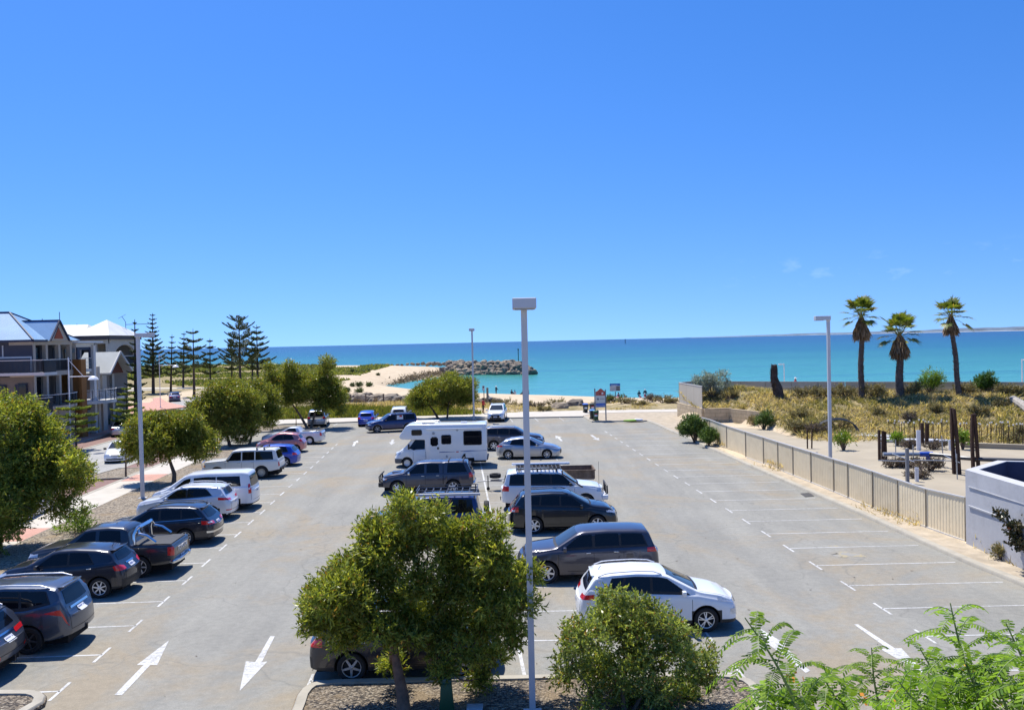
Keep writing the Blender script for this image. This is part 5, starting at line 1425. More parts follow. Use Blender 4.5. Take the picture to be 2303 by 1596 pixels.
outlander = S(L=4.655, W=1.80, fo=.92, wb=2.67, r=.345, rim='twin', sill=.26, clad=.32,
    prof=[(0, .86), (.08, .95), (.4, 1.03), (1.0, 1.11), (1.14, 1.14), (1.95, 1.60), (2.2, 1.65), (2.8, 1.68), (3.7, 1.64), (4.2, 1.57), (4.5, 1.12), (4.6, 1.0), (4.655, .85)],
    belt=[(0, .82), (1.1, 1.02), (4.655, 1.16)], wins=[(1.38, 1.98, 2.42, 2.42), (2.5, 2.5, 3.3, 3.24), (3.38, 3.32, 4.0, 3.8)], screen=(1.16, .70, 1.92, .56), back=(.6, 1.14, .5, 1.5),
    hl=lights(1.80, 4.655, .78, .90, .42, .42, .05), tl=lights(1.80, 4.655, .92, 1.04, .4, .4, .02, False), grille=(.30, .80, .44, .86), intake=(.62, .34, .40, .74), fplate=.56, mirror=1.55, handles=[2.3, 3.2], seams=[1.3, 2.46, 3.46], hoodgap=(.2, 1.05), rails=(2.1, 4.1))
pajero = S(L=4.785, W=1.815, fo=.87, wb=2.80, r=.38, rim='six', rimm=ALLOYD, sill=.36, roofr=.08, riser=.12,
    prof=[(0, .92), (.08, 1.02), (.5, 1.10), (1.15, 1.18), (1.28, 1.21), (2.0, 1.70), (2.2, 1.75), (3.0, 1.79), (4.1, 1.76), (4.42, 1.70), (4.66, 1.22), (4.73, 1.12), (4.785, .92)],
    belt=[(0, .88), (1.1, 1.08), (2.4, 1.14), (3.6, 1.18), (4.3, 1.34), (4.785, 1.5)], wins=[(1.50, 2.02, 2.50, 2.50), (2.60, 2.60, 3.42, 3.36), (3.50, 3.44, 4.22, 4.10)], trimm=BLACKPL,
    screen=(1.30, .70, 1.94, .58), back=(.62, 1.25, .52, 1.64), hl=lights(1.815, 4.785, .84, .98, .5, .4, .04),
    tl=([(4.76, .74, .74), (4.72, .85, .80), (4.60, .90, 1.02), (4.12, .905, 1.10)], [(4.76, .80, .74), (4.70, .88, .98), (4.55, .88, 1.20), (4.14, .90, 1.12)]),
    mirror=1.6, handles=[2.38, 3.3], handlem=CHROME, seams=[1.44, 2.55, 3.5], rplate=1.04, garnish=(.52, 1.13, 1.19), rails=(2.1, 4.2), spoiler=(4.40, .55, 1.72), tail=.05)
fiat = S(L=4.25, W=1.80, fo=.86, wb=2.57, r=.345, rim='seven', sill=.28, clad=.36, cladbump=.16, roofr=.10, tumble=.28, rx=.34, ry=.24,
    prof=[(0, .80), (.10, .92), (.4, 1.02), (.95, 1.11), (1.08, 1.14), (1.85, 1.54), (2.1, 1.585), (2.6, 1.60), (3.3, 1.56), (3.72, 1.49), (4.02, 1.12), (4.14, 1.03), (4.25, .85)],
    belt=[(0, .78), (1.0, 1.03), (2.4, 1.06), (3.2, 1.11), (4.25, 1.22)], wins=[(1.32, 1.88, 2.36, 2.36), (2.44, 2.44, 3.22, 3.02)], screen=(1.10, .68, 1.82, .54), back=(.56, 1.16, .47, 1.42),
    hl=lights(1.80, 4.25, .82, .96, .58, .36, .06), tl=([(4.17, .52, .86), (4.06, .76, .88), (3.94, .84, .90)], [(4.15, .52, 1.04), (4.02, .76, 1.06), (3.88, .84, 1.05)]),
    mirror=1.48, handles=[2.24, 3.12], handlem=CHROME, seams=[1.24, 2.40, 3.34], garnish=(.30, 1.02, 1.06), rplate=.95, spoiler=(3.74, .54, 1.51), aerial=(3.52, .12, .22))
hilux = S(L=5.26, W=1.835, fo=.94, wb=3.085, r=.39, rim='six', sill=.45, roofr=.09, tumble=.24, taperr=.0, ry=.06, rx=.08,
    prof=[(0, .95), (.08, 1.04), (.5, 1.13), (1.2, 1.22), (1.34, 1.25), (2.05, 1.74), (2.3, 1.79), (2.9, 1.82), (3.42, 1.78), (3.58, 1.70), (3.70, 1.20), (3.74, 1.175), (5.12, 1.175), (5.24, 1.16), (5.26, .95)],
    belt=[(0, .90), (1.1, 1.12), (2.4, 1.16), (3.6, 1.17), (5.26, 1.17)], wins=[(1.56, 2.08, 2.46, 2.46), (2.58, 2.60, 3.38, 3.32)], surround=False, screen=(1.36, .70, 1.98, .58), smooth=.04,
    hl=lights(1.835, 5.26, .82, .98, .5, .45, .06), tl=([(5.25, .80, .78), (5.20, .91, .78), (5.06, .915, .80)], [(5.25, .80, 1.10), (5.20, .91, 1.10), (5.06, .915, 1.10)]),
    mirror=1.64, mirrorm=CHROME, handles=[2.36, 3.28], handlem=CHROME, seams=[1.48, 2.52, 3.5], rplate=.62, tail=.0, bulger=.02, aerial=(2.9, .05, .05), crown=.02)
outback = S(L=4.815, W=1.84, fo=.92, wb=2.745, r=.35, rim='ten', sill=.26, clad=.33, roofr=.08, tumble=.27,
    prof=[(0, .78), (.10, .88), (.4, .97), (1.1, 1.06), (1.26, 1.09), (2.1, 1.53), (2.35, 1.575), (2.9, 1.60), (3.8, 1.565), (4.22, 1.50), (4.62, 1.08), (4.74, .98), (4.815, .8)],
    belt=[(0, .75), (1.1, .98), (2.4, 1.02), (3.6, 1.07), (4.815, 1.16)], wins=[(1.52, 2.14, 2.56, 2.56), (2.66, 2.66, 3.48, 3.44), (3.56, 3.50, 4.28, 4.0)], beltchrome=True, screen=(1.28, .72, 2.06, .56), back=(.60, 1.1, .5, 1.42),
    hl=lights(1.84, 4.815, .72, .85, .5, .45, .06), tl=lights(1.84, 4.815, .84, 1.0, .5, .46, .03, False), tl2=([(4.74, .66, .90), (4.62, .86, .92)], [(4.72, .66, .96), (4.60, .86, .98)]),
    mirror=1.66, handles=[2.42, 3.36], seams=[1.44, 2.6, 3.52], rails=(2.05, 4.2), railm=BLACKPL, rplate=.86, bumpchrome=(.52, .60), spoiler=(4.26, .54, 1.515))
tucson = S(L=4.475, W=1.85, fo=.90, wb=2.67, r=.35, rim='five', sill=.26, clad=.33, cladbump=.10, roofr=.09, tumble=.27,
    prof=[(0, .86), (.08, .96), (.4, 1.05), (1.0, 1.13), (1.14, 1.16), (1.95, 1.585), (2.2, 1.635), (2.8, 1.655), (3.6, 1.61), (4.0, 1.55), (4.30, 1.14), (4.42, 1.0), (4.475, .85)],
    belt=[(0, .82), (1.1, 1.04), (2.4, 1.09), (3.4, 1.16), (4.475, 1.30)], wins=[(1.38, 1.98, 2.40, 2.40), (2.48, 2.48, 3.60, 3.30)], beltchrome=True, screen=(1.16, .70, 1.92, .56), back=(.56, 1.2, .5, 1.48),
    hl=lights(1.85, 4.475, .80, .93, .42, .50, .07), tl=lights(1.85, 4.475, .96, 1.08, .42, .55, .05, False), refl=([(4.40, .62, .50), (4.28, .86, .50)], [(4.40, .62, .55), (4.28, .86, .55)]),
    mirror=1.54, handles=[2.28, 3.2], seams=[1.3, 2.44, 3.42], rails=(2.1, 3.9), rplate=.84, spoiler=(4.04, .55, 1.565), fplate=.5)
imax = dict(L=5.125, W=1.92, fo=.95, wb=3.2, r=.34, rim='six_wide', sill=.26, tumble=.16, taperf=.12, taperr=.05, rx=.26, ry=.18, roofr=.12, riser=.05, clad=.34, cladbump=.02,
    prof=[(0, .86), (.08, .96), (.35, 1.06), (.72, 1.14), (.86, 1.19), (1.75, 1.80), (2.0, 1.87), (2.8, 1.92), (4.6, 1.92), (4.95, 1.86), (5.06, 1.30), (5.11, 1.1), (5.125, .85)],
    belt=[(0, .82), (1.0, 1.10), (2.0, 1.18), (5.125, 1.20)], wins=[(1.18, 1.72, 2.06, 2.06), (2.22, 2.22, 3.32, 3.32), (3.36, 3.36, 4.56, 4.50)], surround=False, drop=.19, screen=(.90, .76, 1.70, .64), back=(.76, 1.18, .68, 1.74),
    hl=lights(1.92, 5.125, .82, 1.0, .52, .55, .12), tl=lights(1.92, 5.125, .86, 1.34, .82, .16, .0, False, s_in=.08), tl2=([(5.02, .84, 1.06), (4.96, .92, 1.06)], [(5.02, .84, 1.14), (4.96, .92, 1.14)]),
    mirror=1.3, handles=[2.0], seams=[1.1, 2.14, 3.34], rplate=.92, tail=.03)
lc60 = dict(L=4.70, W=1.80, fo=.85, wb=2.73, r=.385, rim='steel', rimm=mat('worn_rim', (.45, .43, .38), .5, .4), sill=.46, tumble=.15, taperf=.03, taperr=.02, rx=.08, ry=.06, roofr=.06, smooth=.03, nose=.03, tail=.03, bulgef=.02, bulger=.03, riser=.1,
    prof=[(0, 1.06), (.06, 1.10), (.5, 1.13), (1.30, 1.19), (1.38, 1.21), (1.76, 1.72), (1.95, 1.78), (2.6, 1.81), (4.2, 1.80), (4.42, 1.76), (4.62, 1.18), (4.68, 1.12), (4.70, .9)],
    belt=[(0, 1.02), (1.2, 1.12), (4.70, 1.14)], wins=[(1.52, 1.82, 2.32, 2.32), (2.40, 2.40, 3.14, 3.14), (3.22, 3.22, 4.32, 4.24)], surround=False, drop=.12, screen=(1.40, .74, 1.72, .66), back=(.70, 1.2, .64, 1.68),
    hl=([(0, .50, .80), (.02, .80, .80)], [(0, .50, .96), (.02, .80, .96)]), ind=([(.03, .86, .80), (.14, .90, .80)], [(.03, .86, .94), (.14, .90, .94)]), tl=([(4.69, .80, .76), (4.64, .89, .76)], [(4.69, .80, 1.02), (4.64, .89, 1.02)]),
    grille=(.46, .78, .46, .98), mirror=1.56, mirrorm=BLACKPL, handles=[2.2, 3.02], handlem=CHROME, seams=[1.36, 2.36, 3.1], hoodgap=(.1, 1.3))
hatch = dict(L=4.30, W=1.75, fo=.88, wb=2.60, r=.315, rim='five', sill=.20, tumble=.28, taperf=.10, taperr=.07, rx=.28, ry=.20,
    prof=[(0, .66), (.10, .78), (.4, .87), (1.0, .97), (1.16, 1.0), (1.95, 1.40), (2.2, 1.45), (2.8, 1.465), (3.5, 1.41), (3.82, 1.34), (4.12, .98), (4.22, .9), (4.30, .72)],
    belt=[(0, .64), (1.0, .88), (2.4, .92), (4.30, 1.0)], wins=[(1.40, 2.0, 2.44, 2.44), (2.52, 2.52, 3.30, 3.20), (3.38, 3.26, 3.66, 3.52)], screen=(1.18, .68, 1.92, .54), back=(.58, 1.0, .48, 1.30),
    hl=lights(1.75, 4.3, .64, .76, .55, .4, .06), tl=lights(1.75, 4.3, .76, .94, .62, .30, .02, False), mirror=1.54, handles=[2.3, 3.16], seams=[1.3, 2.48, 3.36], rplate=.62, grille=(.4, .5, .42, .6), intake=(.5, .3, .5, .42), fplate=.42, hoodgap=(.2, 1.05))
micra = dict(L=3.72, W=1.66, fo=.68, wb=2.43, r=.30, rim='seven', sill=.20, tumble=.28, taperf=.12, taperr=.10, rx=.36, ry=.26, roofr=.12,
    prof=[(0, .66), (.10, .82), (.3, .92), (.78, 1.03), (.92, 1.07), (1.60, 1.46), (1.85, 1.52), (2.2, 1.54), (2.9, 1.47), (3.22, 1.38), (3.46, 1.06), (3.60, .94), (3.72, .72)],
    belt=[(0, .66), (.9, .96), (2.4, .99), (3.72, 1.06)], wins=[(1.12, 1.64, 2.10, 2.10), (2.18, 2.18, 2.96, 2.78)], drop=.14, screen=(.94, .62, 1.56, .50), back=(.52, 1.08, .44, 1.34),
    hl=lights(1.66, 3.72, .78, .92, .6, .34, .08), tl=([(3.56, .60, .84), (3.44, .74, .84)], [(3.50, .60, 1.0), (3.36, .74, 1.02)]), mirror=1.26, handles=[2.0, 2.84], seams=[1.06, 2.14, 3.0], rplate=.66)
falcon_ute = dict(L=5.05, W=1.87, fo=.94, wb=3.10, r=.33, rim='steel', sill=.24, tumble=.28, taperf=.10, taperr=.03, rx=.2, ry=.14, smooth=.05,
    prof=[(0, .70), (.10, .80), (.4, .89), (1.30, 1.0), (1.46, 1.03), (2.22, 1.40), (2.4, 1.44), (2.8, 1.45), (3.02, 1.42), (3.26, 1.10), (3.32, 1.085), (4.95, 1.10), (5.03, 1.08), (5.05, .85)],
    belt=[(0, .68), (1.2, .92), (2.4, .96), (3.3, 1.04), (5.05, 1.08)], wins=[(1.72, 2.28, 2.94, 2.82)], screen=(1.48, .72, 2.18, .56), hl=lights(1.87, 5.05, .66, .78, .5, .5, .08),
    tl=([(5.04, .78, .72), (4.98, .92, .72), (4.88, .93, .72)], [(5.04, .78, 1.0), (4.98, .92, 1.0), (4.88, .93, 1.0)]), mirror=1.86, handles=[2.72], seams=[1.6, 2.98], rplate=.6, nose=.18)
territory = S(L=4.86, W=1.90, fo=.92, wb=2.84, r=.35, rim='five', sill=.28,
    prof=[(0, .80), (.10, .92), (.4, 1.0), (1.1, 1.08), (1.25, 1.11), (2.0, 1.60), (2.25, 1.66), (3.0, 1.70), (4.1, 1.67), (4.44, 1.60), (4.70, 1.12), (4.80, 1.0), (4.86, .84)],
    belt=[(0, .78), (1.1, 1.0), (4.86, 1.08)], wins=[(1.50, 2.04, 2.52, 2.52), (2.62, 2.62, 3.44, 3.40), (3.52, 3.48, 4.3, 4.12)], screen=(1.27, .72, 1.96, .58), back=(.66, 1.12, .54, 1.54), tl=lights(1.9, 4.86, .86, 1.10, .66, .30, .0, False),
    hl=lights(1.9, 4.86, .74, .88, .5, .42, .06), mirror=1.66, mirrorm=BLACKPL, handles=[2.42, 3.34], seams=[1.42, 2.57, 3.5], rplate=.84)
rav4 = S(L=4.60, W=1.815, fo=.88, wb=2.66, r=.36, rim='five', rimm=STEELRIM, sill=.28, clad=.36, cladbump=.16,
    prof=[(0, .84), (.10, .95), (.4, 1.04), (1.0, 1.12), (1.14, 1.16), (1.95, 1.60), (2.2, 1.66), (2.8, 1.69), (3.8, 1.65), (4.15, 1.58), (4.38, 1.10), (4.50, 1.0), (4.60, .84)],
    belt=[(0, .80), (1.1, 1.02), (4.6, 1.12)], wins=[(1.38, 1.98, 2.42, 2.42), (2.5, 2.5, 3.3, 3.26), (3.38, 3.34, 4.02, 3.86)], screen=(1.16, .70, 1.92, .56), back=(.6, 1.12, .5, 1.5), tl=lights(1.815, 4.6, .86, 1.10, .66, .36, .02, False),
    hl=lights(1.815, 4.6, .76, .92, .52, .42, .08), mirror=1.54, handles=[2.3, 3.2], seams=[1.3, 2.46, 3.46], handlem=CHROME)
sedan = dict(L=4.50, W=1.72, fo=.90, wb=2.55, r=.30, rim='seven', sill=.19, tumble=.30, taperf=.12, taperr=.10, rx=.28, ry=.20,
    prof=[(0, .58), (.10, .70), (.4, .78), (1.15, .90), (1.32, .93), (2.05, 1.34), (2.3, 1.39), (2.8, 1.395), (3.2, 1.34), (3.78, 1.0), (3.9, .97), (4.38, .93), (4.48, .84), (4.50, .7)],
    belt=[(0, .56), (1.2, .82), (2.4, .86), (4.5, .90)], wins=[(1.56, 2.12, 2.46, 2.46), (2.54, 2.54, 3.34, 3.14)], screen=(1.34, .68, 2.02, .52), backT=(3.26, .52, 3.74, .64),
    hl=lights(1.72, 4.5, .56, .68, .40, .42, .05), tl=lights(1.72, 4.5, .70, .84, .50, .25, .0, False), grille=(.24, .54, .26, .64), intake=(.55, .26, .58, .36), fplate=.42, mirror=1.7, mirrorm=BLACKPL, handles=[2.36, 3.2], seams=[1.46, 2.5, 3.36], rplate=.66, hoodgap=(.2, 1.2))
oldwagon = S(L=4.70, W=1.85, fo=.85, wb=2.75, r=.40, rim='steel', sill=.45, roofr=.07, tumble=.18, rx=.14, ry=.10,
    prof=[(0, 1.0), (.06, 1.08), (.5, 1.14), (1.2, 1.22), (1.34, 1.25), (1.92, 1.80), (2.1, 1.86), (2.8, 1.90), (4.2, 1.88), (4.5, 1.82), (4.62, 1.24), (4.68, 1.1), (4.70, .9)],
    belt=[(0, .96), (1.1, 1.16), (4.7, 1.22)], wins=[(1.5, 1.98, 2.4, 2.4), (2.5, 2.5, 3.3, 3.3), (3.4, 3.4, 4.36, 4.3)], surround=False, screen=(1.36, .74, 1.88, .64), back=(.66, 1.28, .6, 1.72),
    hl=lights(1.85, 4.7, .84, 1.0, .52, .30, .02), tl=lights(1.85, 4.7, .9, 1.14, .8, .16, .0, False), mirror=1.6, mirrorm=BLACKPL, handles=[2.3, 3.2], seams=[1.44, 2.45, 3.36])
GROUP_L = 'cars parked nose in along the left row'
GROUP_C = 'vehicles parked in the middle rows'
GROUP_F = 'cars parked along the beach side kerb'
GROUP_S = 'cars in the street'
P_ = dict(
    white=paint('white_paint', (.78, .80, .82), .0, .35), cream=paint('old_white_paint', (.72, .71, .66), .0, .45),
    silverwhite=paint('silver_white_paint', (.66, .69, .74), .25), silver=paint('silver_paint', (.42, .44, .48), .75),
    grey=paint('grey_paint', (.062, .062, .082), .5), dgrey=paint('dark_grey_paint', (.045, .047, .055), .5),
    bluegrey=paint('blue_grey_paint', (.075, .088, .118), .55), black=paint('black_paint', (.008, .009, .012), .2),
    navy=paint('navy_paint', (.010, .013, .026), .3), blue=paint('bright_blue_paint', (.010, .055, .42), .35),
    dblue=paint('dark_blue_paint', (.012, .028, .12), .35), pink=paint('pink_paint', (.50, .20, .20), .45), lightsilver=paint('pale_silver_paint', (.52, .55, .58), .6))

# --- left row, near to far, noses to the left; pos = contact point of the rear wheel on our side
def left_row(name, sp, label, cat, pm, pos, heading=183.0):
    c, b, d = make_car(name, sp, label, cat, pm, GROUP_L)
    place(c, heading, (-sp['wb'], sp['W'] / 2 - .02), pos)
    return c, b, d
santafe = dict(pajero); santafe.update(W=1.88, rim='twin', rimm=ALLOY, tl=lights(1.88, 4.785, .98, 1.12, .40, .5, .04, False), refl=([(4.70, .55, .55), (4.56, .9, .55)], [(4.70, .55, .62), (4.56, .9, .62)]),
    prof=[(0, .86), (.08, .96), (.5, 1.05), (1.1, 1.13), (1.24, 1.16), (1.98, 1.60), (2.2, 1.65), (3.0, 1.68), (3.9, 1.64), (4.28, 1.56), (4.60, 1.12), (4.71, 1.02), (4.785, .84)], garnish=(.40, 1.04, 1.08), rplate=.92, back=(.6, 1.16, .5, 1.5), spoiler=(4.28, .54, 1.58), clad=.36, cladbump=.14)
c, b, d = left_row('parked_car', santafe, 'blue-grey SUV cut off by the frame at the near end of the left row', 'car', P_['bluegrey'], (-14.15, 20.85))
def towbar(c, b, x=0, z=.40):
    mb = MB().tube([(b.fo - b.L + .25, 0, z), (b.fo - b.L - .10, 0, z)], .03, 6)
    mb.tube([(b.fo - b.L - .08, 0, z), (b.fo - b.L - .10, 0, z + .1)], .022, 6).box((b.fo - b.L - .02, 0, z - .04), (.16, .08, .05))
    mb.box((b.fo - b.L + .16, 0, z), (.08, .9, .07))
    mb.build('tow_bar', BLACKPL, c)
towbar(c, b)
c, b, d = left_row('parked_car', pajero, 'large grey-blue SUV with tall red tail lights and black tow bar', 'car', P_['bluegrey'], (-13.41, 23.12))
towbar(c, b, z=.46)
c, b, d = left_row('parked_car', fiat, 'black rounded hatchback with a red strip along its lower door', 'car', P_['navy'], (-13.94, 28.24))
patch('red_door_strip', [d.ray([(2.3, .50), (2.97, .50)], [(2.3, .62), (2.97, .62)], m, 8, 2, .012) for m in 'LR'], mat('red_strip', (.55, .03, .02), .35), c)
c, b, d = left_row('pickup_truck', hilux, 'dark grey double cab pickup with chrome sports bar and covered tray', 'pickup', P_['dgrey'], (-13.67, 30.66))
X = lambda s: b.fo - s
for sg in (1, -1):
    MB().tube([(X(3.86), sg * .80, 1.2), (X(3.84), sg * .78, 1.55), (X(3.92), sg * .70, 1.76), (X(3.96), sg * .60, 1.80)], .06, 8).build('sports_bar_leg', CHROME, c, smooth=True)
    MB().tube([(X(4.00), sg * .76, 1.58), (X(4.30), sg * .78, 1.50), (X(4.62), sg * .80, 1.26)], .055, 8).build('sports_bar_brace', CHROME, c, smooth=True)
MB().tube([(X(3.94), -.64, 1.79), (X(3.94), .64, 1.79)], .06, 8).tube([(X(4.02), -.76, 1.60), (X(3.95), -.66, 1.76), (X(4.04), 0, 1.79), (X(3.95), .66, 1.76), (X(4.02), .76, 1.60)], .035, 8).build('sports_bar', CHROME, c, smooth=True)
patch('tonneau_cover', [d.ray([(3.80, -.80), (3.80, .80)], [(5.16, -.80), (5.16, .80)], 'T', 8, 8, .022)], TONNEAU, c)
tg = patch('tailgate_gap', [d.ray([(-.76, z), (.76, z)], [(-.76, z + .012), (.76, z + .012)], 'B', 6, 2, .004) for z in (.72, 1.10)], SEAM, c)
rounded_box('rear_bumper', (X(5.33), 0, .56), (.16, 1.0, .13), CHROME, c, .04)
for sg in (1, -1):
    rounded_box('bumper_corner', (X(5.26), sg * .72, .56), (.20, .46, .13), CHROME, c, .04, rz=-sg * R(16))
towbar(c, b, z=.46)
def letters(txt, parent, loc, size, m, rot, depth=.004, name='lettering'):
    cu = bpy.data.curves.new('lettering', 'FONT'); cu.body = txt; cu.size = size; cu.extrude = depth
    cu.align_x = 'CENTER'; cu.align_y = 'CENTER'
    o = bpy.data.objects.new('lettering', cu); COL.objects.link(o)
    bpy.context.view_layer.update()
    me = bpy.data.meshes.new_from_object(o.evaluated_get(bpy.context.evaluated_depsgraph_get()))
    bpy.data.objects.remove(o)
    me.materials.clear(); me.materials.append(m)
    q = put(bpy.data.objects.new(name, me), parent)
    q.location = loc; q.rotation_euler = rot
    return q
letters('TOYOTA', c, (X(5.285) - .012, 0, .93), .24, mat('badge_grey', (.88, .88, .90), .4), (PI / 2, 0, -PI / 2))
c, b, d = left_row('parked_car', outback, 'black station wagon with roof rails and ten spoke wheels', 'car', P_['navy'], (-13.85, 35.46))
c, b, d = left_row('parked_car', tucson, 'silver-white SUV beside the white van, thin red tail lights', 'car', P_['silverwhite'], (-14.5, 40.35))
c, b, d = left_row('passenger_van', imax, 'white passenger van with long dark side windows', 'van', P_['white'], (-14.28, 42.83))
c, b, d = left_row('parked_car', lc60, 'old boxy off-white four wheel drive wagon with two roof bars', 'car', P_['cream'], (-15.84, 53.09))
for s in (3.3, 3.75):
    mb = MB()
    for sg in (1, -1):
        mb.box((b.fo - s, sg * .72, 1.84), (.08, .05, .14))
    mb.bar((b.fo - s, -.80, 1.92), (b.fo - s, .80, 1.92), .05, .03)
    mb.build('roof_bar', BLACKPL, c)
MB().bar((b.fo + .06, -.84, .62), (b.fo + .06, .84, .62), .10, .14).build('front_bumper', CHROME, c, bevel=.02)
MB().bar((b.fo - b.L - .05, -.80, .60), (b.fo - b.L - .05, .80, .60), .09, .12).build('rear_bumper', BLACKPL, c, bevel=.02)
MB().tube([(b.fo - .05, .70, .72), (b.fo + .12, .70, .78), (b.fo + .12, .70, 1.05), (b.fo + .10, .3, 1.12), (b.fo + .10, -.3, 1.12), (b.fo + .12, -.70, 1.05), (b.fo + .12, -.70, .78), (b.fo - .05, -.7, .72)], .03, 6).build('bull_bar', CHROME, c, smooth=True)
towbar(c, b, z=.5)
blu = dict(hatch); blu.update(rplate=.5)
c, b, d = left_row('parked_car', blu, 'bright blue hatchback half hidden behind the old white wagon', 'car', P_['blue'], (-15.71, 58.1))
c, b, d = left_row('parked_car', micra, 'small rounded pink hatchback', 'car', P_['pink'], (-16.83, 65.42), 182)
c, b, d = left_row('utility_truck', falcon_ute, 'silver-white car based utility with black tray cover', 'utility', P_['silverwhite'], (-16.99, 70.59), 181)
patch('tonneau_cover', [d.ray([(3.40, -.74), (3.40, .74)], [(4.94, -.78), (4.94, .78)], 'T', 8, 8, .02)], TONNEAU, c)

# --- middle rows
def mid(name, sp, label, cat, pm, heading, ref, pos):
    c, b, d = make_car(name, sp, label, cat, pm, GROUP_C)
    place(c, heading, ref, pos)
    return c, b, d
c, b, d = mid('pickup_truck', colorado, 'grey double cab pickup with canopy and black bull bar, towing the box trailer', 'pickup', P_['grey'], 180, (0, .88), (-6.43, 46.28))
X = lambda s: b.fo - s
MB().tube([(X(.05), .62, .60), (X(-.10), .62, .70), (X(-.12), .60, .98), (X(-.02), .52, 1.10), (X(-.02), -.52, 1.10), (X(-.12), -.60, .98), (X(-.10), -.62, .70), (X(.05), -.62, .60)], .035, 8).tube([(X(-.10), .25, .62), (X(-.08), .25, 1.08)], .03, 6).tube([(X(-.10), -.25, .62), (X(-.08), -.25, 1.08)], .03, 6).tube([(X(.1), .84, .74), (X(-.06), .62, .78), (X(-.06), -.62, .78), (X(.1), -.84, .74)], .03, 6).build('bull_bar', BLACKPL, c, smooth=True)
MB().box((X(-.02), 0, .56), (.26, 1.60, .26)).build('bull_bar_base', BLACKPL, c, bevel=.05)
patch('canopy_gap', [d.ray([(3.395, .55), (3.43, .55)], [(3.395, 1.60), (3.43, 1.60)], m, 2, 10, .004) for m in 'LR'], SEAM, c)
for s in (3.7, 4.5):
    MB().bar((X(s), -.70, 1.79), (X(s), .70, 1.79), .05, .03).build('roof_bar', BLACKPL, c)
rounded_box('bonnet_scoop', (X(.80), 0, 1.15), (.5, .5, .07), P_['grey'], c, .03)
rounded_box('rear_bumper', (X(5.08), 0, .55), (.14, 1.5, .14), CHROME, c, .04)
for fx in (0, -3.05):
    pass
c, b, d = mid('parked_car', mazda3, 'silver hatchback behind the lamp post', 'car', P_['silver'], -3.4, (0, -.88), (2.25, 58.99))
c, b, d = mid('parked_car', kluger, 'dark grey SUV with roof rails poking out from behind the motorhome', 'car', P_['grey'], -4, (-2.79, -.93), (-1.55, 64.06))
for sg in (1, -1):
    MB().tube([(b.fo - 2.2, sg * .60, 1.74), (b.fo - 2.5, sg * .60, 1.80), (b.fo - 3.8, sg * .60, 1.80), (b.fo - 4.1, sg * .60, 1.73)], .02, 6).build('roof_rail', ALLOY, c, smooth=True)
c, b, d = mid('parked_car', lc200, 'big white four wheel drive wagon with black roof rack and bull bar', 'car', P_['white'], 0, (.92 + .12, -.9), at(1352, 1128, .35).xy[:] if 0 else (4.42, 41.0))
X = lambda s: b.fo - s
mb = MB()
for sg in (1, -1):
    mb.bar((X(2.05), sg * .68, 2.02), (X(4.25), sg * .68, 2.02), .04, .05)
    for s in (2.3, 3.2, 4.1): mb.box((X(s), sg * .70, 1.94), (.06, .04, .16))
for k in range(12): mb.bar((X(2.07 + k * .196), -.68, 2.02), (X(2.07 + k * .196), .68, 2.02), .05, .025)
for k in range(5): mb.bar((X(2.05), -.54 + k * .27, 2.0), (X(4.25), -.54 + k * .27, 2.0), .04, .02)
mb.build('roof_rack', BLACKPL, c)
MB().tube([(X(1.55), .80, 2.06), (X(4.45), .80, 2.06)], .07, 10).build('rolled_awning', ALLOY, c, smooth=True)
MB().tube([(X(.0), .74, .70), (X(-.16), .70, .78), (X(-.16), .62, 1.12), (X(-.10), .40, 1.22), (X(-.10), -.40, 1.22), (X(-.16), -.62, 1.12), (X(-.16), -.70, .78), (X(.0), -.74, .70)], .04, 8).tube([(X(-.12), .3, .7), (X(-.1), .3, 1.2)], .035, 6).tube([(X(-.12), -.3, .7), (X(-.1), -.3, 1.2)], .035, 6).build('bull_bar', BLACKPL, c, smooth=True)
MB().box((X(-.04), 0, .62), (.30, 1.86, .24)).build('front_bumper', P_['white'], c, bevel=.06)
MB().tube([(X(.25), -.80, 1.1), (X(.25), -.80, 2.35)], .008, 5).build('aerial', BLACKPL, c)
MB().tube([(X(1.05), -.98, 1.15), (X(1.5), -.92, 1.45), (X(2.0), -.84, 1.78), (X(2.02), -.84, 1.95)], .035, 6).build('snorkel', BLACKPL, c, smooth=True)
towbar(c, b, z=.5)
c, b, d = mid('parked_car', captiva, 'black SUV with bright red tail lights beside the lamp post', 'car', P_['black'], 1.0, (-2.705, -.90), (.77, 36.21))
c, b, d = mid('parked_car', kluger, 'dark grey SUV facing left behind the lamp post, nearest of its kind', 'car', P_['grey'], 180, (0, .93), (1.02, 28.79))
c, b, d = mid('parked_car', sportage, 'white SUV with black wheel arches, partly behind the round bush', 'car', P_['white'], -1.0, (0, -.90), (5.27, 23.72))
c, b, d = mid('parked_car', rav4, 'dark SUV in the shade behind the big front tree', 'car', P_['navy'], 1.5, (-2.66, -.88), at(791, 1534))
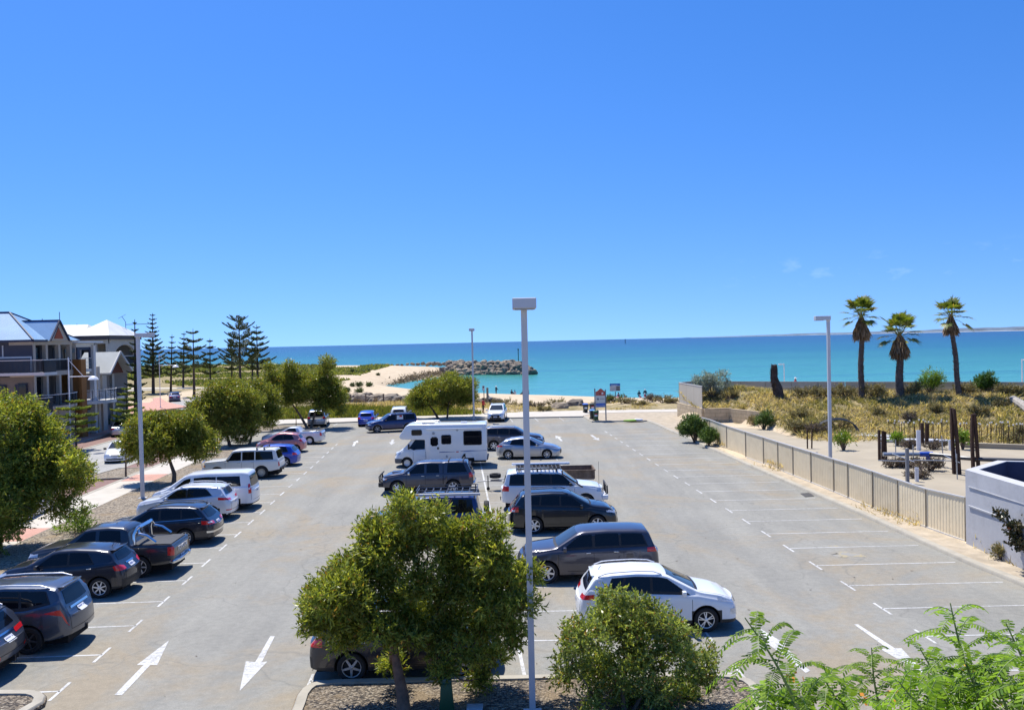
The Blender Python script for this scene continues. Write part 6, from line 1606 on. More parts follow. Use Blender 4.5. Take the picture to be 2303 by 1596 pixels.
# blue four wheel drive behind the tree
c, b, d = mid('parked_car', oldwagon, 'dark blue four wheel drive with roof rack and spare wheel on its tail', 'car', P_['dblue'], 180, (0, .9), (-5.25, 34.9))
X = lambda s: b.fo - s
tm, rm = wheel_meshes(.39, 'steel', STEELRIM)
w = put(bpy.data.objects.new('spare_wheel', tm), c); w.location = (X(4.86), -.30, 1.12); w.rotation_euler = (0, 0, PI / 2)
q = put(bpy.data.objects.new('rim', rm), w)
mb = MB()
for sg in (1, -1): mb.bar((X(2.0), sg * .66, 2.04), (X(4.5), sg * .66, 2.04), .04, .05); mb.bar((X(2.0), sg * .66, 2.16), (X(4.5), sg * .66, 2.16), .025)
for k in range(9): mb.bar((X(2.0 + k * .31), -.66, 2.03), (X(2.0 + k * .31), .66, 2.03), .04, .03)
for e in (2.0, 4.5): mb.bar((X(e), -.66, 2.16), (X(e), .66, 2.16), .025)
for e in (2.1, 3.2, 4.4):
    for sg in (1, -1): mb.box((X(e), sg * .68, 1.97), (.05, .04, .36))
mb.build('roof_rack', ALLOYD, c)
MB().tube([(X(1.9), .82, 2.0), (X(4.65), .82, 2.0)], .06, 8).build('rolled_awning', mat('awning_grey', (.4, .42, .45), .6), c, smooth=True)
MB().box((X(4.80), .52, .95), (.22, .34, .46)).build('jerry_can_box', ALLOY, c, bevel=.04)
MB().bar((X(4.76), -.85, .60), (X(4.76), .85, .60), .16, .16).build('rear_bumper', ALLOYD, c, bevel=.03)

# --- far kerb
def far(name, sp, label, pm, heading, ref, pos):
    c, b, d = make_car(name, sp, label, 'car', pm, GROUP_F)
    place(c, heading, ref, pos); return c, b, d
far('parked_car', territory, 'silver wagon seen from behind under the leaning tree', P_['silver'], 98, (-3.6, 0), (-19.75, 85.2))
far('parked_car', hatch, 'bright blue hatchback seen from behind at the far kerb', P_['blue'], 94, (-3.1, 0), (-14.75, 85.0))
far('parked_car', outlander, 'white SUV mostly hidden behind the dark blue wagon', P_['white'], 92, (-3.4, 0), (-11.7, 86.5))
c, b, d = far('parked_car', explorer, 'dark blue wagon with gold lower trim and a paper sign in its window', P_['dblue'], 198, (0, .87), (-12.62, 78.6))
sgn = patch('window_sign', [d.ray([(2.70, 1.15), (3.30, 1.15)], [(2.72, 1.52), (3.30, 1.52)], 'L', 6, 4, .014)], mat('paper_white', (.75, .75, .74), .7), c)
patch('red_print', [d.ray([(2.95, 1.36), (3.22, 1.36)], [(2.95, 1.50), (3.22, 1.50)], 'L', 4, 3, .02)], mat('print_red', (.55, .03, .03), .7), sgn)
for s in (2.6, 4.0): MB().bar((b.fo - s, -.62, 1.74), (b.fo - s, .62, 1.74), .05, .03).build('roof_bar', BLACKPL, c)
c, b, d = far('parked_car', outlander, 'white SUV with a dark grille facing the car park from the far kerb', P_['white'], -94, (.0, 0), (-1.80, 87.2))
for sg in (1, -1):
    patch('grille_blade', [d.near([(.0, sg * .34, .52), (.02, sg * .50, .64), (.04, sg * .46, .78)], [(.02, sg * .42, .50), (.04, sg * .58, .64), (.06, sg * .54, .80)], 8, 3, .02)], CHROME, c)

# --- street
def street(name, sp, label, pm, heading, ref, pos):
    c, b, d = make_car(name, sp, label, 'car', pm, GROUP_S)
    place(c, heading, ref, pos); return c, b, d
street('moving_car', sedan, 'white sedan driving towards the car park along the street', P_['white'], -75, (.3, 0), (-29.15, 62.2))
street('parked_car', sedan, 'pale silver sedan parked by the brick verge, seen from behind', P_['lightsilver'], 108, (-3.3, 0), at(270, 982))
street('parked_car', sedan, 'dark blue sedan far up the street by the pines', P_['dblue'], 112, (-3.3, 0), at(393, 903))
street('parked_car', hatch, 'white hatchback on the street mostly hidden by the big left tree', P_['white'], 100, (-3.2, 0), at(20, 1180))

# --- motorhome
mh = thing('motorhome', 'white motorhome with a bed over the cab and a rolled awning', 'motorhome', group=GROUP_C)
place(mh, 180, (0, .92), (-7.12, 56.23))
WH = paint('motorhome_white', (.80, .80, .79), .0, .4)
fo = .83; X = lambda s: fo - s; HW = 1.12
cab = dict(L=2.6, W=1.97, fo=.83, wb=40, r=.34, sill=.30, tumble=.16, taperf=.14, taperr=.0, rx=.26, ry=.16, riser=0, tail=0, bulger=0, clad=.55, cladbump=.02,
    prof=[(0, .92), (.08, 1.0), (.55, 1.22), (.62, 1.26), (1.35, 2.05), (1.6, 2.12), (2.6, 2.15)], belt=[(0, .88), (.6, 1.14), (1.0, 1.18), (2.6, 1.22)])
b = Body(cab); V, F = b.mesh(); d = Dec(V, F, b)
bf, cf = [], []
for f in F:
    zc = sum(V[i][2] for i in f) / len(f); xc = fo - sum(V[i][0] for i in f) / len(f)
    (cf if (zc < .62 and xc < .5) else bf).append(f)
def subm(fs):
    ids = sorted({i for f in fs for i in f}); mp = {i: k for k, i in enumerate(ids)}
    return [V[i] for i in ids], [tuple(mp[i] for i in f) for f in fs]
v_, f_ = subm(bf); mesh_obj('cab', v_, f_, WH, mh, smooth=True, angle=32)
v_, f_ = subm(cf); mesh_obj('front_bumper', v_, f_, mat('bumper_grey', (.10, .105, .115), .6), mh, smooth=True, angle=32)
for m in 'LR':
    patch('cab_window', [d.ray([(.98, 1.30), (1.30, 1.16), (1.42, 1.20), (2.02, 1.22)], [(1.42, 1.90), (1.5, 1.93), (1.8, 1.95), (2.04, 1.95)], m, 14, 5, .007)], GLASS, mh)
    sg = 1 if m == 'L' else -1
    patch('headlight', [d.near([(.05, sg * .55, .80), (.2, sg * .86, .84), (.38, sg * .95, .9)], [(.09, sg * .55, .98), (.22, sg * .85, 1.03), (.42, sg * .93, 1.10)], 10, 4, .008)], LENSC, mh)
    MB().box((X(.98), sg * 1.10, 1.42), (.10, .22, .34)).bar((X(1.05), sg * .90, 1.30), (X(1.0), sg * 1.1, 1.30), .04).build('wing_mirror', BLACKPL, mh, bevel=.03)
    patch('cab_door_gap', [d.ray([(s - .008, .5), (s + .008, .5)], [(s - .008, 1.2), (s + .008, 1.2)], m, 2, 6, .004) for s in (1.25, 2.08)], SEAM, mh)
n_ = 7
patch('windscreen', [d.ray([(.66 + .05 * f * f, f * .76) for f in np.linspace(-1, 1, n_)], [(1.33 + .03 * f * f, f * .66) for f in np.linspace(-1, 1, n_)], 'T', 10, 8, .007)], SCREEN, mh)
patch('grille', [d.ray([(-.45, .74), (.45, .74)], [(-.40, .86), (.40, .86)], 'F', 6, 3, .008)], BLACKPL, mh)
house = [(2.15, .42), (6.13, .42), (6.13, 2.74), (6.06, 2.82), (1.05, 2.86), (.82, 2.78), (.42, 2.22), (.36, 2.06), (.50, 1.90), (2.05, 1.86)]
MB().prism([(X(s), z) for s, z in house], 'y', -HW, HW).build('living_cabin', WH, mh, bevel=.045, seg=3)
UB = MB().box((X(4.1), 0, .36), (3.9, 1.5, .2)); UB.box((X(1.3), 0, .45), (2.2, 1.4, .3)); UB.build('underbody', UNDER, mh)
MB().prism([(X(4.10 + .0) - (.83 * 0), .40), (X(4.42), .40), (X(4.44), .60), (X(4.60), .86), (X(4.86), .96), (X(5.12), .86), (X(5.28), .60), (X(5.30), .40)], 'y', HW - .35, HW + .004).build('rear_wheel_well', UNDER, mh)
MB().prism([(X(4.42), .40), (X(4.44), .60), (X(4.60), .86), (X(4.86), .96), (X(5.12), .86), (X(5.28), .60), (X(5.30), .40)], 'y', -HW - .004, -HW + .35).build('rear_wheel_well', UNDER, mh)
MB().tube([(X(4.38), HW + .01, .44), (X(4.42), HW + .01, .64), (X(4.58), HW + .01, .90), (X(4.86), HW + .01, 1.01), (X(5.14), HW + .01, .90), (X(5.30), HW + .01, .64), (X(5.34), HW + .01, .44)], .035, 6).build('wheel_arch', WH, mh, smooth=True)
add_wheels(mh, 0, -4.04, .86, .34, 'steel', xs=(0,)); add_wheels(mh, 0, -4.04, 1.0, .34, 'steel', xs=(-4.04,))
def pane(s0, s1, z0, z1, nm='side_window', m=GLASS, y=HW, t=.02, par=mh, bev=.05):
    c_ = Vector((X((s0 + s1) / 2), y + t / 2 - .004, (z0 + z1) / 2))
    mb = MB().box(c_, (abs(s1 - s0), t, z1 - z0))
    o = mb.build(nm, m, par)
    bm = bmesh.new(); bm.from_mesh(o.data)
    es = [e for e in bm.edges if abs((e.verts[0].co - e.verts[1].co).normalized().y) > .9]
    bmesh.ops.bevel(bm, geom=es, offset=bev, segments=3, affect='EDGES'); bm.to_mesh(o.data); bm.free()
    return o
GRIME = mat('window_seal', (.05, .05, .055), .6)
LINE = mat('cabin_seam', (.35, .36, .38), .6)
for s0, s1, z0, z1, nm in ((1.22, 1.84, 2.20, 2.50, 'bed_window'), (3.18, 3.76, 1.58, 2.12, 'side_window'), (4.64, 5.78, 1.49, 2.36, 'side_window')):
    f_ = pane(s0 - .04, s1 + .04, z0 - .04, z1 + .04, 'window_frame', GRIME, t=.022)
    pane(s0, s1, z0, z1, 'pane', GLASS, t=.036, par=f_)
dr = pane(2.36, 3.0, .46, 2.14, 'cabin_door', WH, t=.026, bev=.10)
pane(2.43, 2.93, 1.44, 2.04, 'door_window', GLASS, t=.04, par=dr, bev=.08)
pane(2.86, 2.98, 1.22, 1.36, 'door_lock', BLACKPL, t=.05, par=dr, bev=.02)
pane(4.02, 4.40, .68, 1.12, 'service_hatch', WH, t=.022, bev=.03); pane(4.10, 4.28, 1.0, 1.06, 'hatch_mark', RED, t=.03, bev=.01)
pane(4.72, 5.58, .62, 1.02, 'service_hatch', WH, t=.022, bev=.04)
pane(3.42, 3.54, .66, .82, 'power_inlet', LINE, t=.03, bev=.03); pane(4.10, 4.3, 2.36, 2.54, 'vent', LINE, t=.03, bev=.08); pane(2.55, 2.72, 2.20, 2.36, 'awning_light', LINE, t=.06, bev=.03)
MB().box((X(4.0), HW + .06, 2.56), (3.7, .12, .10)).build('rolled_awning', WH, mh, bevel=.03)
swo = [[(X(s), HW + .004, .98 + .09 * (s - 2.4) / 3.7 + a) for s in np.linspace(2.4, 6.1, 14)] for a in (0,)]
top = [[(X(s), HW + .004, 1.00 + .09 * (s - 2.4) / 3.7 + .045 * math.sin((s - 2.4) / 3.7 * PI * 2.2) ** 2) for s in np.linspace(2.4, 6.1, 14)] for a in (0,)]
MB().grid([swo[0], top[0]]).build('side_stripe', mat('stripe_blue', (.12, .19, .34), .4), mh)
MB().box((X(2.2), .1, 2.93), (.85, .75, .12)).build('roof_hatch', WH, mh, bevel=.05); MB().box((X(4.6), .0, 2.88), (.4, .4, .08)).build('roof_vent', WH, mh, bevel=.03)
for a in (-.5, .5): MB().tube([(X(1.3), a, 2.88), (X(1.35), a, 2.97), (X(2.9), a, 2.97), (X(3.0), a, 2.86)], .02, 6).build('roof_rail', ALLOY, mh, smooth=True)
MB().box((X(6.16), 0, .52), (.08, 2.1, .16)).build('rear_bumper', mat('bumper_grey', (.1, .1, .11), .6), mh, bevel=.02)

# --- box trailer behind the grey pickup
tr = thing('box_trailer', 'rusty brown box trailer hitched to the grey pickup behind the white wagon', 'trailer', group=None)
tr.location = (2.1, 47.2, 0)
RUST = mat('rusty_trailer_steel', (.17, .12, .085), .85, .1, var=.35, scale=5, wear=((.28, .24, .20), .6))
mb = MB(); x0, x1, y0, y1 = -1.9, 2.25, -.85, .85
for a, c_, d_ in ((0, ((x0 + x1) / 2, y0, .88), (x1 - x0, .03, .46)), (0, ((x0 + x1) / 2, y1, .88), (x1 - x0, .03, .46)), (0, (x0, 0, .88), (.03, 1.67, .46)), (0, (x1, 0, .88), (.03, 1.67, .46)), (0, ((x0 + x1) / 2, 0, .66), (x1 - x0 - .04, 1.66, .03))):
    mb.box(c_, d_)
for k in range(6):
    x = x0 + .1 + (x1 - x0 - .2) * k / 5
    mb.box((x, y0 - .03, .88), (.05, .03, .44)); mb.box((x, y1 + .03, .88), (.05, .03, .44))
mb.bar((x0, y0 - .03, 1.12), (x1, y0 - .03, 1.12), .06); mb.bar((x0, y1 + .03, 1.12), (x1, y1 + .03, 1.12), .06); mb.bar((x0 - .03, y0, 1.122), (x0 - .03, y1, 1.122), .05); mb.bar((x1 + .03, y0, 1.122), (x1 + .03, y1, 1.122), .05)
mb.build('tray', RUST, tr)
MB().tube([(x0, -.5, .55), (-3.75, 0, .52), (-4.2, 0, .50)], .04, 6).tube([(x0, .5, .55), (-3.75, 0, .52)], .04, 6).bar((x0, -.4, .58), (x1, -.4, .58), .06, .1).bar((x0, .4, .58), (x1, .4, .58), .06, .1).build('drawbar', mat('galvanised_steel', (.42, .43, .44), .5, .6), tr)
tm, rm = wheel_meshes(.32, 'steel', STEELRIM)
w = put(bpy.data.objects.new('spare_wheel', tm), tr); w.location = (-3.2, 0, .80); w.rotation_euler = (PI / 2, 0, 0)
MB().tube([(-3.6, -.2, .85), (-3.6, -.2, .2)], .03, 6).lathe([(.09, -.03), (.10, 0), (.09, .03)], 12, 'y', (-3.6, -.2, .12), True).build('jockey_wheel', BLACKPL, tr)
add_wheels(tr, 0, 0, .98, .32, 'steel', STEELRIM, xs=(.45,))
for sg in (-1, 1): MB().prism([(.02, .5), (.05, .66), (.2, .74), (.7, .74), (.85, .66), (.88, .5), (.84, .5), (.66, .70), (.24, .70), (.06, .5)], 'y', sg * .98 - .13, sg * .98 + .13).build('mudguard', RUST, tr)
# ---------------------------------------------------------------- fences, walls, lamps, lot, houses
FENCEM = mat('beige_sheet_steel', (.80, .67, .44), .6, .0, var=.06, scale=1.2, wear=((.60, .47, .27), .4))
nt_ = FENCEM.node_tree; b_ = [n for n in nt_.nodes if n.type == 'BSDF_PRINCIPLED'][0]; src_ = b_.inputs['Base Color'].links[0].from_socket
nt_.links.new(mix(nt_, src_, ramp(nt_, N(nt_, 'ShaderNodeObjectInfo').outputs['Random'], [(0, (.86, .86, .86)), (1, (1.05, 1.05, 1.05))]), 1.0, 'MULTIPLY'), b_.inputs['Base Color'])
FENCECAP = mat('fence_capping', (.62, .60, .56), .4, .2, var=.06)
def z_top_from(px, py, base):
    return aty(px, py, base[1]).z
# corrugated metal fence along the right kerb
fpost = [((2170.6, 1117.7), (2172, 1218)), ((2082.3, 1098), (2083, 1186)), ((2019.4, 1077.3), (2019.6, 1161.9)), ((1962.1, 1058.5), (1963, 1142.2)), ((1907, 1040.5), (1907.6, 1119.6)), ((1875.3, 1031.3), (1875.5, 1106)), ((1825.4, 1015.3), (1824.5, 1085.2)), ((1783.1, 1003.1), (1784, 1069)), ((1751.2, 992.7), (1750, 1055.2)), ((1718.4, 982.4), (1717.5, 1043)), ((1675.9, 970.2), (1677.5, 1028.3)), ((1634.6, 957), (1635, 1010.5)), ((1595, 942.9), (1597, 993.7)), ((1579, 938.2), (1579.5, 985))]
FP = []
for t, b in fpost:
    p = at(*b, .1); FP.append((p.x, p.y, aty(*t, p.y).z))
fr = thing('metal_fence', 'beige corrugated metal fence running along the right kerb', 'fence', (FP[0][0], FP[0][1], 0))
o_ = Vector((FP[0][0], FP[0][1], 0))
for i, (a, b) in enumerate(zip(FP, FP[1:])):
    A = Vector((a[0], a[1], 0)) - o_; B = Vector((b[0], b[1], 0)) - o_; t = (B - A).normalized(); n_ = Vector((t.y, -t.x, 0))
    L_ = (B - A).length; m = int(L_ / .05) + 1; P = []
    prof = [(0, 0), (.10, 0), (.125, .009), (.175, .009)]
    xs_ = []; x = 0
    while x < L_ - .2:
        for dx, dn in prof: xs_.append((x + dx, dn))
        x += .2
    xs_.append((L_, 0))
    for z0, z1 in ((.06, 1),):
        P = [[A + t * x + n_ * dn + Vector((0, 0, .07)), A + t * x + n_ * dn + Vector((0, 0, (a[2] + (b[2] - a[2]) * x / L_) - .02))] for x, dn in xs_]
    MB().grid(P).build('fence_panel', FENCEM, fr, fixn=False)
    MB().bar(A + Vector((0, 0, a[2] - .01)), B + Vector((0, 0, b[2] - .01)), .07, .05).build('fence_rail', FENCECAP, fr)
    MB().bar(A + Vector((0, 0, .12)), B + Vector((0, 0, .12)), .06, .09).build('fence_rail', FENCECAP, fr)
for k, a in enumerate(FP):
    A = Vector((a[0], a[1], 0)) - o_
    MB().box(A + Vector((-.02, -.01, (a[2]) / 2)), (.038, .04, a[2])).build('fence_post', mat('fence_post_dark', (.33, .28, .20), .5, .1), fr)
MB().box(Vector((at(1758, 1020).x, at(1758, 1055).y, 1.0)) - o_ + Vector((0, -.06, 0)), (.16, .04, .05)).build('latch', FENCECAP, fr)

# retaining walls of limestone blocks and the fence panels on it
m_, nt, b_, out = new_mat('limestone_blocks'); pos = worldco(nt)
br = N(nt, 'ShaderNodeTexBrick'); br.inputs['Scale'].default_value = 1.0; br.inputs['Brick Width'].default_value = 1.0; br.inputs['Row Height'].default_value = .36; br.inputs['Mortar Size'].default_value = .012
br.inputs['Color1'].default_value = (.58, .47, .31, 1); br.inputs['Color2'].default_value = (.50, .41, .27, 1); br.inputs['Mortar'].default_value = (.25, .2, .13, 1)
sp = N(nt, 'ShaderNodeSeparateXYZ'); nt.links.new(pos, sp.inputs[0]); cb = N(nt, 'ShaderNodeCombineXYZ')
nt.links.new(math_(nt, 'SUBTRACT', sp.outputs[0], sp.outputs[1]), cb.inputs[0]); nt.links.new(sp.outputs[2], cb.inputs[1]); nt.links.new(cb.outputs[0], br.inputs['Vector'])
nt.links.new(mix(nt, br.outputs['Color'], ramp(nt, noise(nt, 2, 6, .7, pos), [(.3, (.8, .8, .8)), (.7, (1.12, 1.1, 1.08))]), 1.0, 'MULTIPLY'), b_.inputs['Base Color']); b_.inputs['Roughness'].default_value = .95
nt.links.new(bump(nt, noise(nt, 9, 6, .7, pos), .5, .05), b_.inputs['Normal'])
LIME = m_
def wall_run(name, pts, zb, zt, th, m, parent=None):
    mb = MB()
    for (a, b) in zip(pts, pts[1:]):
        a = Vector((*a[:2], 0)); b = Vector((*b[:2], 0)); t = (b - a).normalized(); n_ = Vector((-t.y, t.x, 0)) * th / 2
        ext = t * th * .48
        q = [a - n_ - ext, b - n_ + ext, b + n_ + ext, a + n_ - ext]
        mb.add([(p.x, p.y, zb) for p in q] + [(p.x, p.y, zt) for p in q], [(3, 2, 1, 0), (4, 5, 6, 7), (0, 1, 5, 4), (1, 2, 6, 5), (2, 3, 7, 6), (3, 0, 4, 7)])
    return mb.build(name, m, parent)
lw = wall_run('limestone_wall', [(17.0, 87.2), (17.72, 79.7)], -.1, 1.52, .35, LIME); tag(lw, 'limestone block retaining wall carrying the beige panels at the corner', 'wall')
lw = wall_run('limestone_wall', [(17.95, 79.45), (20.2, 79.5)], -.1, 1.52, .3, LIME); wall_run('wall_wing', [(20.2, 79.5), (22.0, 75.5)], -.1, 1.47, .3, LIME, lw); tag(lw, 'low angled limestone block wall holding back the grassy bank', 'wall')
PANELM = mat('panel_grey_beige', (.52, .47, .375), .55, .05, var=.07, scale=.8)
bf = thing('boundary_fence', 'smooth grey-beige panel fence along the back of the bank and on the limestone corner', 'fence', (17, 87, 0)); o_ = Vector((17, 87, 0))
def panel_run(a, b, z0a, z0b, z1, n):
    a = Vector((*a, 0)); b = Vector((*b, 0)); t = (b - a).normalized()
    for k in range(n):
        p = a.lerp(b, k / n); q = a.lerp(b, (k + 1) / n); za = z0a + (z0b - z0a) * k / n
        s = t * .03
        MB().bar(p + s - o_ + Vector((0, 0, (za + z1) / 2)), q - s - o_ + Vector((0, 0, (za + z1) / 2)), .05, z1 - za).build('fence_panel', PANELM, bf)
        MB().box(p - o_ + Vector((0, 0, (za + z1) / 2)), (.05, .05, z1 - za + .04)).build('fence_post', mat('fence_post_dark', (.33, .28, .20), .5, .1), bf)
    MB().bar(a - o_ + Vector((0, 0, z1 + .02)), b - o_ + Vector((0, 0, z1 + .02)), .10, .06).build('fence_rail', FENCECAP, bf)
panel_run((17.0, 87.0), (17.7, 79.75), 1.52, 1.52, 3.55, 3)
panel_run((17.0, 87.15), (18.7, 89.0), 1.5, 2.2, 3.55, 2)
panel_run((18.75, 89.0), (32.0, 82.0), 2.0, 2.0, 3.55, 6)
panel_run((32.05, 82.0), (46.0, 75.0), 2.0, 2.0, 3.55, 6)
MB().bar(Vector((26, 84.9, 3.05)) - o_, Vector((46, 74.7, 3.05)) - o_, .04, .05).build('wire_rail', FENCECAP, bf)

# white building with a sunken flat roof
A = Vector((17.28, 32.6)); C = Vector((19.75, 34.75)); E_ = Vector((24.5, 33.2)); D = Vector((17.2, 22.0)); Gq = Vector((24.5, 22.0))
WHW = mat('painted_render', (.45, .452, .46), .85, var=.09, scale=.9, bmp=.2, bscale=9, wear=((.33, .33, .33), .5))
wb_ = thing('flat_roof_building', 'white rendered building with a sunken flat roof at the right edge', 'building', (A.x, A.y, 0)); o_ = Vector((A.x, A.y, 0))
ring = [A, D, Gq, E_, C]
def inset(ps, d):
    n = len(ps); out = []
    for i in range(n):
        p0, p1, p2 = ps[i - 1], ps[i], ps[(i + 1) % n]
        e0 = (p1 - p0).normalized(); e1 = (p2 - p1).normalized()
        n0 = Vector((-e0.y, e0.x)); n1 = Vector((-e1.y, e1.x)); b = (n0 + n1); b /= max(.2, b.length_squared / 2) 
        out.append(p1 + b * d)
    return out
ctr = sum((p for p in ring), Vector((0, 0))) / 5
inn = inset(ring, .42)
if (inn[0] - ctr).length > (ring[0] - ctr).length: inn = inset(ring, -.42)
zt = 2.95
mb = MB(); n = 5
V = [(p.x - o_.x, p.y - o_.y, -.05) for p in ring] + [(p.x - o_.x, p.y - o_.y, zt) for p in ring] + [(p.x - o_.x, p.y - o_.y, zt + .03) for p in inn] + [(p.x - o_.x, p.y - o_.y, 2.0) for p in inn]
F = []
for k in range(3):
    for i in range(n): F.append((k * n + i, k * n + (i + 1) % n, (k + 1) * n + (i + 1) % n, (k + 1) * n + i))
mb.add(V, F).build('wall', WHW, wb_)
mb = MB().add([(p.x - o_.x, p.y - o_.y, 2.02) for p in inn], [(0, 1, 2, 3, 4)]); mb.build('roof', mat('roof_membrane', (.20, .20, .20), .9, var=.2), wb_)
MB().box((20.6 - o_.x, 30.6 - o_.y, 2.16), (.9, .7, .26)).build('roof_vent', mat('vent_white', (.7, .7, .7), .6), wb_, bevel=.03)
# shadow on the parapet's inner faces, coloured in as dark navy sheets
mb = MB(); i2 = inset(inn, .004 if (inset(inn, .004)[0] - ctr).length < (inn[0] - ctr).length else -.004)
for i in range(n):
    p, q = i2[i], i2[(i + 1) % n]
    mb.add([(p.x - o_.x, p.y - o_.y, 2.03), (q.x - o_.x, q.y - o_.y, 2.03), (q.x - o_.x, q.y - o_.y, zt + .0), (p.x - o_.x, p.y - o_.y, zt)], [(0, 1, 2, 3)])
mb.build('parapet_shade', mat('navy_shade', (.03, .04, .09), .8), wb_)
MB().box((-.035, -5, 1.62), (.05, 9.5, .05)).box((-.03, -3.0, 2.35), (.03, 5.5, .025)).build('render_band', WHW, wb_)

# --- lamp posts of the car park
LAMPM = mat('lamp_post_paint', (.50, .52, .55), .5, .1, var=.05, scale=2)
GASK = mat('lamp_glass', (.25, .26, .27), .3)
def lamp_post(label, base, H, head_dir, post=.15, head=(.95, .42, .20), group='square lamp posts of the car park', tilt=0):
    r_ = thing('lamp_post', label, 'street lamp', base, R(head_dir), group=group)
    MB().box((0, 0, H / 2), (post, post, H)).box((0, 0, .02), (.4, .4, .05)).build('pole', LAMPM, r_)
    mb = MB().box((head[0] / 2 - post / 2 - .012, 0, H - head[2] / 2 + .02), head)
    h = mb.build('lamp_head', LAMPM, r_, bevel=.012, seg=1)
    MB().box((head[0] * .62, 0, H - head[2] + .012), (head[0] * .5, head[1] * .8, .025)).build('lamp_glass', GASK, h)
    r_.rotation_euler = (0, R(tilt), R(head_dir))
    return r_
b1 = at(1198, 1603, .1); lamp_post('square lamp post rising through the middle of the car park, nearest the camera', (b1.x, b1.y, .08), aty(1172, 676, b1.y).z - .08, -90, .135, (.95, .50, .22), tilt=0)
b2 = at(321, 1120, .1); lamp_post('square lamp post on the mulch strip beside the left row, arm pointing right', (b2.x, b2.y, .1), aty(312, 750, b2.y).z - .1, -4, .165, (.95, .40, .22))
b3 = at(1066, 943.5, .1); lamp_post('far square lamp post by the beach path beyond the motorhome', (b3.x, b3.y, .1), aty(1061, 739, b3.y).z - .1, -90, .17, (.95, .55, .26))
b4 = at(1868, 1068, .2); lamp_post('square lamp post behind the metal fence, arm pointing left', (b4.x, b4.y, .2), aty(1863, 711, b4.y).z - .2, 178, .165, (.85, .40, .24))
# slender lamps of the street and the beach walk
WPOLE = mat('white_pole', (.72, .74, .77), .4, .1)
def street_lamp(label, base, H, d, arm, grp='white street lamps with dome heads', dome=True, r=.055):
    q = thing('street_lamp', label, 'street lamp', base, R(d), group=grp)
    MB().tube([(0, 0, 0), (0, 0, H)], [r, r * .8], 8).lathe([(r * 2.2, 0), (r * 2.2, .05), (r, .25)], 10).build('pole', WPOLE, q, smooth=True)
    za = H - (1.6 if dome else .08)
    mb = MB().tube([(0, 0, za), (arm, 0, za)], r * .7, 6)
    if dome: mb.tube([(0, 0, za + 1.4), (arm * .62, 0, za + .03)], .02, 5)
    mb.build('arm', WPOLE, q, smooth=True)
    if dome:
        MB().lathe([(.001, .10), (.12, .09), (.30, .0), (.42, -.20), (.40, -.22), (.001, -.16)], 14, 'z', (arm + .1, 0, za - .08)).build('lamp_head', WPOLE, q, smooth=True)
    else:
        MB().box((arm * .75, 0, za), (arm * .6, .22, .12)).build('lamp_head', WPOLE, q, bevel=.03)
    return q
p = at(160, 1010, .1); street_lamp('white street lamp with a dome head in front of the orange pillar', (p.x, p.y, .1), aty(153, 806, p.y).z, 0, (206 - 154) / _FW * p.y)
p = at(361, 917, .1); street_lamp('white street lamp with a dome head on the pink plaza', (p.x, p.y, .1), aty(358, 797, p.y).z, 0, (394 - 359) / _FW * p.y)
p = aty(1764, 872, 92); street_lamp('small white lamp beyond the back fence beside the dark palm stump', (p.x, p.y, -1), aty(1763, 817, 92).z + 1, 180, .55, 'lamps of the beach walk', False, .06)
p = aty(2299, 872, 85); street_lamp('small white lamp beyond the back fence at the right edge', (p.x, p.y, -1), aty(2297, 807, 85).z + 1, 0, .8, 'lamps of the beach walk', False, .07)

# --- remains on the slab: rusty columns, pipes, scaffold, stubs
RUSTB = mat('rust_brown_steel', (.055, .028, .018), .85, .2, var=.45, scale=5)
GALV = mat('galvanised_tube', (.36, .39, .42), .4, .6, var=.12, scale=6)
PVC = mat('white_pvc', (.66, .68, .72), .45, var=.05)
def steel_pair(label, lines, n=3):
    """two leaning built-up columns; lines of photo points from foot to tip"""
    f = at(*lines[0][0], .24); r_ = thing('steel_column', label, 'steel column', (f.x, f.y, .24)); o = Vector((f.x, f.y, .24))
    for L_ in lines:
        b = at(*L_[0], .24); pts = [Vector((b.x, b.y, .24))] + [aty(q[0], q[1], b.y) for q in L_[1:]]
        mb = MB()
        for a, c in zip(pts, pts[1:]): mb.bar(a - o, c - o, .15, .17)
        mb.build('column', RUSTB, r_)
    b0 = at(*lines[0][0], .24); b1_ = at(*lines[1][0], .24); mb = MB()
    for t in (.22, .3, .52):
        def pt(L_, y):
            P = [at(*L_[0], .24)] + [aty(q[0], q[1], y) for q in L_[1:]]
            return P[0].lerp(P[1], min(1, t * 1.4))
        mb.bar(pt(lines[0], b0.y) - o, pt(lines[1], b1_.y) - o, .06)
    mb.build('cross_tie', RUSTB, r_)
steel_pair('tallest pair of leaning rusty steel columns on the slab', [((2146, 1065), (2142, 985), (2140, 917)), ((2158, 1066), (2152, 985), (2145, 919))])
steel_pair('second pair of rusty steel columns, just behind the white building', [((2189, 1060), (2186, 985), (2187, 932)), ((2201, 1060), (2196, 985), (2191, 930))])
def stub(label, px, py, h, n, gap=.22, m=RUSTB, name='steel_stub', w=.14):
    b = at(px, py, .24); r_ = thing(name, label, 'steel stub', (b.x, b.y, .24), group=None)
    for k in range(n):
        MB().bar((k * gap, 0, 0), (k * gap + .05 * math.sin(k * 2.1), .0, h * (1 - .03 * k)), w).build('bar', m, r_)
stub('three cut rusty bars standing on the slab at the left end of the long pipe', 1978, 1034, 1.9, 3, .20)
stub('two short rusty uprights behind the white pipe post', 2074, 998, 1.5, 2, .32, w=.2)
stub('thin rusty stub pair near the fence beside the leggy sapling', 1816, 1008, 1.3, 2, .3, w=.08)
b = at(1972, 1024, .24)
pipe = MB(); zp = .95
P0 = at(1988, 1020.5, zp); P1 = at(2160, 1025, zp - .1); P2 = at(2320, 1043, zp - .2)
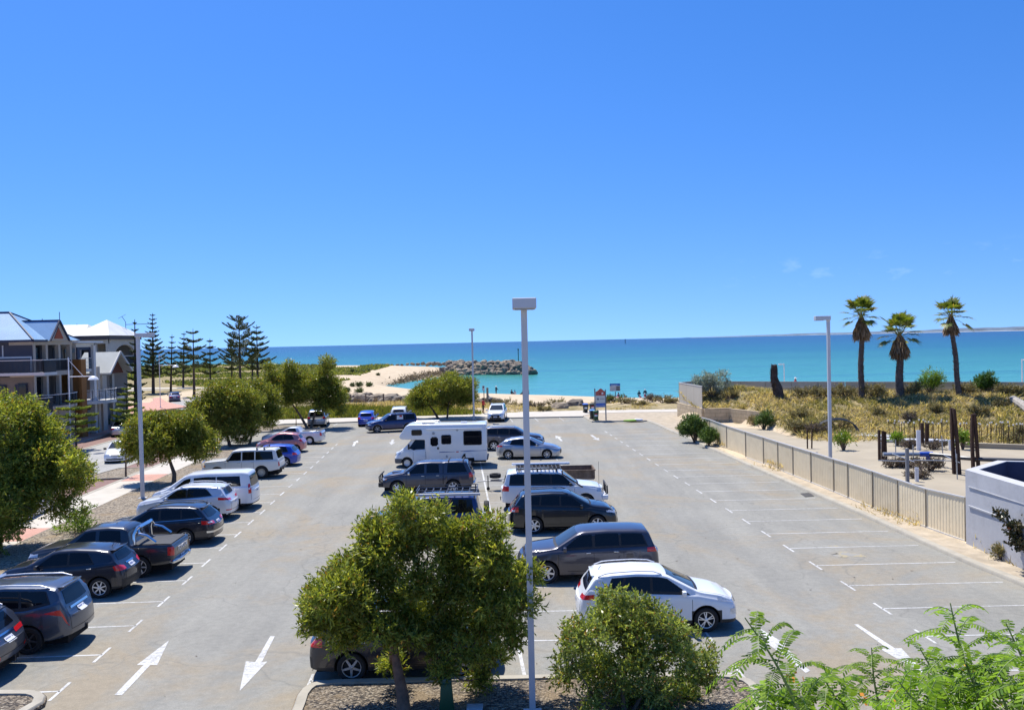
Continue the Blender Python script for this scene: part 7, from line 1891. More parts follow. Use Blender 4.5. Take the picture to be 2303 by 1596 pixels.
tag(MB().tube([at(1986, 1021, zp), at(2072, 1021, zp)], .12, 10).build('silver_pipe', GALV, None, smooth=True), 'silver half of the long pipe across the slab, left of the blue joint', 'pipe')
tag(MB().tube([at(2088, 1021, zp), at(2125, 1024, zp), at(2160, 1029, zp), at(2200, 1032, zp), at(2340, 1037, zp)], .12, 10).build('black_pipe', mat('black_pipe', (.035, .04, .05), .4, var=.1), None, smooth=True), 'long black pipe running right across the slab behind the steel columns', 'pipe')
q = at(2080, 1021, zp)
bj = tag(MB().tube([at(2068, 1021, zp), at(2098, 1021, zp)], .15, 12).tube([q + Vector((.2, -.0, .0)), q + Vector((.2, -.02, -.42))], .14, 10).build('pipe_joint', mat('blue_plastic', (.02, .08, .42), .35), None, smooth=True), 'bright blue T joint in the long pipe', 'pipe joint')
tag(MB().tube([q + Vector((.2, -.02, -.42)), q + Vector((.3, -.3, -.72))], .07, 8).build('support_pipe', mat('black_pipe', (.035, .04, .05), .4), None, smooth=True), 'short black pipe leg under the blue joint', 'pipe')
sc_ = thing('scaffold_frame', 'galvanised scaffold tubes around the scrub pit on the slab', 'scaffold', at(2040, 1062, .24)); o = Vector(sc_.location)
for (bx, by), (tx, ty) in (((2015, 1042), (2014, 989)), ((2055, 1050), (2053, 1000)), ((2122, 1050), (2118, 980)), ((2153, 1077), (2151, 1020))):
    b = at(bx, by, .24); MB().tube([b - o, aty(tx, ty, b.y) - o], .03, 7).build('upright', GALV, sc_, smooth=True)
for (a, c) in (((2000, 1017), (2056, 1038)), ((2054, 1034), (2160, 1036)), ((2113, 1018), (2158, 1040)), ((1975, 1035), (2040, 1037))):
    pa = at(*a, 1.0); pc = at(*c, .95); MB().tube([pa - o, pc - o], .028, 7).build('ledger', GALV, sc_, smooth=True)
b = at(2041, 1086, .24); q = thing('steel_post', 'grey square steel post standing close to the metal fence', 'post', b); MB().box((0, 0, .02), (.3, .3, .03)).build('base_plate', GALV, q); MB().bar((0, 0, 0), (0, 0, 1.85), .15).build('upright', mat('grey_post', (.18, .19, .21), .6, var=.15), q)
for i, (px, py, h, w, lb) in enumerate(((2062, 1082, .75, .2, 'short white pipe post beside the grey square post'), (2066, 1012, 1.35, .28, 'tall white pipe post by the two rusty uprights'), (2138, 1012, .7, .26, 'stubby white box on a post near the slab centre'), (1983, 1010, .5, .16, 'small grey pipe end beside the three cut bars'), (2154, 1060, 1.9, .14, 'leaning white tube by the tallest steel columns'))):
    b = at(px, py, .24); q = MB().lathe([(w / 2, 0), (w / 2, h), (w * .4, h), (w * .4, h - .05), (.001, h - .05)], 12).build('pipe_post', PVC, None, smooth=True); q.location = (b.x, b.y, .235); tag(q, lb, 'post')
    if i == 4: q.rotation_euler = (0, R(-9), 0)
# white pipes lying at the back of the slab, concrete upstand with starter bars
WPG = 'white pipes stacked at the back of the slab'
for k, (a, c) in enumerate((((1872, 976.5), (2003, 980)), ((1880, 978.5), (2006, 983)), ((1890, 974.5), (1990, 978)), ((1975, 988), (2110, 990)), ((1985, 990.5), (2155, 991.5)))):
    tag(MB().tube([at(*a, .36 + .0 * k), at(*c, .36)], .12, 10).build('white_pipe', PVC, None, smooth=True), 'long white plastic pipe lying along the back edge of the slab', 'pipe', WPG)
uw = thing('concrete_upstand', 'low concrete upstand at the back right of the slab', 'kerb wall', at(2230, 1000, .24)); o = Vector(uw.location)
MB().bar(at(2165, 1000, .40) - o, at(2330, 1006, .40) - o, .35, .34).build('upstand', SLABC, uw)
SBG = 'capped starter bars along the back of the slab'
g = np.random.default_rng(14)
barm = MB().tube([(0, 0, 0), (.02, 0, 1.45)], .022, 5).build('bar', RUSTB, None, smooth=True); capm = MB().lathe([(.001, 1.52), (.05, 1.50), (.06, 1.44), (.03, 1.40)], 8).build('cap', mat('cap_white', (.62, .60, .57), .6), None, smooth=True)
for k in range(46):
    px = 2000 + k * 6.8 + g.uniform(-2.2, 2.2); py = 988 + (px - 2000) * .035 + g.uniform(-1, 1); b = at(px, py, .22)
    q = thing('starter_bar', 'rusty reinforcing bar with a pale cap rising at the back edge of the slab', 'reinforcing bar', b, g.uniform(0, 6), SBG); q.rotation_euler = (g.normal() * .05, g.normal() * .05, 0); q.scale = (1, 1, g.uniform(.85, 1.08))
    put(bpy.data.objects.new('bar', barm.data), q); put(bpy.data.objects.new('cap', capm.data), q)
for o__ in (barm, capm): bpy.data.objects.remove(o__)
# coil of black hose standing on the bank
b = aty(1883, 968, 66.5); hz = thing('hose_coil', 'big arching coil of dark blue-black hose on the bank behind the right lamp post', 'hose', (b.x, b.y, float(ground_z(b.x, b.y))))
hz_m = mat('hose_blue_black', (.05, .065, .09), .35, var=.2)
for k in range(3):
    MB().tube([(1.75 * math.cos(t) * (1 - .03 * k), .12 * k + .15 * math.sin(3 * t), (1.15 + .05 * k) * math.sin(t) * .95) for t in np.linspace(.02, PI - .02, 22)], .035, 6).build('hose_loop', hz_m, hz, smooth=True)

# --- houses on the left
RENDER = mat('cream_render', (.44, .385, .32), .9, var=.06, scale=.7)
GREYR = mat('grey_render', (.19, .175, .16), .9, var=.07, scale=.7)
SLATE = mat('slate_grey_cladding', (.06, .063, .085), .8, var=.1, scale=.8)
TRIMW = mat('pale_trim', (.58, .57, .55), .7, var=.04)
NAVYT = mat('navy_trim', (.02, .03, .07), .6, var=.1)
DGLS = glass_mat('house_glass', (.02, .028, .035), .05)
RAILB = mat('dark_railing', (.022, .025, .035), .5, var=.1)
ORNG = mat('orange_render', (.30, .125, .03), .85, var=.08)
RED_G = mat('gable_red', (.34, .075, .03), .8, var=.08)
def roof_mat(name, col, sc_=5.0):
    m_, nt, b, out = new_mat(name); pos = worldco(nt)
    wv = N(nt, 'ShaderNodeTexWave', wave_type='BANDS', bands_direction='X'); wv.inputs['Scale'].default_value = sc_ * .5; nt.links.new(pos, wv.inputs['Vector'])
    c = mix(nt, col, ramp(nt, noise(nt, .6, 5, .6, pos), [(.3, (.88, .88, .88)), (.7, (1.08, 1.08, 1.08))]), 1.0, 'MULTIPLY')
    nt.links.new(c, b.inputs['Base Color']); b.inputs['Roughness'].default_value = .5; b.inputs['Specular IOR Level'].default_value = .25
    nt.links.new(bump(nt, wv.outputs['Fac'], .5, .04), b.inputs['Normal']); return m_
ROOFB = roof_mat('sky_tinted_roof', (.20, .36, .56)); ROOFW = roof_mat('white_steel_roof', (.74, .74, .72)); ROOFG = roof_mat('pale_grey_roof', (.42, .44, .42))  # ROOFB's blue has the sky's reflection painted into the base colour
def B(p, c, d, m, name='wall', par=None):
    return MB().box(c, d).build(name, m, par)
def railing(par, pts, z, h=1.0, m=RAILB, gap=.14, horiz=0, cap=TRIMW, name='railing'):
    mb = MB()
    for a, b in zip(pts, pts[1:]):
        a = Vector((*a, 0)); b = Vector((*b, 0)); L_ = (b - a).length
        if horiz:
            for k in range(horiz): mb.bar(a + Vector((0, 0, z + .12 + k * (h - .2) / horiz)), b + Vector((0, 0, z + .12 + k * (h - .2) / horiz)), .035)
            n = max(1, int(L_ / 1.0))
        else:
            n = max(1, int(L_ / gap)); mb.bar(a + Vector((0, 0, z + .1)), b + Vector((0, 0, z + .1)), .04)
        for k in range(n + 1): mb.bar(a.lerp(b, k / n) + Vector((0, 0, z)), a.lerp(b, k / n) + Vector((0, 0, z + h)), .05 if horiz else .04)
    r_ = mb.build(name, m, par)
    mb = MB()
    for a, b in zip(pts, pts[1:]): mb.bar((*a, z + h), (*b, z + h), .09, .06)
    mb.build('handrail', cap, r_)
    return r_
FX = -41.0
# house one: three storeys, blue-grey hip roof, side wall slate grey over beige
h1 = thing('apartment_house', 'three storey house with blue-grey hip roof and red triangle in its gable', 'house', (FX, 76, 0)); O1 = Vector((FX, 76, 0))
L1 = lambda x, y, z: (x - FX, y - 76, z)
MB().box(L1(-51.5, 76.4, 3.1), (17, 6.6, 6.3)).build('lower_wall', GREYR, h1)
MB().box(L1(-51.9, 76.4, 7.7), (17.6, 6.9, 2.92)).build('upper_wall', SLATE, h1)
for x0, x1, z in ((-56, -41.15, 7.75),): MB().box(L1((x0 + x1) / 2, 72.90, z), (x1 - x0, .06, .16)).build('trim_band', TRIMW, h1)
MB().box(L1(-41.2, 72.90, 7.1), (.10, .06, 1.15)).box(L1(-43.6, 72.9, 8.3), (.10, .08, 1.0)).build('corner_trim', TRIMW, h1)
for z, h in ((3.2, .35), (6.25, .4), (9.0, .42)): MB().box(L1(-42.05, 76.2, z), (2.1, 6.5, h)).build('floor_slab', RENDER, h1)
for y in (73.15, 75.1, 77.2, 79.2):
    for z0, z1 in ((.0, 3.02), (3.38, 6.05), (6.45, 8.79)):
        MB().box(L1(-41.2, y, (z0 + z1) / 2), (.34, .34 if z0 > 0 else .7, z1 - z0)).build('column', RENDER, h1)
for z0, z1 in ((3.38, 6.05), (6.45, 8.79)):
    MB().box(L1(-42.95, 76.1, (z0 + z1) / 2), (.05, 2.6, z1 - z0 - .3)).build('balcony_door', DGLS, h1)
    MB().box(L1(-42.6, 73.0, (z0 + z1) / 2), (3.0, .16, z1 - z0)).build('side_screen', GREYR if z0 < 5 else SLATE, h1)
railing(h1, [L1(-41.0, 73.3, 0)[:2], L1(-41.0, 79.0, 0)[:2]], 6.46, 1.0)
# curved balcony on the first floor
cur = [L1(-41.0 + 1.25 * math.sin(t), 76.2 - 2.9 * math.cos(t), 0)[:2] for t in np.linspace(.05, PI - .05, 10)]
MB().prism([L1(-42, 73.2, 0)[:2]] + cur + [L1(-42, 79.2, 0)[:2]], 'z', 3.18, 3.42).build('balcony_floor', RENDER, h1)
railing(h1, cur, 3.42, 1.0)
# arched entrance at street level
arch = [(73.2, 0.0), (73.2, 3.0), (79.0, 3.0), (79.0, 0.0), (77.6, 0)] + [(76.2 + 1.4 * math.cos(t), 1.3 + 1.3 * math.sin(t)) for t in np.linspace(0, PI, 12)] + [(74.8, 0)]
MB().prism([(y - 76, z) for y, z in arch], 'x', -.45, -.12).build('arched_wall', RENDER, h1)
MB().box(L1(-42.6, 76.2, 1.4), (.1, 3.0, 2.8)).build('entrance_door', mat('door_brown', (.10, .06, .04), .7), h1)
# side balconies towards the car park
MB().box(L1(-49.5, 71.9, 6.35), (21, 2.0, .22)).build('balcony_floor', TRIMW, h1)
railing(h1, [L1(-60, 70.95, 0)[:2], L1(-39.1, 70.95, 0)[:2], L1(-39.1, 72.9, 0)[:2]], 6.46, 1.05, gap=.10)
MB().box(L1(-40.6, 72.2, 2.9), (2.2, 1.5, .2)).build('balcony_floor', TRIMW, h1)
railing(h1, [L1(-41.7, 71.5, 0)[:2], L1(-39.5, 71.5, 0)[:2], L1(-39.5, 72.9, 0)[:2]], 3.0, 1.3, gap=.10)
for x, w, z, hh in ((-41.95, .62, 4.6, 1.7), (-43.75, .6, 4.9, .9)):
    f = MB().box(L1(x, 73.06, z), (w + .16, .08, hh + .16)).build('window_frame', NAVYT, h1); f.location.y -= .22; MB().box(L1(x, 72.99, z), (w, .06, hh)).build('pane', DGLS, f)
    MB().box(L1(x - w * .85, 72.86, z), (w * .5, .06, hh)).build('shutter', NAVYT, h1)
# hip roof with cross gable
ez, rz = 9.2, 11.75; x0, x1, y0, y1 = -64, -40.7, 72.4, 80.4; ry = 76.4; rx = -45.0
V = [L1(x0, y0, ez), L1(x1, y0, ez), L1(x1, y1, ez), L1(x0, y1, ez), L1(x0, ry, rz), L1(rx, ry, rz)]
r1 = MB().add(V, [(0, 1, 5, 4), (1, 2, 5), (2, 3, 4, 5), (0, 4, 3), (3, 2, 1, 0)]).build('roof', ROOFB, h1)
gx, gz, gy, gw = -40.35, 10.95, 76.1, 1.62
V = [L1(gx, gy - gw, ez - .05), L1(gx, gy, gz), L1(gx, gy + gw, ez - .05), L1(-46.5, gy - gw, ez - .05), L1(-46.5, gy, gz), L1(-46.5, gy + gw, ez - .05)]
MB().add(V, [(0, 1, 4, 3), (1, 2, 5, 4)]).build('gable_roof', ROOFB, r1)
MB().prism([(gy - gw + .1 - 76, ez - .05), (gy - 76, gz - .1), (gy + gw - .1 - 76, ez - .05)], 'x', gx - .25 - FX, gx - .1 - FX).build('gable_wall', RENDER, h1)
MB().prism([(gy - .85 - 76, ez + .12), (gy - .1 - 76, gz - .62), (gy + .65 - 76, ez + .12)], 'x', gx - .12 - FX, gx - .04 - FX).build('gable_panel', RED_G, h1)
mb = MB()
for a, b in ((V[0], V[1]), (V[1], V[2]), (V[1], V[4])): mb.bar(a, b, .12, .14)
mb.bar(L1(x0, y0 - .05, ez - .05), L1(x1, y0 - .05, ez - .05), .14, .2).bar(L1(x1 + .05, y0, ez - .06), L1(x1 + .05, gy - gw, ez - .06), .14, .2).bar(L1(rx, ry, rz + .03), L1(x1, y0, ez + .03), .12).bar(L1(x0, ry, rz + .03), L1(rx, ry, rz + .03), .14).bar(L1(rx, ry, rz + .03), L1(x1, y1, ez + .03), .12)
mb.tube([L1(gx, gy, gz), L1(gx, gy, gz + .75)], .03, 5)
mb.build('roof_trim', NAVYT, h1)
MB().box(L1(-52, 75, 3), (15, 5, 5.9)).build('core', GREYR, h1)
# house two: orange pillar, navy frames, curved balcony
h2 = thing('townhouse', 'narrow townhouse with an orange pillar, navy frames and round balcony', 'house', (FX, 83, 0)); L2 = lambda x, y, z: (x - FX, y - 83, z)
MB().box(L2(-50, 82.0, 4.3), (13.2, 5.2, 8.6)).build('wall', GREYR, h2)
MB().box(L2(-41.6, 79.95, 3.7), (2.4, .55, 7.4)).build('orange_pillar', ORNG, h2)
MB().box(L2(-40.3, 79.75, 3.7), (.25, .9, 7.4)).build('orange_fin', ORNG, h2)
MB().box(L2(-41.0, 83.15, 4.35), (.45, .45, 8.7)).build('post', TRIMW, h2); MB().box(L2(-41.15, 84.1, 3.3), (.5, .5, 6.6)).build('pier', RENDER, h2)
for z, hh in ((3.25, .35), (6.3, .3), (8.72, .35)): MB().box(L2(-42.2, 81.8, z), (2.4, 3.4, hh)).build('floor_slab', TRIMW, h2)
MB().box(L2(-43.35, 81.2, 7.5), (.06, 1.6, 2.0)).build('navy_panel', NAVYT, h2); MB().box(L2(-43.35, 83.4, 7.6), (.06, 1.9, 1.6)).build('window', DGLS, h2)
MB().box(L2(-43.35, 82.4, 4.7), (.06, 3.4, 2.2)).build('window', DGLS, h2)
MB().box(L2(-41.1, 80.6, 7.5), (.12, .5, 2.2)).box(L2(-41.1, 81.8, 8.4), (.1, 2.4, .26)).box(L2(-41.1, 82.8, 7.5), (.12, .25, 2.2)).build('navy_frame', NAVYT, h2)
railing(h2, [L2(-40.95, 80.4, 0)[:2], L2(-40.95, 82.9, 0)[:2]], 6.46, 1.0, GALV, horiz=6)
cur = [L2(-41.0 + 2.0 * math.sin(t), 82.9 - 2.75 * math.cos(t), 0)[:2] for t in np.linspace(.05, PI - .05, 12)]
MB().prism([L2(-42, 80.2, 0)[:2]] + cur + [L2(-42, 85.6, 0)[:2]], 'z', 3.1, 3.42).build('balcony_floor', TRIMW, h2)
railing(h2, cur, 3.42, 1.0, PVC, horiz=7)
MB().box(L2(-41.6, 82.5, 1.25), (.12, 3.3, 2.3)).build('garage_door', mat('garage_white', (.60, .60, .62), .6), h2); MB().box(L2(-41.7, 82.4, 2.75), (.3, 4.4, .7)).build('garage_lintel', mat('brown_render', (.20, .15, .12), .9), h2)
V = [L2(-57, 79.3, 9.15), L2(-40.4, 79.3, 8.95), L2(-40.4, 84.2, 8.95), L2(-57, 84.2, 9.15), L2(-57, 79.3, 9.3), L2(-40.4, 79.3, 9.1), L2(-40.4, 84.2, 9.1), L2(-57, 84.2, 9.3)]
MB().add(V, [(3, 2, 1, 0), (4, 5, 6, 7), (0, 1, 5, 4), (1, 2, 6, 5), (2, 3, 7, 6), (3, 0, 4, 7)]).build('skillion_roof', ROOFW, h2)
# house three: white hip roof, arch, with a grey gabled wing
h3 = thing('villa', 'large pale house with a white hip roof and an arched upper balcony', 'house', (-43.5, 91, 0)); L3 = lambda x, y, z: (x + 43.5, y - 91, z)
CRM = mat('pale_grey_render', (.45, .425, .38), .9, var=.05)
MB().box(L3(-52.3, 95.6, 4.7), (12.0, 8.0, 9.2)).build('rear_wall', CRM, h3)
MB().box(L3(-45.2, 93.6, 3.2), (2.4, 7.2, 6.4)).build('lower_wall', GREYR, h3)
MB().box(L3(-45.85, 93.6, 8.0), (.3, 7.2, 3.2)).build('balcony_back', RENDER, h3)
MB().box(L3(-44.3, 97.2, 8.0), (3.4, .2, 3.2)).build('balcony_end', RENDER, h3)
MB().box(L3(-44.3, 90.1, 9.25), (3.3, .25, .75)).box(L3(-45.8, 90.1, 7.7), (.4, .25, 2.5)).box(L3(-44.0, 90.1, 7.7), (.22, .25, 2.5)).build('side_frame', CRM, h3)
MB().box(L3(-45.0, 90.35, 7.6), (1.3, .08, 1.9)).build('window', DGLS, h3)
arch = [(-1.0, 6.5), (-1.0, 9.65), (6.3, 9.65), (6.3, 6.5), (5.8, 6.5)] + [(2.9 + 2.6 * math.cos(t), 7.4 + 1.35 * math.sin(t)) for t in np.linspace(.12, PI - .12, 12)] + [(-.1, 6.5)]
MB().prism(arch, 'x', .55, .85).build('arched_wall', CRM, h3)
MB().box(L3(-44.1, 93.6, 6.35), (3.2, 7.3, .4)).build('balcony_floor', TRIMW, h3)
railing(h3, [L3(-42.7, 91.0, 0)[:2], L3(-42.7, 96.8, 0)[:2]], 6.55, .95, RAILB)
MB().box(L3(-45.65, 92.2, 7.6), (.12, 1.3, 1.9)).build('balcony_door', DGLS, h3)
V = [L3(-46.4, 89.5, 9.75), L3(-42.3, 89.5, 9.75), L3(-42.3, 97.5, 9.75), L3(-46.4, 97.5, 9.75), L3(-44.3, 93.3, 11.5)]
MB().add(V, [(0, 1, 4), (1, 2, 4), (2, 3, 4), (3, 0, 4), (3, 2, 1, 0)]).build('roof', ROOFW, h3)
V = [L3(-58.6, 91.4, 9.3), L3(-46.0, 91.4, 9.3), L3(-46.0, 100, 9.3), L3(-58.6, 100, 9.3), L3(-56, 95.6, 11.1), L3(-47.5, 95.6, 11.1)]
MB().add(V, [(0, 1, 5, 4), (1, 2, 5), (2, 3, 4, 5), (3, 0, 4), (3, 2, 1, 0)]).build('rear_roof', roof_mat('cream_steel_roof', (.66, .65, .56)), h3)
MB().box(L3(-44.35, 89.62, 9.52), (3.9, .08, .42)).box(L3(-42.38, 93.5, 9.52), (.08, 7.8, .42)).build('fascia', mat('fascia_brown', (.06, .05, .055), .7), h3)
MB().tube([L3(-43.3, 95.6, 10.2), L3(-43.3, 95.6, 11.3), L3(-43.6, 95.4, 11.9)], .03, 5).tube([L3(-43.3, 95.6, 11.0), L3(-40.3, 96.0, 11.05)], .03, 5).tube([L3(-44.1, 95.6, 11.7), L3(-43.0, 95.0, 12.1)], .02, 5).build('roof_antenna', RAILB, h3)
# gabled wing in front of the villa
w3 = thing('gabled_house', 'house with a pale grey gable roof and red timber gable, before the villa', 'house', (-42, 87.4, 0)); L4 = lambda x, y, z: (x + 42, y - 87.4, z)
MB().box(L4(-43.6, 88.0, 2.9), (1.6, 3.4, 5.8)).build('wall', GREYR, w3)
MB().box(L4(-41.6, 85.9, 2.9), (.8, .9, 5.8)).build('front_pier', CRM, w3)
rg, eg, yr = 8.0, 5.85, 87.6
V = [L4(-44, 85.0, eg), L4(-40.2, 85.0, eg), L4(-40.3, yr, rg), L4(-44, yr, rg), L4(-44, 90.2, eg), L4(-40.2, 90.2, eg)]
MB().add(V, [(0, 1, 2, 3), (3, 2, 5, 4)]).add([(x, y, z - .14) for x, y, z in V], [(3, 2, 1, 0), (4, 5, 2, 3)]).build('roof', ROOFG, w3)
mb = MB().bar(V[1], V[2], .12, .22).bar(V[2], V[5], .12, .22).bar(V[0], V[1], .14, .16); mb.build('roof_trim', TRIMW, w3)
MB().prism([(85.5 - 87.4, 5.8), (yr - 87.4, 7.8), (89.7 - 87.4, 5.8)], 'x', .75, 1.0).build('gable_panel', mat('gable_timber', (.13, .04, .025), .8), w3)
MB().box(L4(-43.0, 88.6, 4.4), (.1, 2.6, 2.4)).build('window', DGLS, w3); MB().box(L4(-42.4, 90.0, 2.9), (.3, .5, 5.8)).build('column', CRM, w3)
MB().box(L4(-42.0, 88.8, 3.2), (1.6, 2.8, .3)).build('balcony_floor', TRIMW, w3); railing(w3, [L4(-41.3, 87.6, 0)[:2], L4(-41.3, 90.2, 0)[:2]], 3.3, .95, RAILB)
# blue chairs on the villa balcony
for dy in (0, 1.5):
    ch = thing('plastic_chair', 'bright blue plastic chair on the villa balcony, ' + ('left one' if dy == 0 else 'tipped right one'), 'chair', (-43.4, 92.6 + dy, 6.55)); BL = mat('sky_blue_plastic', (.10, .42, .75), .4)
    MB().box((0, 0, .42), (.5, .5, .05)).build('seat', BL, ch, bevel=.02); MB().box((-.22, 0, .75), (.06, .5, .6), ry=R(-12)).build('backrest', BL, ch, bevel=.02)
    for sx in (-.2, .2):
        for sy in (-.2, .2): MB().bar((sx, sy, 0), (sx, sy, .4), .05).build('leg', BL, ch)
# garden wall and shrubs before the houses
gwl = wall_run('garden_wall', [(-40.4, 86.6), (-40.0, 97.5)], 0, .75, .25, RENDER); tag(gwl, 'low rendered garden wall below the villa', 'wall')
p = at(245, 955, .1)
make_tree('garden_shrub', 'tall dark garden shrub against the gabled house', 'shrub', (p.x, p.y + 1, .1), [([(p.x, p.y + 1, .05), (p.x, p.y + 1, 1.5)], .06)], lobes_px([(245, 925, 17), (238, 945, 15), (254, 945, 14), (248, 905, 11), (240, 960, 10), (258, 960, 9)], p.y + 1, g0, .5), HEDGE, BARK, 201, (.2, .07), 170, 6, (.4, .7))
# distant suburban roof behind
dr = thing('distant_house', 'tile roofed house peeping between the blue-grey and the white roofs', 'house', (-62, 112, 0))
MB().box((0, 0, 4.5), (16, 10, 9)).build('wall', RENDER, dr); MB().add([(-9, -6, 9), (9, -6, 9), (9, 6, 9), (-9, 6, 9), (-4, 0, 11.6), (4, 0, 11.6)], [(0, 1, 5, 4), (1, 2, 5), (2, 3, 4, 5), (3, 0, 4)]).build('roof', mat('tile_brown', (.22, .12, .085), .8), dr)
# ---------------------------------------------------------------- rocks, bins, signs, people
def rock_mesh(seed, sub=3):
    g = np.random.default_rng(seed); bm = bmesh.new(); bmesh.ops.create_icosphere(bm, subdivisions=sub, radius=1)
    planes = rand_dirs(9, g); offs = g.uniform(.62, .95, 9)
    for v in bm.verts:
        p = np.array(v.co)
        for n_, o in zip(planes, offs):
            d = p @ n_ - o
            if d > 0: p = p - n_ * d * .85
        v.co = p * (1 + .05 * g.normal())
    me = bpy.data.meshes.new('rock'); bm.to_mesh(me); bm.free()
    return me
ROCKM, nt, b_, out = new_mat('groyne_rock'); pos = worldco(nt)
gi = N(nt, 'ShaderNodeObjectInfo').outputs['Random']
c = ramp(nt, noise(nt, .9, 7, .7, pos), [(.3, (.13, .11, .09)), (.5, (.25, .215, .17)), (.7, (.40, .35, .28))])
c = mix(nt, c, ramp(nt, gi, [(0, (.72, .72, .74)), (.6, (1.05, 1.0, .95)), (1, (1.3, 1.2, 1.02))]), 1.0, 'MULTIPLY')
nt.links.new(c, b_.inputs['Base Color']); b_.inputs['Roughness'].default_value = .95
nt.links.new(bump(nt, noise(nt, 2.2, 7, .75, pos), .8, .25), b_.inputs['Normal'])
RM = [rock_mesh(300 + k) for k in range(7)]
for m in RM: m.materials.append(ROCKM)
def rock(p, s, g, label, grp, name='rock'):
    o = bpy.data.objects.new(name, RM[g.integers(0, len(RM))]); COL.objects.link(o)
    o.location = p; o.scale = s; o.rotation_euler = (g.uniform(-.4, .4), g.uniform(-.4, .4), g.uniform(0, 6.28))
    tag(o, label, 'rock', grp); return o
g = np.random.default_rng(401)
GG = 'boulders of the stone groyne'
A = Vector((-20.5, 265.5)); B_ = Vector((3.6, 255.6))
lb = 'grey weathered boulder in the stone groyne reaching into the bay'
for row, (z, off, s0) in enumerate(((-1.9, -3.4, 1.75), (-.9, -2.4, 1.7), (.1, -1.4, 1.6), (1.0, -.3, 1.45), (1.25, 1.3, 1.4))):
    n = 19 - row
    for k in range(n):
        t = (k + .5 + g.uniform(-.3, .3)) / n
        t = .0 + t * (1.0 + .02 * (4 - row)) if row < 3 else t * .97
        p = A.lerp(B_, t); zz = z * (1.0 if t < .9 else max(.2, 1 - (t - .9) * 5)) if z > 0 else z
        rock((p.x + g.uniform(-.4, .4), p.y + off * .9 + g.uniform(-.3, .3), zz + g.uniform(-.25, .25)), (s0 * g.uniform(.8, 1.2), s0 * g.uniform(.7, 1.0), s0 * g.uniform(.55, .8)), g, lb, GG, 'boulder')
for k in range(9):
    rock((3.4 + g.uniform(-.5, 3.6), 254.5 + g.uniform(-2, 1.5), -2.0 + g.uniform(0, .9)), (1.3, 1.1, .8), g, 'wave washed boulder at the tip of the stone groyne', 'boulders at the tip of the groyne', 'boulder')
for k in range(15):      # smaller line of stones along the sand crest
    x = -21 - k * 1.75; p = (x, 284 + g.uniform(-1.5, 1.5) + max(0, -x - 40) * .1, 1.0 + g.uniform(-.2, .2))
    s = np.interp(k, [0, 6, 15], [1.3, .8, .4]) * g.uniform(.7, 1.2); rock(p, (s * 1.2, s, s * .6), g, 'small stone half buried along the crest of the sand spit', 'stones along the crest of the sand spit')
core = MB(); core.prism([(-23, 266.5), (1.5, 256.5), (2.5, 258), (1, 260), (-21, 272)], 'z', -2.6, .2)
o = core.build('groyne_core', ROCKM, None); tag(o, 'packed stone core under the groyne boulders', 'rubble')
# seaweed bank at the cove's edge
wd = []
P = [at(x, y, -1.6) for x, y in ((878, 866), (900, 858), (930, 852), (965, 846), (1000, 841), (1012, 840))]
lp = np.array([(p.x, p.y) for p in P]); t = g.uniform(0, len(lp) - 1.001, 2600); i = t.astype(int); f = (t - i)[:, None]
Q = lp[i] * (1 - f) + lp[i + 1] * f + np.stack([g.normal(size=2600) * 1.2, np.abs(g.normal(size=2600)) * 7 + 1.5], 1)
blades('dry_seaweed', Q[:, 0], Q[:, 1], .15, .6, .16, leaf_mat('seaweed_grey', (.14, .11, .08), (.34, .28, .20), None, .1, .9, .1), 9, .9, 'grey-brown dry seaweed heaped along the cove edge')
# rock wall and timber fence behind the reedy strip
RW = 'pale rocks of the low sea wall behind the timber fence'
for k in range(26):
    t = k / 25; px = 772 + t * 165; py = 893 + t * 9 + g.uniform(-2.5, 2.5); p = at(px, py, .35)
    s = g.uniform(.75, 1.35); rock((p.x, p.y, .15 + g.uniform(-.1, .25)), (s * 1.25, s, s * .7), g, 'pale grey rock of the low sea wall behind the timber fence', RW)
for px, py, s in ((1290, 911, 1.0), (1258, 916, .9), (1262, 917, .7), (1118, 908, 1.0), (1092, 905, .9), (1100, 903, .8)):
    p = at(px, py, .3); rock((p.x, p.y, .3), (s * 1.4, s, s * .75), g, 'pale boulder half buried in the dune scrub near the beach', 'boulders in the dune scrub')
TIMB = mat('grey_timber', (.17, .13, .10), .9, var=.3, scale=5)
tf = thing('timber_fence', 'weathered post and rail timber fence in front of the low sea wall', 'fence', at(800, 905, 0)); o = Vector(tf.location); prev = None
for px, pb, pt in ((763, 905, 885), (789, 908, 887), (823, 910, 886), (863, 913.5, 885), (915, 914, 893), (948, 916, 896)):
    b = at(px, pb, 0); z1 = max(.8, aty(px, pt, b.y).z); MB().box(b - o + Vector((0, 0, z1 / 2 - .1)), (.17, .17, z1 + .2)).build('fence_post', TIMB, tf)
    q = b + Vector((0, 0, z1 * .72))
    if prev is not None: MB().bar(prev - o, q - o, .05, .07).build('fence_rail', TIMB, tf)
    prev = q
lw = wall_run('low_wall', [at(770, 909.5)[:2], at(830, 914)[:2], at(900, 920)[:2], at(935, 924)[:2]], -.1, .32, .25, PATHC); tag(lw, 'low concrete edging wall behind the reedy grass', 'wall')
lw = wall_run('low_wall', [at(1002, 923)[:2], at(1049, 925)[:2]], -.1, .75, .25, PATHC); tag(lw, 'short concrete wall by the path at the foot of the far lamp post', 'wall')

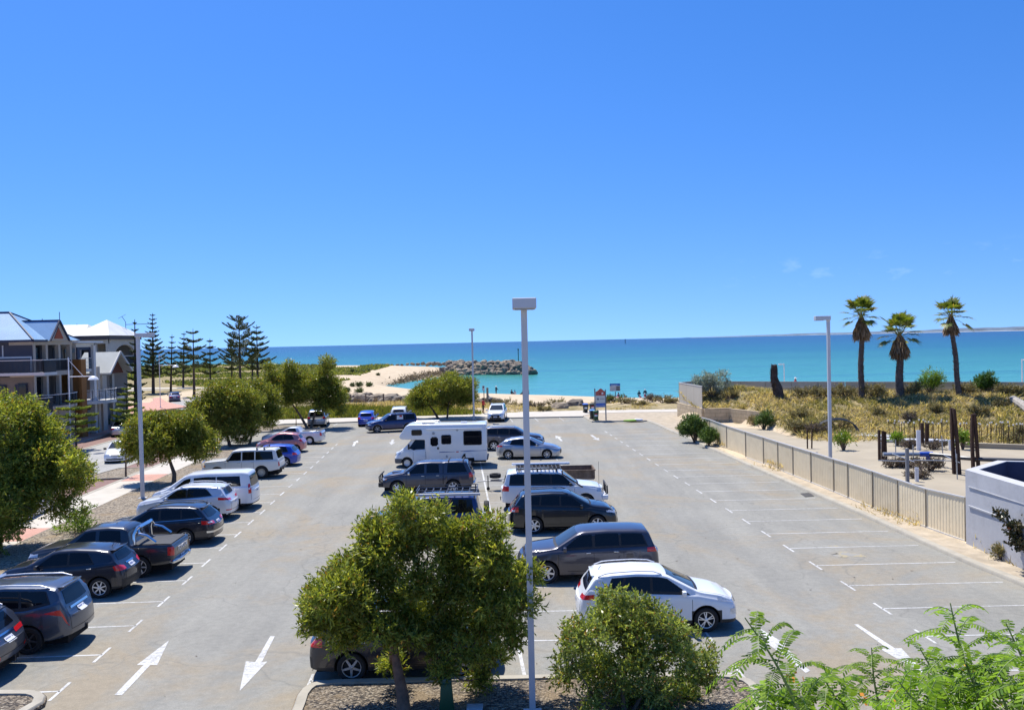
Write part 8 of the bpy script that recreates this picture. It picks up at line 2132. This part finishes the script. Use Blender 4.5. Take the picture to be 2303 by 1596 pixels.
# --- wheelie bins
def bin_(label, px, py, body, lid, sticker=True, rz=0, open_=False, grp='wheelie bins beside the beach path'):
    p = at(px, py, .11); r_ = thing('wheelie_bin', label, 'bin', (p.x, p.y, .11), R(rz), group=grp)
    V = []; mb = MB()
    for z, w, d in ((.05, .40, .46), (.90, .56, .66)):
        V += [(-w / 2, -d / 2, z), (w / 2, -d / 2, z), (w / 2, d / 2, z), (-w / 2, d / 2, z)]
    mb.add(V, [(3, 2, 1, 0), (4, 5, 6, 7), (0, 1, 5, 4), (1, 2, 6, 5), (2, 3, 7, 6), (3, 0, 4, 7)]).build('body', body, r_, bevel=.025)
    mb = MB(); mb.box((0, 0, .93), (.60, .70, .06)); mb.add([(-.28, -.34, .95), (.28, -.34, .95), (.28, .34, .95), (-.28, .34, .95), (-.2, -.2, 1.02), (.2, -.2, 1.02), (.2, .26, 1.02), (-.2, .26, 1.02)], [(4, 5, 6, 7), (0, 1, 5, 4), (1, 2, 6, 5), (2, 3, 7, 6), (3, 0, 4, 7)])
    mb.build('lid', lid, r_, bevel=.015)
    MB().bar((-.25, .40, .92), (.25, .40, .92), .04).build('handle', BLACKPL, r_)
    for s in (-1, 1): MB().lathe([(.001, s * .20), (.10, s * .20), (.10, s * .25), (.001, s * .25)], 12, 'x', (0, .26, .10)).build('wheel', BLACKPL, r_)
    if sticker:
        st = MB().box((0, -.292, .62), (.30, .012, .36), rx=R(-6.5)).build('sticker', mat('paper_white', (.75, .75, .74), .7), r_)
        if sticker == 2:
            MB().box((-.07, -.309, .70), (.11, .012, .14), rx=R(-6.5)).box((.07, -.309, .70), (.11, .012, .14), rx=R(-6.5)).build('red_print', mat('print_red', (.55, .03, .03), .7), st)
DG = mat('bin_dark_green', (.018, .026, .024), .5); GB = mat('bin_green', (.02, .085, .035), .5); BLID = mat('lid_blue', (.02, .11, .50), .4); PLID = mat('lid_pale_blue', (.10, .28, .60), .4)
bin_('dark bin with a bright blue lid standing alone on the path', 1317, 927.5, DG, BLID, 1, 4)
bin_('dark bin with a dark lid and red sticker behind the sign', 1332.5, 927, DG, DG, 2, 0)
bin_('dark bin with a pale blue lid leaning beside the green bin', 1333, 943, DG, PLID, 0, 8)
bin_('green bin with a red and white sticker in front of the sign', 1340.5, 945.5, GB, GB, 2, -4)

# --- signs
STEEL = mat('sign_post_grey', (.17, .20, .24), .5, .3)
def quad_board(pts, y0, y1):
    return MB().prism(pts, 'y', y0, y1)
# welcome sign: red crest panel, white panel, blue panel on two posts
p = at(1362.5, 945, .1); q0 = aty(1340, 905, p.y); sY = p.y
sg = thing('information_sign', 'tall sign with a curved red top, white middle and blue foot on two grey posts', 'sign', (aty(1353, 920, sY).x, sY, .1))
k = sY / _FW; ox = 1353
Zs = lambda py: CAM_H - .1 + (aty(1353, py, sY).z - CAM_H)
Xs = lambda px: (px - ox) * k
MB().box((Xs(1338.5), 0, Zs(873) / 2), (.11, .11, Zs(873))).build('post', STEEL, sg); MB().box((Xs(1362) + .02, 0, Zs(876) / 2), (.11, .11, Zs(876))).build('post', STEEL, sg)
x0, x1 = Xs(1340.2), Xs(1361.2)
top = [(x0 + (x1 - x0) * t, Zs(880) + .30 * math.exp(-((t - .55) / .28) ** 2)) for t in np.linspace(0, 1, 14)]
MB().prism([(x0, Zs(889)), (x1, Zs(889))] + top[::-1], 'y', -.04, .03).build('red_panel', mat('sign_red', (.45, .10, .07), .5), sg)
wp = MB().prism([(x0, Zs(906)), (x1, Zs(906)), (x1, Zs(889) - .01), (x0, Zs(889) - .01)], 'y', -.04, .03).build('white_panel', mat('sign_white', (.62, .62, .58), .5), sg)
bp_ = MB().prism([(x0, Zs(911)), (x1, Zs(911)), (x1, Zs(906) - .01), (x0, Zs(906) - .01)], 'y', -.04, .03).build('blue_panel', mat('sign_blue', (.05, .14, .50), .5), sg)
gp = MB().prism([(x0, Zs(915.5)), (x1, Zs(915.5)), (x1, Zs(911) - .01), (x0, Zs(911) - .01)], 'y', -.04, .03).build('pictogram_panel', mat('sign_grey', (.42, .46, .52), .5), sg)
mb = MB()
for j in range(6): mb.box((x0 + .12 + j * (x1 - x0 - .24) / 5, -.046, Zs(913)), (.09, .012, .12))
mb.build('pictogram', mat('sign_blue', (.05, .14, .50), .5), gp)
mb = MB(); mb.prism([(x0 + .22 + .11 * math.cos(t), Zs(897) + .11 * math.sin(t)) for t in np.arange(0, 6.28, PI / 4)], 'y', -.05, -.041); mb.build('emblem', mat('sign_ink', (.16, .19, .20), .6), wp)
mb = MB(); mb.box(((x0 + x1) / 2 + .16, -.046, Zs(897)), (.46, .012, .07)); mb.build('text_line', mat('sign_ink_pale', (.34, .36, .36), .6), wp)
mb = MB(); mb.box((Xs(1355.5), -.046, Zs(884)), (.17, .012, .17)).build('emblem', mat('paper_white', (.75, .75, .74), .7), sg)
mb = MB(); mb.prism([(Xs(1350), Zs(882)), (Xs(1352.5), Zs(886)), (Xs(1347), Zs(886))], 'y', -.05, -.041).build('emblem_dark', mat('sign_dark_red', (.25, .03, .03), .6), sg)
# blue and white notice board on one post
p = at(1384.5, 905, .15); nY = p.y; k2 = nY / _FW
ns = thing('notice_board', 'blue topped white notice board on a single post in the dune scrub', 'sign', (p.x, nY, .1)); Zn = lambda py: aty(1384, py, nY).z - .1
MB().box((0, 0.04, Zn(880) / 2), (.10, .08, Zn(880))).build('post', STEEL, ns)
xa, xb = (1371.5 - 1384) * k2, (1395 - 1384) * k2
MB().prism([(xa, Zn(879)), (xb, Zn(879)), (xb, Zn(867.5)), (xa, Zn(867.5))], 'y', -.04, .0).build('white_panel', mat('notice_white', (.58, .58, .60), .5), ns)
bl = MB().prism([(xa, Zn(867.3)), (xb, Zn(867.3)), (xb, Zn(862)), (xa, Zn(862))], 'y', -.042, .0).build('blue_panel', mat('notice_blue', (.03, .16, .52), .5), ns)
MB().box(((xa + xb) / 2 - .1, -.047, Zn(866)), ((xb - xa) * .6, .008, .05)).build('text_line', mat('paper_white', (.75, .75, .74), .7), bl)
for z0, z1 in ((868.5, 871), (872, 875), (875.6, 878)): MB().prism([(xb * .18, Zn(z1)), (xb * .94, Zn(z1)), (xb * .94, Zn(z0)), (xb * .18, Zn(z0))], 'y', -.048, -.04).build('picture', mat('notice_picture', (.10, .10, .11), .6, var=.5, scale=6), ns)
# beach rule sign and timber post near the far lamp
p = at(1089, 912, .2); rs = thing('beach_sign', 'small white beach sign on a timber stake left of the white SUV', 'sign', (p.x, p.y, .1))
MB().box((0, 0, 1.2), (.10, .08, 2.4)).build('post', TIMB, rs); pl = MB().box((-.05, -.06, 2.3), (.30, .03, .62)).build('plate', mat('paper_white', (.75, .75, .74), .7), rs); MB().box((-.05, -.08, 2.42), (.2, .02, .2)).build('picture', mat('notice_picture', (.10, .10, .11), .6, var=.5, scale=6), pl)
p = at(1097, 916, .1); o = MB().box((0, 0, 1.25), (.26, .24, 2.6)).build('timber_post', mat('pale_timber', (.30, .27, .22), .9, var=.2), None, bevel=.03); o.location = (p.x, p.y, 0); tag(o, 'thick pale timber post next to the small beach sign', 'post')
# channel markers in the sea
p = aty(1165, 800, 262); o = MB().tube([(0, 0, 0), (0, 0, 4.2)], .12, 8).box((0, 0, 4.2), (.4, .4, .5)).build('channel_marker', mat('marker_green', (.02, .10, .06), .6), None); o.location = (1.8, 258, 1.2); tag(o, 'green channel marker pole on the end of the stone groyne', 'marker')
p = aty(1406, 764, 1500); o = MB().tube([(0, 0, -2), (0, 0, 7)], [.6, .5], 10).box((0, 0, 7), (1.2, 1.2, 1.5)).build('channel_marker', mat('marker_dark', (.03, .05, .07), .6), None); o.location = (p.x, 1500, SEA); tag(o, 'lone dark beacon standing far out in the sea', 'marker')
# green bottle box on the left kerb bed: service pillar and covers
p = at(1005, 1598, .1); sp_ = thing('service_pillar', 'slim green service pillar on the mulch bed beside the big tree', 'utility pillar', (p.x, p.y, .09), R(4))
hh = aty(1005, 1521, p.y).z - .09
PG = mat('pillar_green', (.012, .075, .03), .5, var=.12)
V = [(-.17, -.12, 0), (.17, -.12, 0), (.17, .12, 0), (-.17, .12, 0), (-.12, -.10, hh - .12), (.12, -.10, hh - .12), (.12, .10, hh - .12), (-.12, .10, hh - .12)]
MB().add(V, [(3, 2, 1, 0), (4, 5, 6, 7), (0, 1, 5, 4), (1, 2, 6, 5), (2, 3, 7, 6), (3, 0, 4, 7)]).build('body', PG, sp_, bevel=.015); MB().box((0, 0, hh - .06), (.25, .21, .13)).build('cap', mat('pillar_cap', (.02, .10, .09), .4), sp_, bevel=.03)
p = at(1068, 1592, .1); o = MB().box((0, 0, .02), (.36, .3, .06)).build('meter_cover', mat('cover_grey', (.40, .43, .46), .6), None, bevel=.01); o.location = (p.x, p.y, .10); tag(o, 'small grey square meter cover in the mulch between pillar and lamp post', 'cover')
# discarded green and white beach gear by the right kerb
p = at(1421, 946.5, .1); bg_ = thing('beach_gear', 'flat green and white inflatable lying on the kerb near the bins', 'inflatable', (p.x, p.y, .11))
MB().prism([(-.9, -.3), (-.2, -.42), (.5, -.2), (.7, .15), (.1, .35), (-.5, .1)], 'z', .0, .14).build('green_part', mat('lime_plastic', (.30, .52, .04), .4), bg_, bevel=.05); MB().prism([(.3, -.2), (1.0, -.34), (1.1, .0), (.7, .4), (.3, .3)], 'z', .0, .20).build('white_part', mat('white_plastic', (.75, .75, .75), .4), bg_, bevel=.05)

# --- people
def figure(label, loc, rz, joints, edges, radii, cloth, skin, hair, hat=None, scale=1.0, grp=None, extra=None):
    """one skinned body; cloth: (material, test on height) parts are cut from the same surface as children"""
    bm = bmesh.new(); vs = [bm.verts.new(j) for j in joints]
    for a, b in edges: bm.edges.new((vs[a], vs[b]))
    me = bpy.data.meshes.new('body'); bm.to_mesh(me); bm.free()
    ob = bpy.data.objects.new('body', me); COL.objects.link(ob)
    md = ob.modifiers.new('s', 'SKIN')
    for i, r_ in enumerate(radii):
        sv = me.skin_vertices[0].data[i]; sv.radius = (r_, r_ * (.8 if i in (0, 1, 2) else 1)); sv.use_root = (i == 0)
    sb = ob.modifiers.new('u', 'SUBSURF'); sb.levels = 1; sb.render_levels = 1
    bpy.context.view_layer.update()
    m2 = bpy.data.meshes.new_from_object(ob.evaluated_get(bpy.context.evaluated_depsgraph_get()))
    bpy.data.objects.remove(ob)
    root = bpy.data.objects.new('person', m2); COL.objects.link(root); m2.materials.clear(); m2.materials.append(skin)
    m2.polygons.foreach_set('use_smooth', np.ones(len(m2.polygons), dtype=bool))
    for nm, mm, fn in cloth:
        c = m2.copy(); b2 = bmesh.new(); b2.from_mesh(c); b2.normal_update()
        bmesh.ops.delete(b2, geom=[f for f in b2.faces if not fn(f.calc_center_median())], context='FACES')
        for v in b2.verts: v.co += v.normal * .018
        b2.to_mesh(c); b2.free(); c.materials.clear(); c.materials.append(mm)
        put(bpy.data.objects.new(nm, c), root)
    hd = Vector(joints[3])
    MB().lathe([(.001, .135), (.06, .125), (.105, .06), (.108, .0), (.10, -.05), (.085, -.06)], 10, 'z', (hd.x, hd.y + .012, hd.z + .02)).build('hat' if hat else 'hair', hat or hair, root, smooth=True)
    if hat: MB().lathe([(.10, .0), (.17, -.015), (.17, .0), (.10, .02)], 12, 'z', (hd.x, hd.y, hd.z + .02)).build('hat_brim', hat, root, smooth=True)
    root.location = loc; root.rotation_euler = (0, 0, rz); root.scale = (scale,) * 3
    tag(root, label, 'person', grp)
    return root
SKIN = mat('skin', (.42, .24, .16), .6, var=.05); HAIR = mat('dark_hair', (.02, .015, .012), .7); WHAT = mat('white_hat', (.75, .75, .75), .8)
def stand(arm=(0, 0), stride=.1):
    #      0 pelvis        1 belly        2 chest          3 head            legs 4-9                                   arms 10-15
    J = [(0, 0, .95), (0, 0, 1.12), (0, 0, 1.38), (0, -.02, 1.64), (.10, 0, .90), (.12, stride, .50), (.12, stride * 1.1, .06), (-.10, 0, .90), (-.12, -stride, .50), (-.12, -stride * 1.1, .06),
         (.19, 0, 1.40), (.27, -.02 - arm[0] * .1, 1.13), (.28, -.10 - arm[0] * .25, .90 + arm[0] * .25), (-.19, 0, 1.40), (-.27, -.02 - arm[1] * .1, 1.13), (-.28, -.10 - arm[1] * .25, .90 + arm[1] * .25), (0, 0, 1.50), (.12, stride * 1.1 - .16, .035), (-.12, -stride * 1.1 - .16, .035)]
    E_ = [(0, 1), (1, 2), (2, 16), (16, 3), (0, 4), (4, 5), (5, 6), (6, 17), (0, 7), (7, 8), (8, 9), (9, 18), (2, 10), (10, 11), (11, 12), (2, 13), (13, 14), (14, 15)]
    Rr = [.14, .13, .15, .105, .09, .062, .045, .09, .062, .045, .062, .046, .036, .062, .046, .036, .055, .035, .035]
    return J, E_, Rr
def sit():
    J, E_, Rr = stand()
    J = list(J); d = -.72
    J[:4] = [(0, 0, .16), (0, .03, .34), (0, .02, .58), (0, -.02, .84)]; J[16] = (0, .01, .70)
    J[4] = (.10, -.05, .15); J[5] = (.14, -.38, .34); J[6] = (.13, -.66, .07); J[7] = (-.10, -.05, .15); J[8] = (-.14, -.38, .34); J[9] = (-.13, -.66, .07); J[17] = (.13, -.8, .04); J[18] = (-.13, -.8, .04)
    J[10] = (.19, .02, .60); J[11] = (.26, -.10, .38); J[12] = (.18, -.30, .36); J[13] = (-.19, .02, .60); J[14] = (-.26, -.1, .38); J[15] = (-.18, -.30, .36)
    return J, E_, Rr
def cl(nm, col): return mat(nm, col, .85, var=.1)
DK = cl('navy_swimwear', (.015, .02, .04)); REDC = cl('red_shirt', (.45, .03, .03)); PINKC = cl('pink_top', (.60, .16, .22)); GRYC = cl('grey_trousers', (.10, .10, .12)); WHC = cl('white_shirt', (.65, .65, .65)); DSH = cl('dark_shorts', (.03, .03, .035))
tors = lambda lo, hi: (lambda c: lo < c.z < hi)
p = at(1116, 888.5, -1.9); J = stand((.8, .8)); figure('person in dark clothes and pale cap standing at the water edge', (p.x, p.y, -2.0), R(60), *J, [('shirt', DK, tors(.92, 1.47)), ('trousers', GRYC, tors(.12, .95))], SKIN, HAIR, WHAT, 1.05)
p = at(1087, 930, .12); J = stand((.3, .9)); figure('person in a red shirt and dark shorts standing on the path by the far lamp', (p.x, p.y, .12), R(70), *J, [('shirt', REDC, tors(.95, 1.47)), ('shorts', DSH, tors(.52, .97))], SKIN, HAIR, None, 1.0)
p = at(1098, 915, .1); J = sit(); figure('person in white with a white hat bent down behind the white SUV', (p.x, p.y, .9), R(120), *J, [('shirt', WHC, tors(.2, .66))], SKIN, HAIR, WHAT, 1.0); MB_ = MB().box((0, 0, .45), (1.2, .5, .9)).build('timber_bench', TIMB, None, bevel=.02); MB_.location = (p.x, p.y + .1, 0); tag(MB_, 'timber bench behind the white SUV under the person in white', 'bench')
GP = 'people sitting at the water edge'
for i, (px, py, c, lb, hat) in enumerate(((1151, 888, DK, 'person in dark clothes sitting at the water edge, left of the seated group', None), (1158, 887.5, WHC, 'person in a white top sitting on the sand beside the one in dark clothes', None), (1176, 889, DK, 'person in black sitting low on the wet sand in the middle of the group', None), (1189, 889, DK, 'person in black sitting at the right end of the group, by the lamp post', None))):
    p = at(px, py, -1.75); figure(lb, (p.x, p.y, float(ground_z(p.x, p.y)) - .02), R(150 + 40 * i), *sit(), [('shirt', c, tors(.2, .66))], SKIN, HAIR, hat, 1.0, GP)
GW = 'bathers in the shallow water'
for px, py, c, lb, hat, z, sc in ((1437.5, 891, DK, 'bather in a black suit wading thigh deep, the shorter of the two', None, -2.65, .95), (1451, 891, DK, 'bather in a black suit with a white cap wading, the taller of the two', WHAT, -2.62, 1.08)):
    p = at(px, py, SEA); figure(lb, (p.x, p.y, z), R(180), *stand((.2, .2), .05), [('wetsuit', c, tors(.3, 1.47))], SKIN, HAIR, hat, sc, GW)
for px, py, c, lb, hat, z, rz in ((1391, 893, PINKC, 'bather in a pink top kneeling in the shallows behind the notice board', None, -2.15, 200), (1405.5, 896, PINKC, 'small child with a pink hat sitting in the shallows', cl('pink_hat', (.7, .3, .35)), -2.2, 170), (1440, 896.5, PINKC, 'child in a red top with white hat on the nearer white board', WHAT, -2.12, 120), (1450.5, 893.5, PINKC, 'child in a red top with white cap on the farther white board', WHAT, -2.1, 140)):
    p = at(px, py, SEA); figure(lb, (p.x, p.y, z), R(rz), *sit(), [('shirt', c, tors(.2, .66))], SKIN, HAIR, hat, 1.0 if 'child' not in lb else .85, GW)
for px, py, lb, w in ((1445, 897, 'white body board floating beside the nearer child', 1.3), (1447, 894.2, 'white body board floating under the farther child', 1.6)):
    p = at(px, py, SEA); o = MB().prism([(-w / 2, -.25), (w * .35, -.28), (w / 2, 0), (w * .35, .28), (-w / 2, .25)], 'z', .0, .08).build('body_board', mat('board_white', (.75, .75, .76), .4), None, bevel=.03); o.location = (p.x, p.y, SEA + .02); o.rotation_euler = (0, 0, R(12)); tag(o, lb, 'board')
p = at(1379, 896, SEA); o = MB().lathe([(.45 + .16 * math.cos(t), .12 + .16 * math.sin(t)) for t in np.linspace(0, 2 * PI, 11)], 18).build('swim_ring', mat('ring_pink', (.65, .22, .28), .4), None, smooth=True); o.location = (p.x, p.y, SEA); o.scale = (2.0, 1, 1); tag(o, 'pink inflatable ring floating beside the kneeling bather', 'inflatable')
p = aty(1789, 862, 93); figure('person with a white cap walking behind the back fence', (p.x, p.y, aty(1789, 849, 93).z - 1.72), R(90), *stand((.3, .3)), [('shirt', REDC, tors(.95, 1.47)), ('shorts', DSH, tors(.5, .97))], SKIN, HAIR, WHAT, 1.0)
# --- feathery shrub rising close below us on the right
def build_feathery():
    g = np.random.default_rng(909)
    Yb = 6.2
    base = Vector((3.6, 6.6, 0)); root = thing('feathery_shrub', 'bright green feathery leaved shrub rising close to the camera at the lower right', 'shrub', base)
    stems = [((1675, 1388), (1740, 1480), (1800, 1600), 5.3), ((1960, 1455), (1965, 1530), (1985, 1620), 6.6), ((2068, 1455), (2110, 1530), (2160, 1620), 6.1), ((2137, 1355), (2160, 1460), (2215, 1600), 5.6), ((2262, 1400), (2300, 1480), (2340, 1600), 5.8), ((2302, 1440), (2330, 1520), (2370, 1620), 5.0), ((1850, 1520), (1880, 1570), (1920, 1640), 5.7), ((2020, 1530), (2060, 1580), (2110, 1640), 5.2), ((2225, 1500), (2250, 1550), (2280, 1640), 5.4), ((1780, 1550), (1810, 1590), (1850, 1650), 5.7), ((2180, 1470), (2195, 1540), (2240, 1640), 6.4), ((1700, 1560), (1740, 1600), (1790, 1650), 5.6), ((2100, 1540), (2130, 1580), (2160, 1650), 5.5)]
    mb = MB(); V = []; F = []
    fol = []
    hub = Vector((0, 0, 3.4)); mb.tube([(0, 0, -.1), (.1, .0, 1.8), hub], [.09, .075, .06], 8)
    Pn, Dn, Sn, Wn = [], [], [], []
    for si, (a, b, c, Y) in enumerate(stems):
        A, Bm, C = (Vector(aty(*q, Y)) - base for q in (a, b, c))
        ctrl = [hub, hub.lerp(C, .6) + Vector((0, 0, -.25)), C, Bm, A]
        pts = []
        for i in range(len(ctrl) - 1):
            for t in np.linspace(0, 1, 7)[:-1]: pts.append(ctrl[i].lerp(ctrl[i + 1], t))
        pts.append(ctrl[-1])
        for _ in range(3): pts = [pts[0]] + [(pts[i - 1] + pts[i] * 2 + pts[i + 1]) / 4 for i in range(1, len(pts) - 1)] + [pts[-1]]
        n = len(pts); mb.tube(pts, [.018 - .015 * i / n for i in range(n)], 6)
        seg = pts[10:]; m = len(seg); nl = 25
        for k in range(nl - 1):
            t = k / nl; i = min(m - 2, int(t * (m - 1))); p = seg[i].lerp(seg[i + 1], t * (m - 1) - i)
            ax = (seg[i + 1] - seg[i]).normalized()
            ang = k * 2.4 + si; side = ax.orthogonal().normalized(); side = Matrix.Rotation(ang, 3, ax) @ side
            l = np.interp(t, [0, .55, .9, 1], [.44, .42, .24, .10]) * g.uniform(.8, 1.15)
            npair = max(4, int(l / .021)); d0 = (side * .9 + ax * .45).normalized(); rp = []
            for j in range(9):
                u = j / 8; rp.append(p + d0 * l * u + Vector((0, 0, 1)) * l * (.28 * u - .75 * u * u))
            mb.tube(rp, [.004, .0035, .003, .003, .003, .0025, .002, .002, .0015], 4, cap=False)
            for j in range(npair):
                u = (j + 1.2) / (npair + .6); f = u * 8; i2 = min(7, int(f)); q = rp[i2].lerp(rp[i2 + 1], f - i2); e = (rp[i2 + 1] - rp[i2]).normalized()
                lat = e.cross(Vector((0, 0, 1))); lat = lat.normalized() if lat.length > .1 else side.cross(ax)
                ll = .062 * math.sin(min(1, .25 + u * 1.1) * PI * .62) * g.uniform(.85, 1.1) * np.interp(t, [0, .85, 1], [1, .85, .45])
                for sgn in (-1, 1):
                    dd = (lat * sgn + e * .42 + Vector((0, 0, -.30 + .1 * g.normal()))).normalized()
                    Pn.append(q + dd * ll * .5); Dn.append(dd); Sn.append(e); Wn.append(ll)
    P = np.array(Pn); D = np.array(Dn); S_ = np.array(Sn); Wn = np.array(Wn)[:, None]
    S_ = S_ - D * np.sum(S_ * D, 1, keepdims=True); S_ /= np.linalg.norm(S_, axis=1, keepdims=True)
    w = .0068 * np.ones_like(Wn)
    up = np.cross(S_, D)
    V = np.stack([P - D * Wn * .5, P - D * Wn * .25 + S_ * w, P + D * Wn * .3 + S_ * w, P + D * Wn * .5, P + D * Wn * .3 - S_ * w, P - D * Wn * .25 - S_ * w], 1).reshape(-1, 3)
    mesh_obj('foliage', V, np.arange(len(V)).reshape(-1, 6), leaf_mat('feather_leaflets', (.05, .135, .006), (.26, .42, .02), None, .46, .5, .15), root)
    mb.build('stem', mat('young_stem', (.17, .24, .06), .6), root, smooth=True, fixn=False)
    fl = []
    cs = []
    for px, py, Y in ((1930, 1570, 6.0), (2230, 1588, 5.6), (2185, 1500, 6.0), (2010, 1575, 5.4), (1790, 1530, 5.6)):
        c = Vector(aty(px, py, Y)) - base
        for _ in range(7): cs.append(c + Vector(rand_dirs(1, g)[0]) * .06)
    v, f = leaves(np.array(cs), rand_dirs(len(cs), g), .035, .03, g); tag(mesh_obj('flower', v, f, mat('orange_petals', (.70, .28, .03), .6), root), kind='stuff')
build_feathery()
# small litter: leaves and paper scraps on the asphalt
g = np.random.default_rng(77); mb = MB()
for k in range(150):
    x, y = g.uniform(-10, 14), g.uniform(19, 60); s = g.uniform(.02, .06); a = g.uniform(0, 6)
    mb.add([(x + s * math.cos(a + t) * (1 if j % 2 else .5), y + s * math.sin(a + t) * (1 if j % 2 else .5), .008 + .01 * (j % 2)) for j, t in enumerate((0, 1.57, 3.14, 4.71))], [(0, 1, 2, 3)])
o = mb.build('leaf_litter', mat('litter_brown', (.12, .09, .06), .9, var=.4)); tag(o, 'dry leaf litter scattered over the asphalt', kind='stuff')
SKY_SAT, SKY_HUE, SKY_TINT, SKY_STR, SUN_STR, EXPO, SKY_MUL, SKY_LIFT = 1.33, .505, (.95, .95, 1.10), .125, 5.0, .40, 1.05, .145
# ---------------------------------------------------------------- light, sky, camera
SUN_EL, SUN_AZ = 64.0, -31.0            # azimuth from +Y towards +X
sc = bpy.context.scene
w = bpy.data.worlds.new('World'); sc.world = w; w.use_nodes = True
nt = w.node_tree; nt.nodes.clear()
out = nt.nodes.new('ShaderNodeOutputWorld'); bg = nt.nodes.new('ShaderNodeBackground'); sk = nt.nodes.new('ShaderNodeTexSky')
sk.sky_type = 'NISHITA'; sk.sun_disc = False; sk.sun_elevation = R(SUN_EL); sk.sun_rotation = R(SUN_AZ)
sk.altitude = 0; sk.air_density = 1.0; sk.dust_density = .15; sk.ozone_density = 3.0
hs = nt.nodes.new('ShaderNodeHueSaturation'); hs.inputs['Saturation'].default_value = SKY_SAT; hs.inputs['Hue'].default_value = SKY_HUE; hs.inputs['Value'].default_value = 1
gm = nt.nodes.new('ShaderNodeGamma'); gm.inputs[1].default_value = 1.0
# look a little higher into the sky than the true direction: the air here is dry and clear down to the horizon
tc0 = nt.nodes.new('ShaderNodeTexCoord'); sp0 = nt.nodes.new('ShaderNodeSeparateXYZ'); nt.links.new(tc0.outputs['Generated'], sp0.inputs[0])
cb0 = nt.nodes.new('ShaderNodeCombineXYZ'); nt.links.new(sp0.outputs[0], cb0.inputs[0]); nt.links.new(sp0.outputs[1], cb0.inputs[1])
nt.links.new(math_(nt, 'MULTIPLY_ADD', math_(nt, 'MAXIMUM', sp0.outputs[2], 0.0), SKY_MUL, SKY_LIFT), cb0.inputs[2])
nrm = nt.nodes.new('ShaderNodeVectorMath'); nrm.operation = 'NORMALIZE'; nt.links.new(cb0.outputs[0], nrm.inputs[0]); nt.links.new(nrm.outputs[0], sk.inputs['Vector'])
nt.links.new(sk.outputs[0], hs.inputs['Color'])
c = mix(nt, hs.outputs[0], SKY_TINT, 1.0, 'MULTIPLY')
# a few wisps of cloud low over the bay
tc = nt.nodes.new('ShaderNodeTexCoord'); sep = nt.nodes.new('ShaderNodeSeparateXYZ'); nt.links.new(tc.outputs['Generated'], sep.inputs[0])
n1 = noise(nt, 1.0, 6, .6, scaled(nt, tc.outputs['Generated'], (26, 26, 60)))
band = math_(nt, 'MULTIPLY', ramp(nt, sep.outputs[2], [(.045, 0.0), (.062, 1.0), (.075, 1.0), (.095, 0.0)]), ramp(nt, sep.outputs[0], [(.20, 0.0), (.33, 1.0)]))
cl = math_(nt, 'MULTIPLY', ramp(nt, n1, [(.56, 0.0), (.80, .12)]), band)
c = mix(nt, c, (9.5, 10.5, 12.0), cl)
nt.links.new(c, bg.inputs[0]); bg.inputs[1].default_value = SKY_STR
nt.links.new(bg.outputs[0], out.inputs[0])
l = bpy.data.lights.new('sun', 'SUN'); l.energy = SUN_STR; l.angle = R(.53); l.color = (1.0, .955, .88)
so = bpy.data.objects.new('sun', l); put(so)
az, el = R(SUN_AZ), R(SUN_EL)
sd = Vector((math.sin(az) * math.cos(el), math.cos(az) * math.cos(el), math.sin(el)))
so.rotation_euler = (-sd).to_track_quat('-Z', 'Y').to_euler(); so.location = sd * 100
cd = bpy.data.cameras.new('camera'); cd.lens = LENS; cd.sensor_width = 36; cd.clip_start = .1; cd.clip_end = 20000
co = bpy.data.objects.new('camera', cd); co.matrix_world = CAM_MAT; put(co); sc.camera = co
sc.view_settings.view_transform = 'Standard'; sc.view_settings.look = 'None'; sc.view_settings.exposure = EXPO; sc.view_settings.gamma = 1
sc.render.engine = 'CYCLES'
sc.cycles.max_bounces = 6; sc.cycles.transparent_max_bounces = 8; sc.cycles.use_adaptive_sampling = True
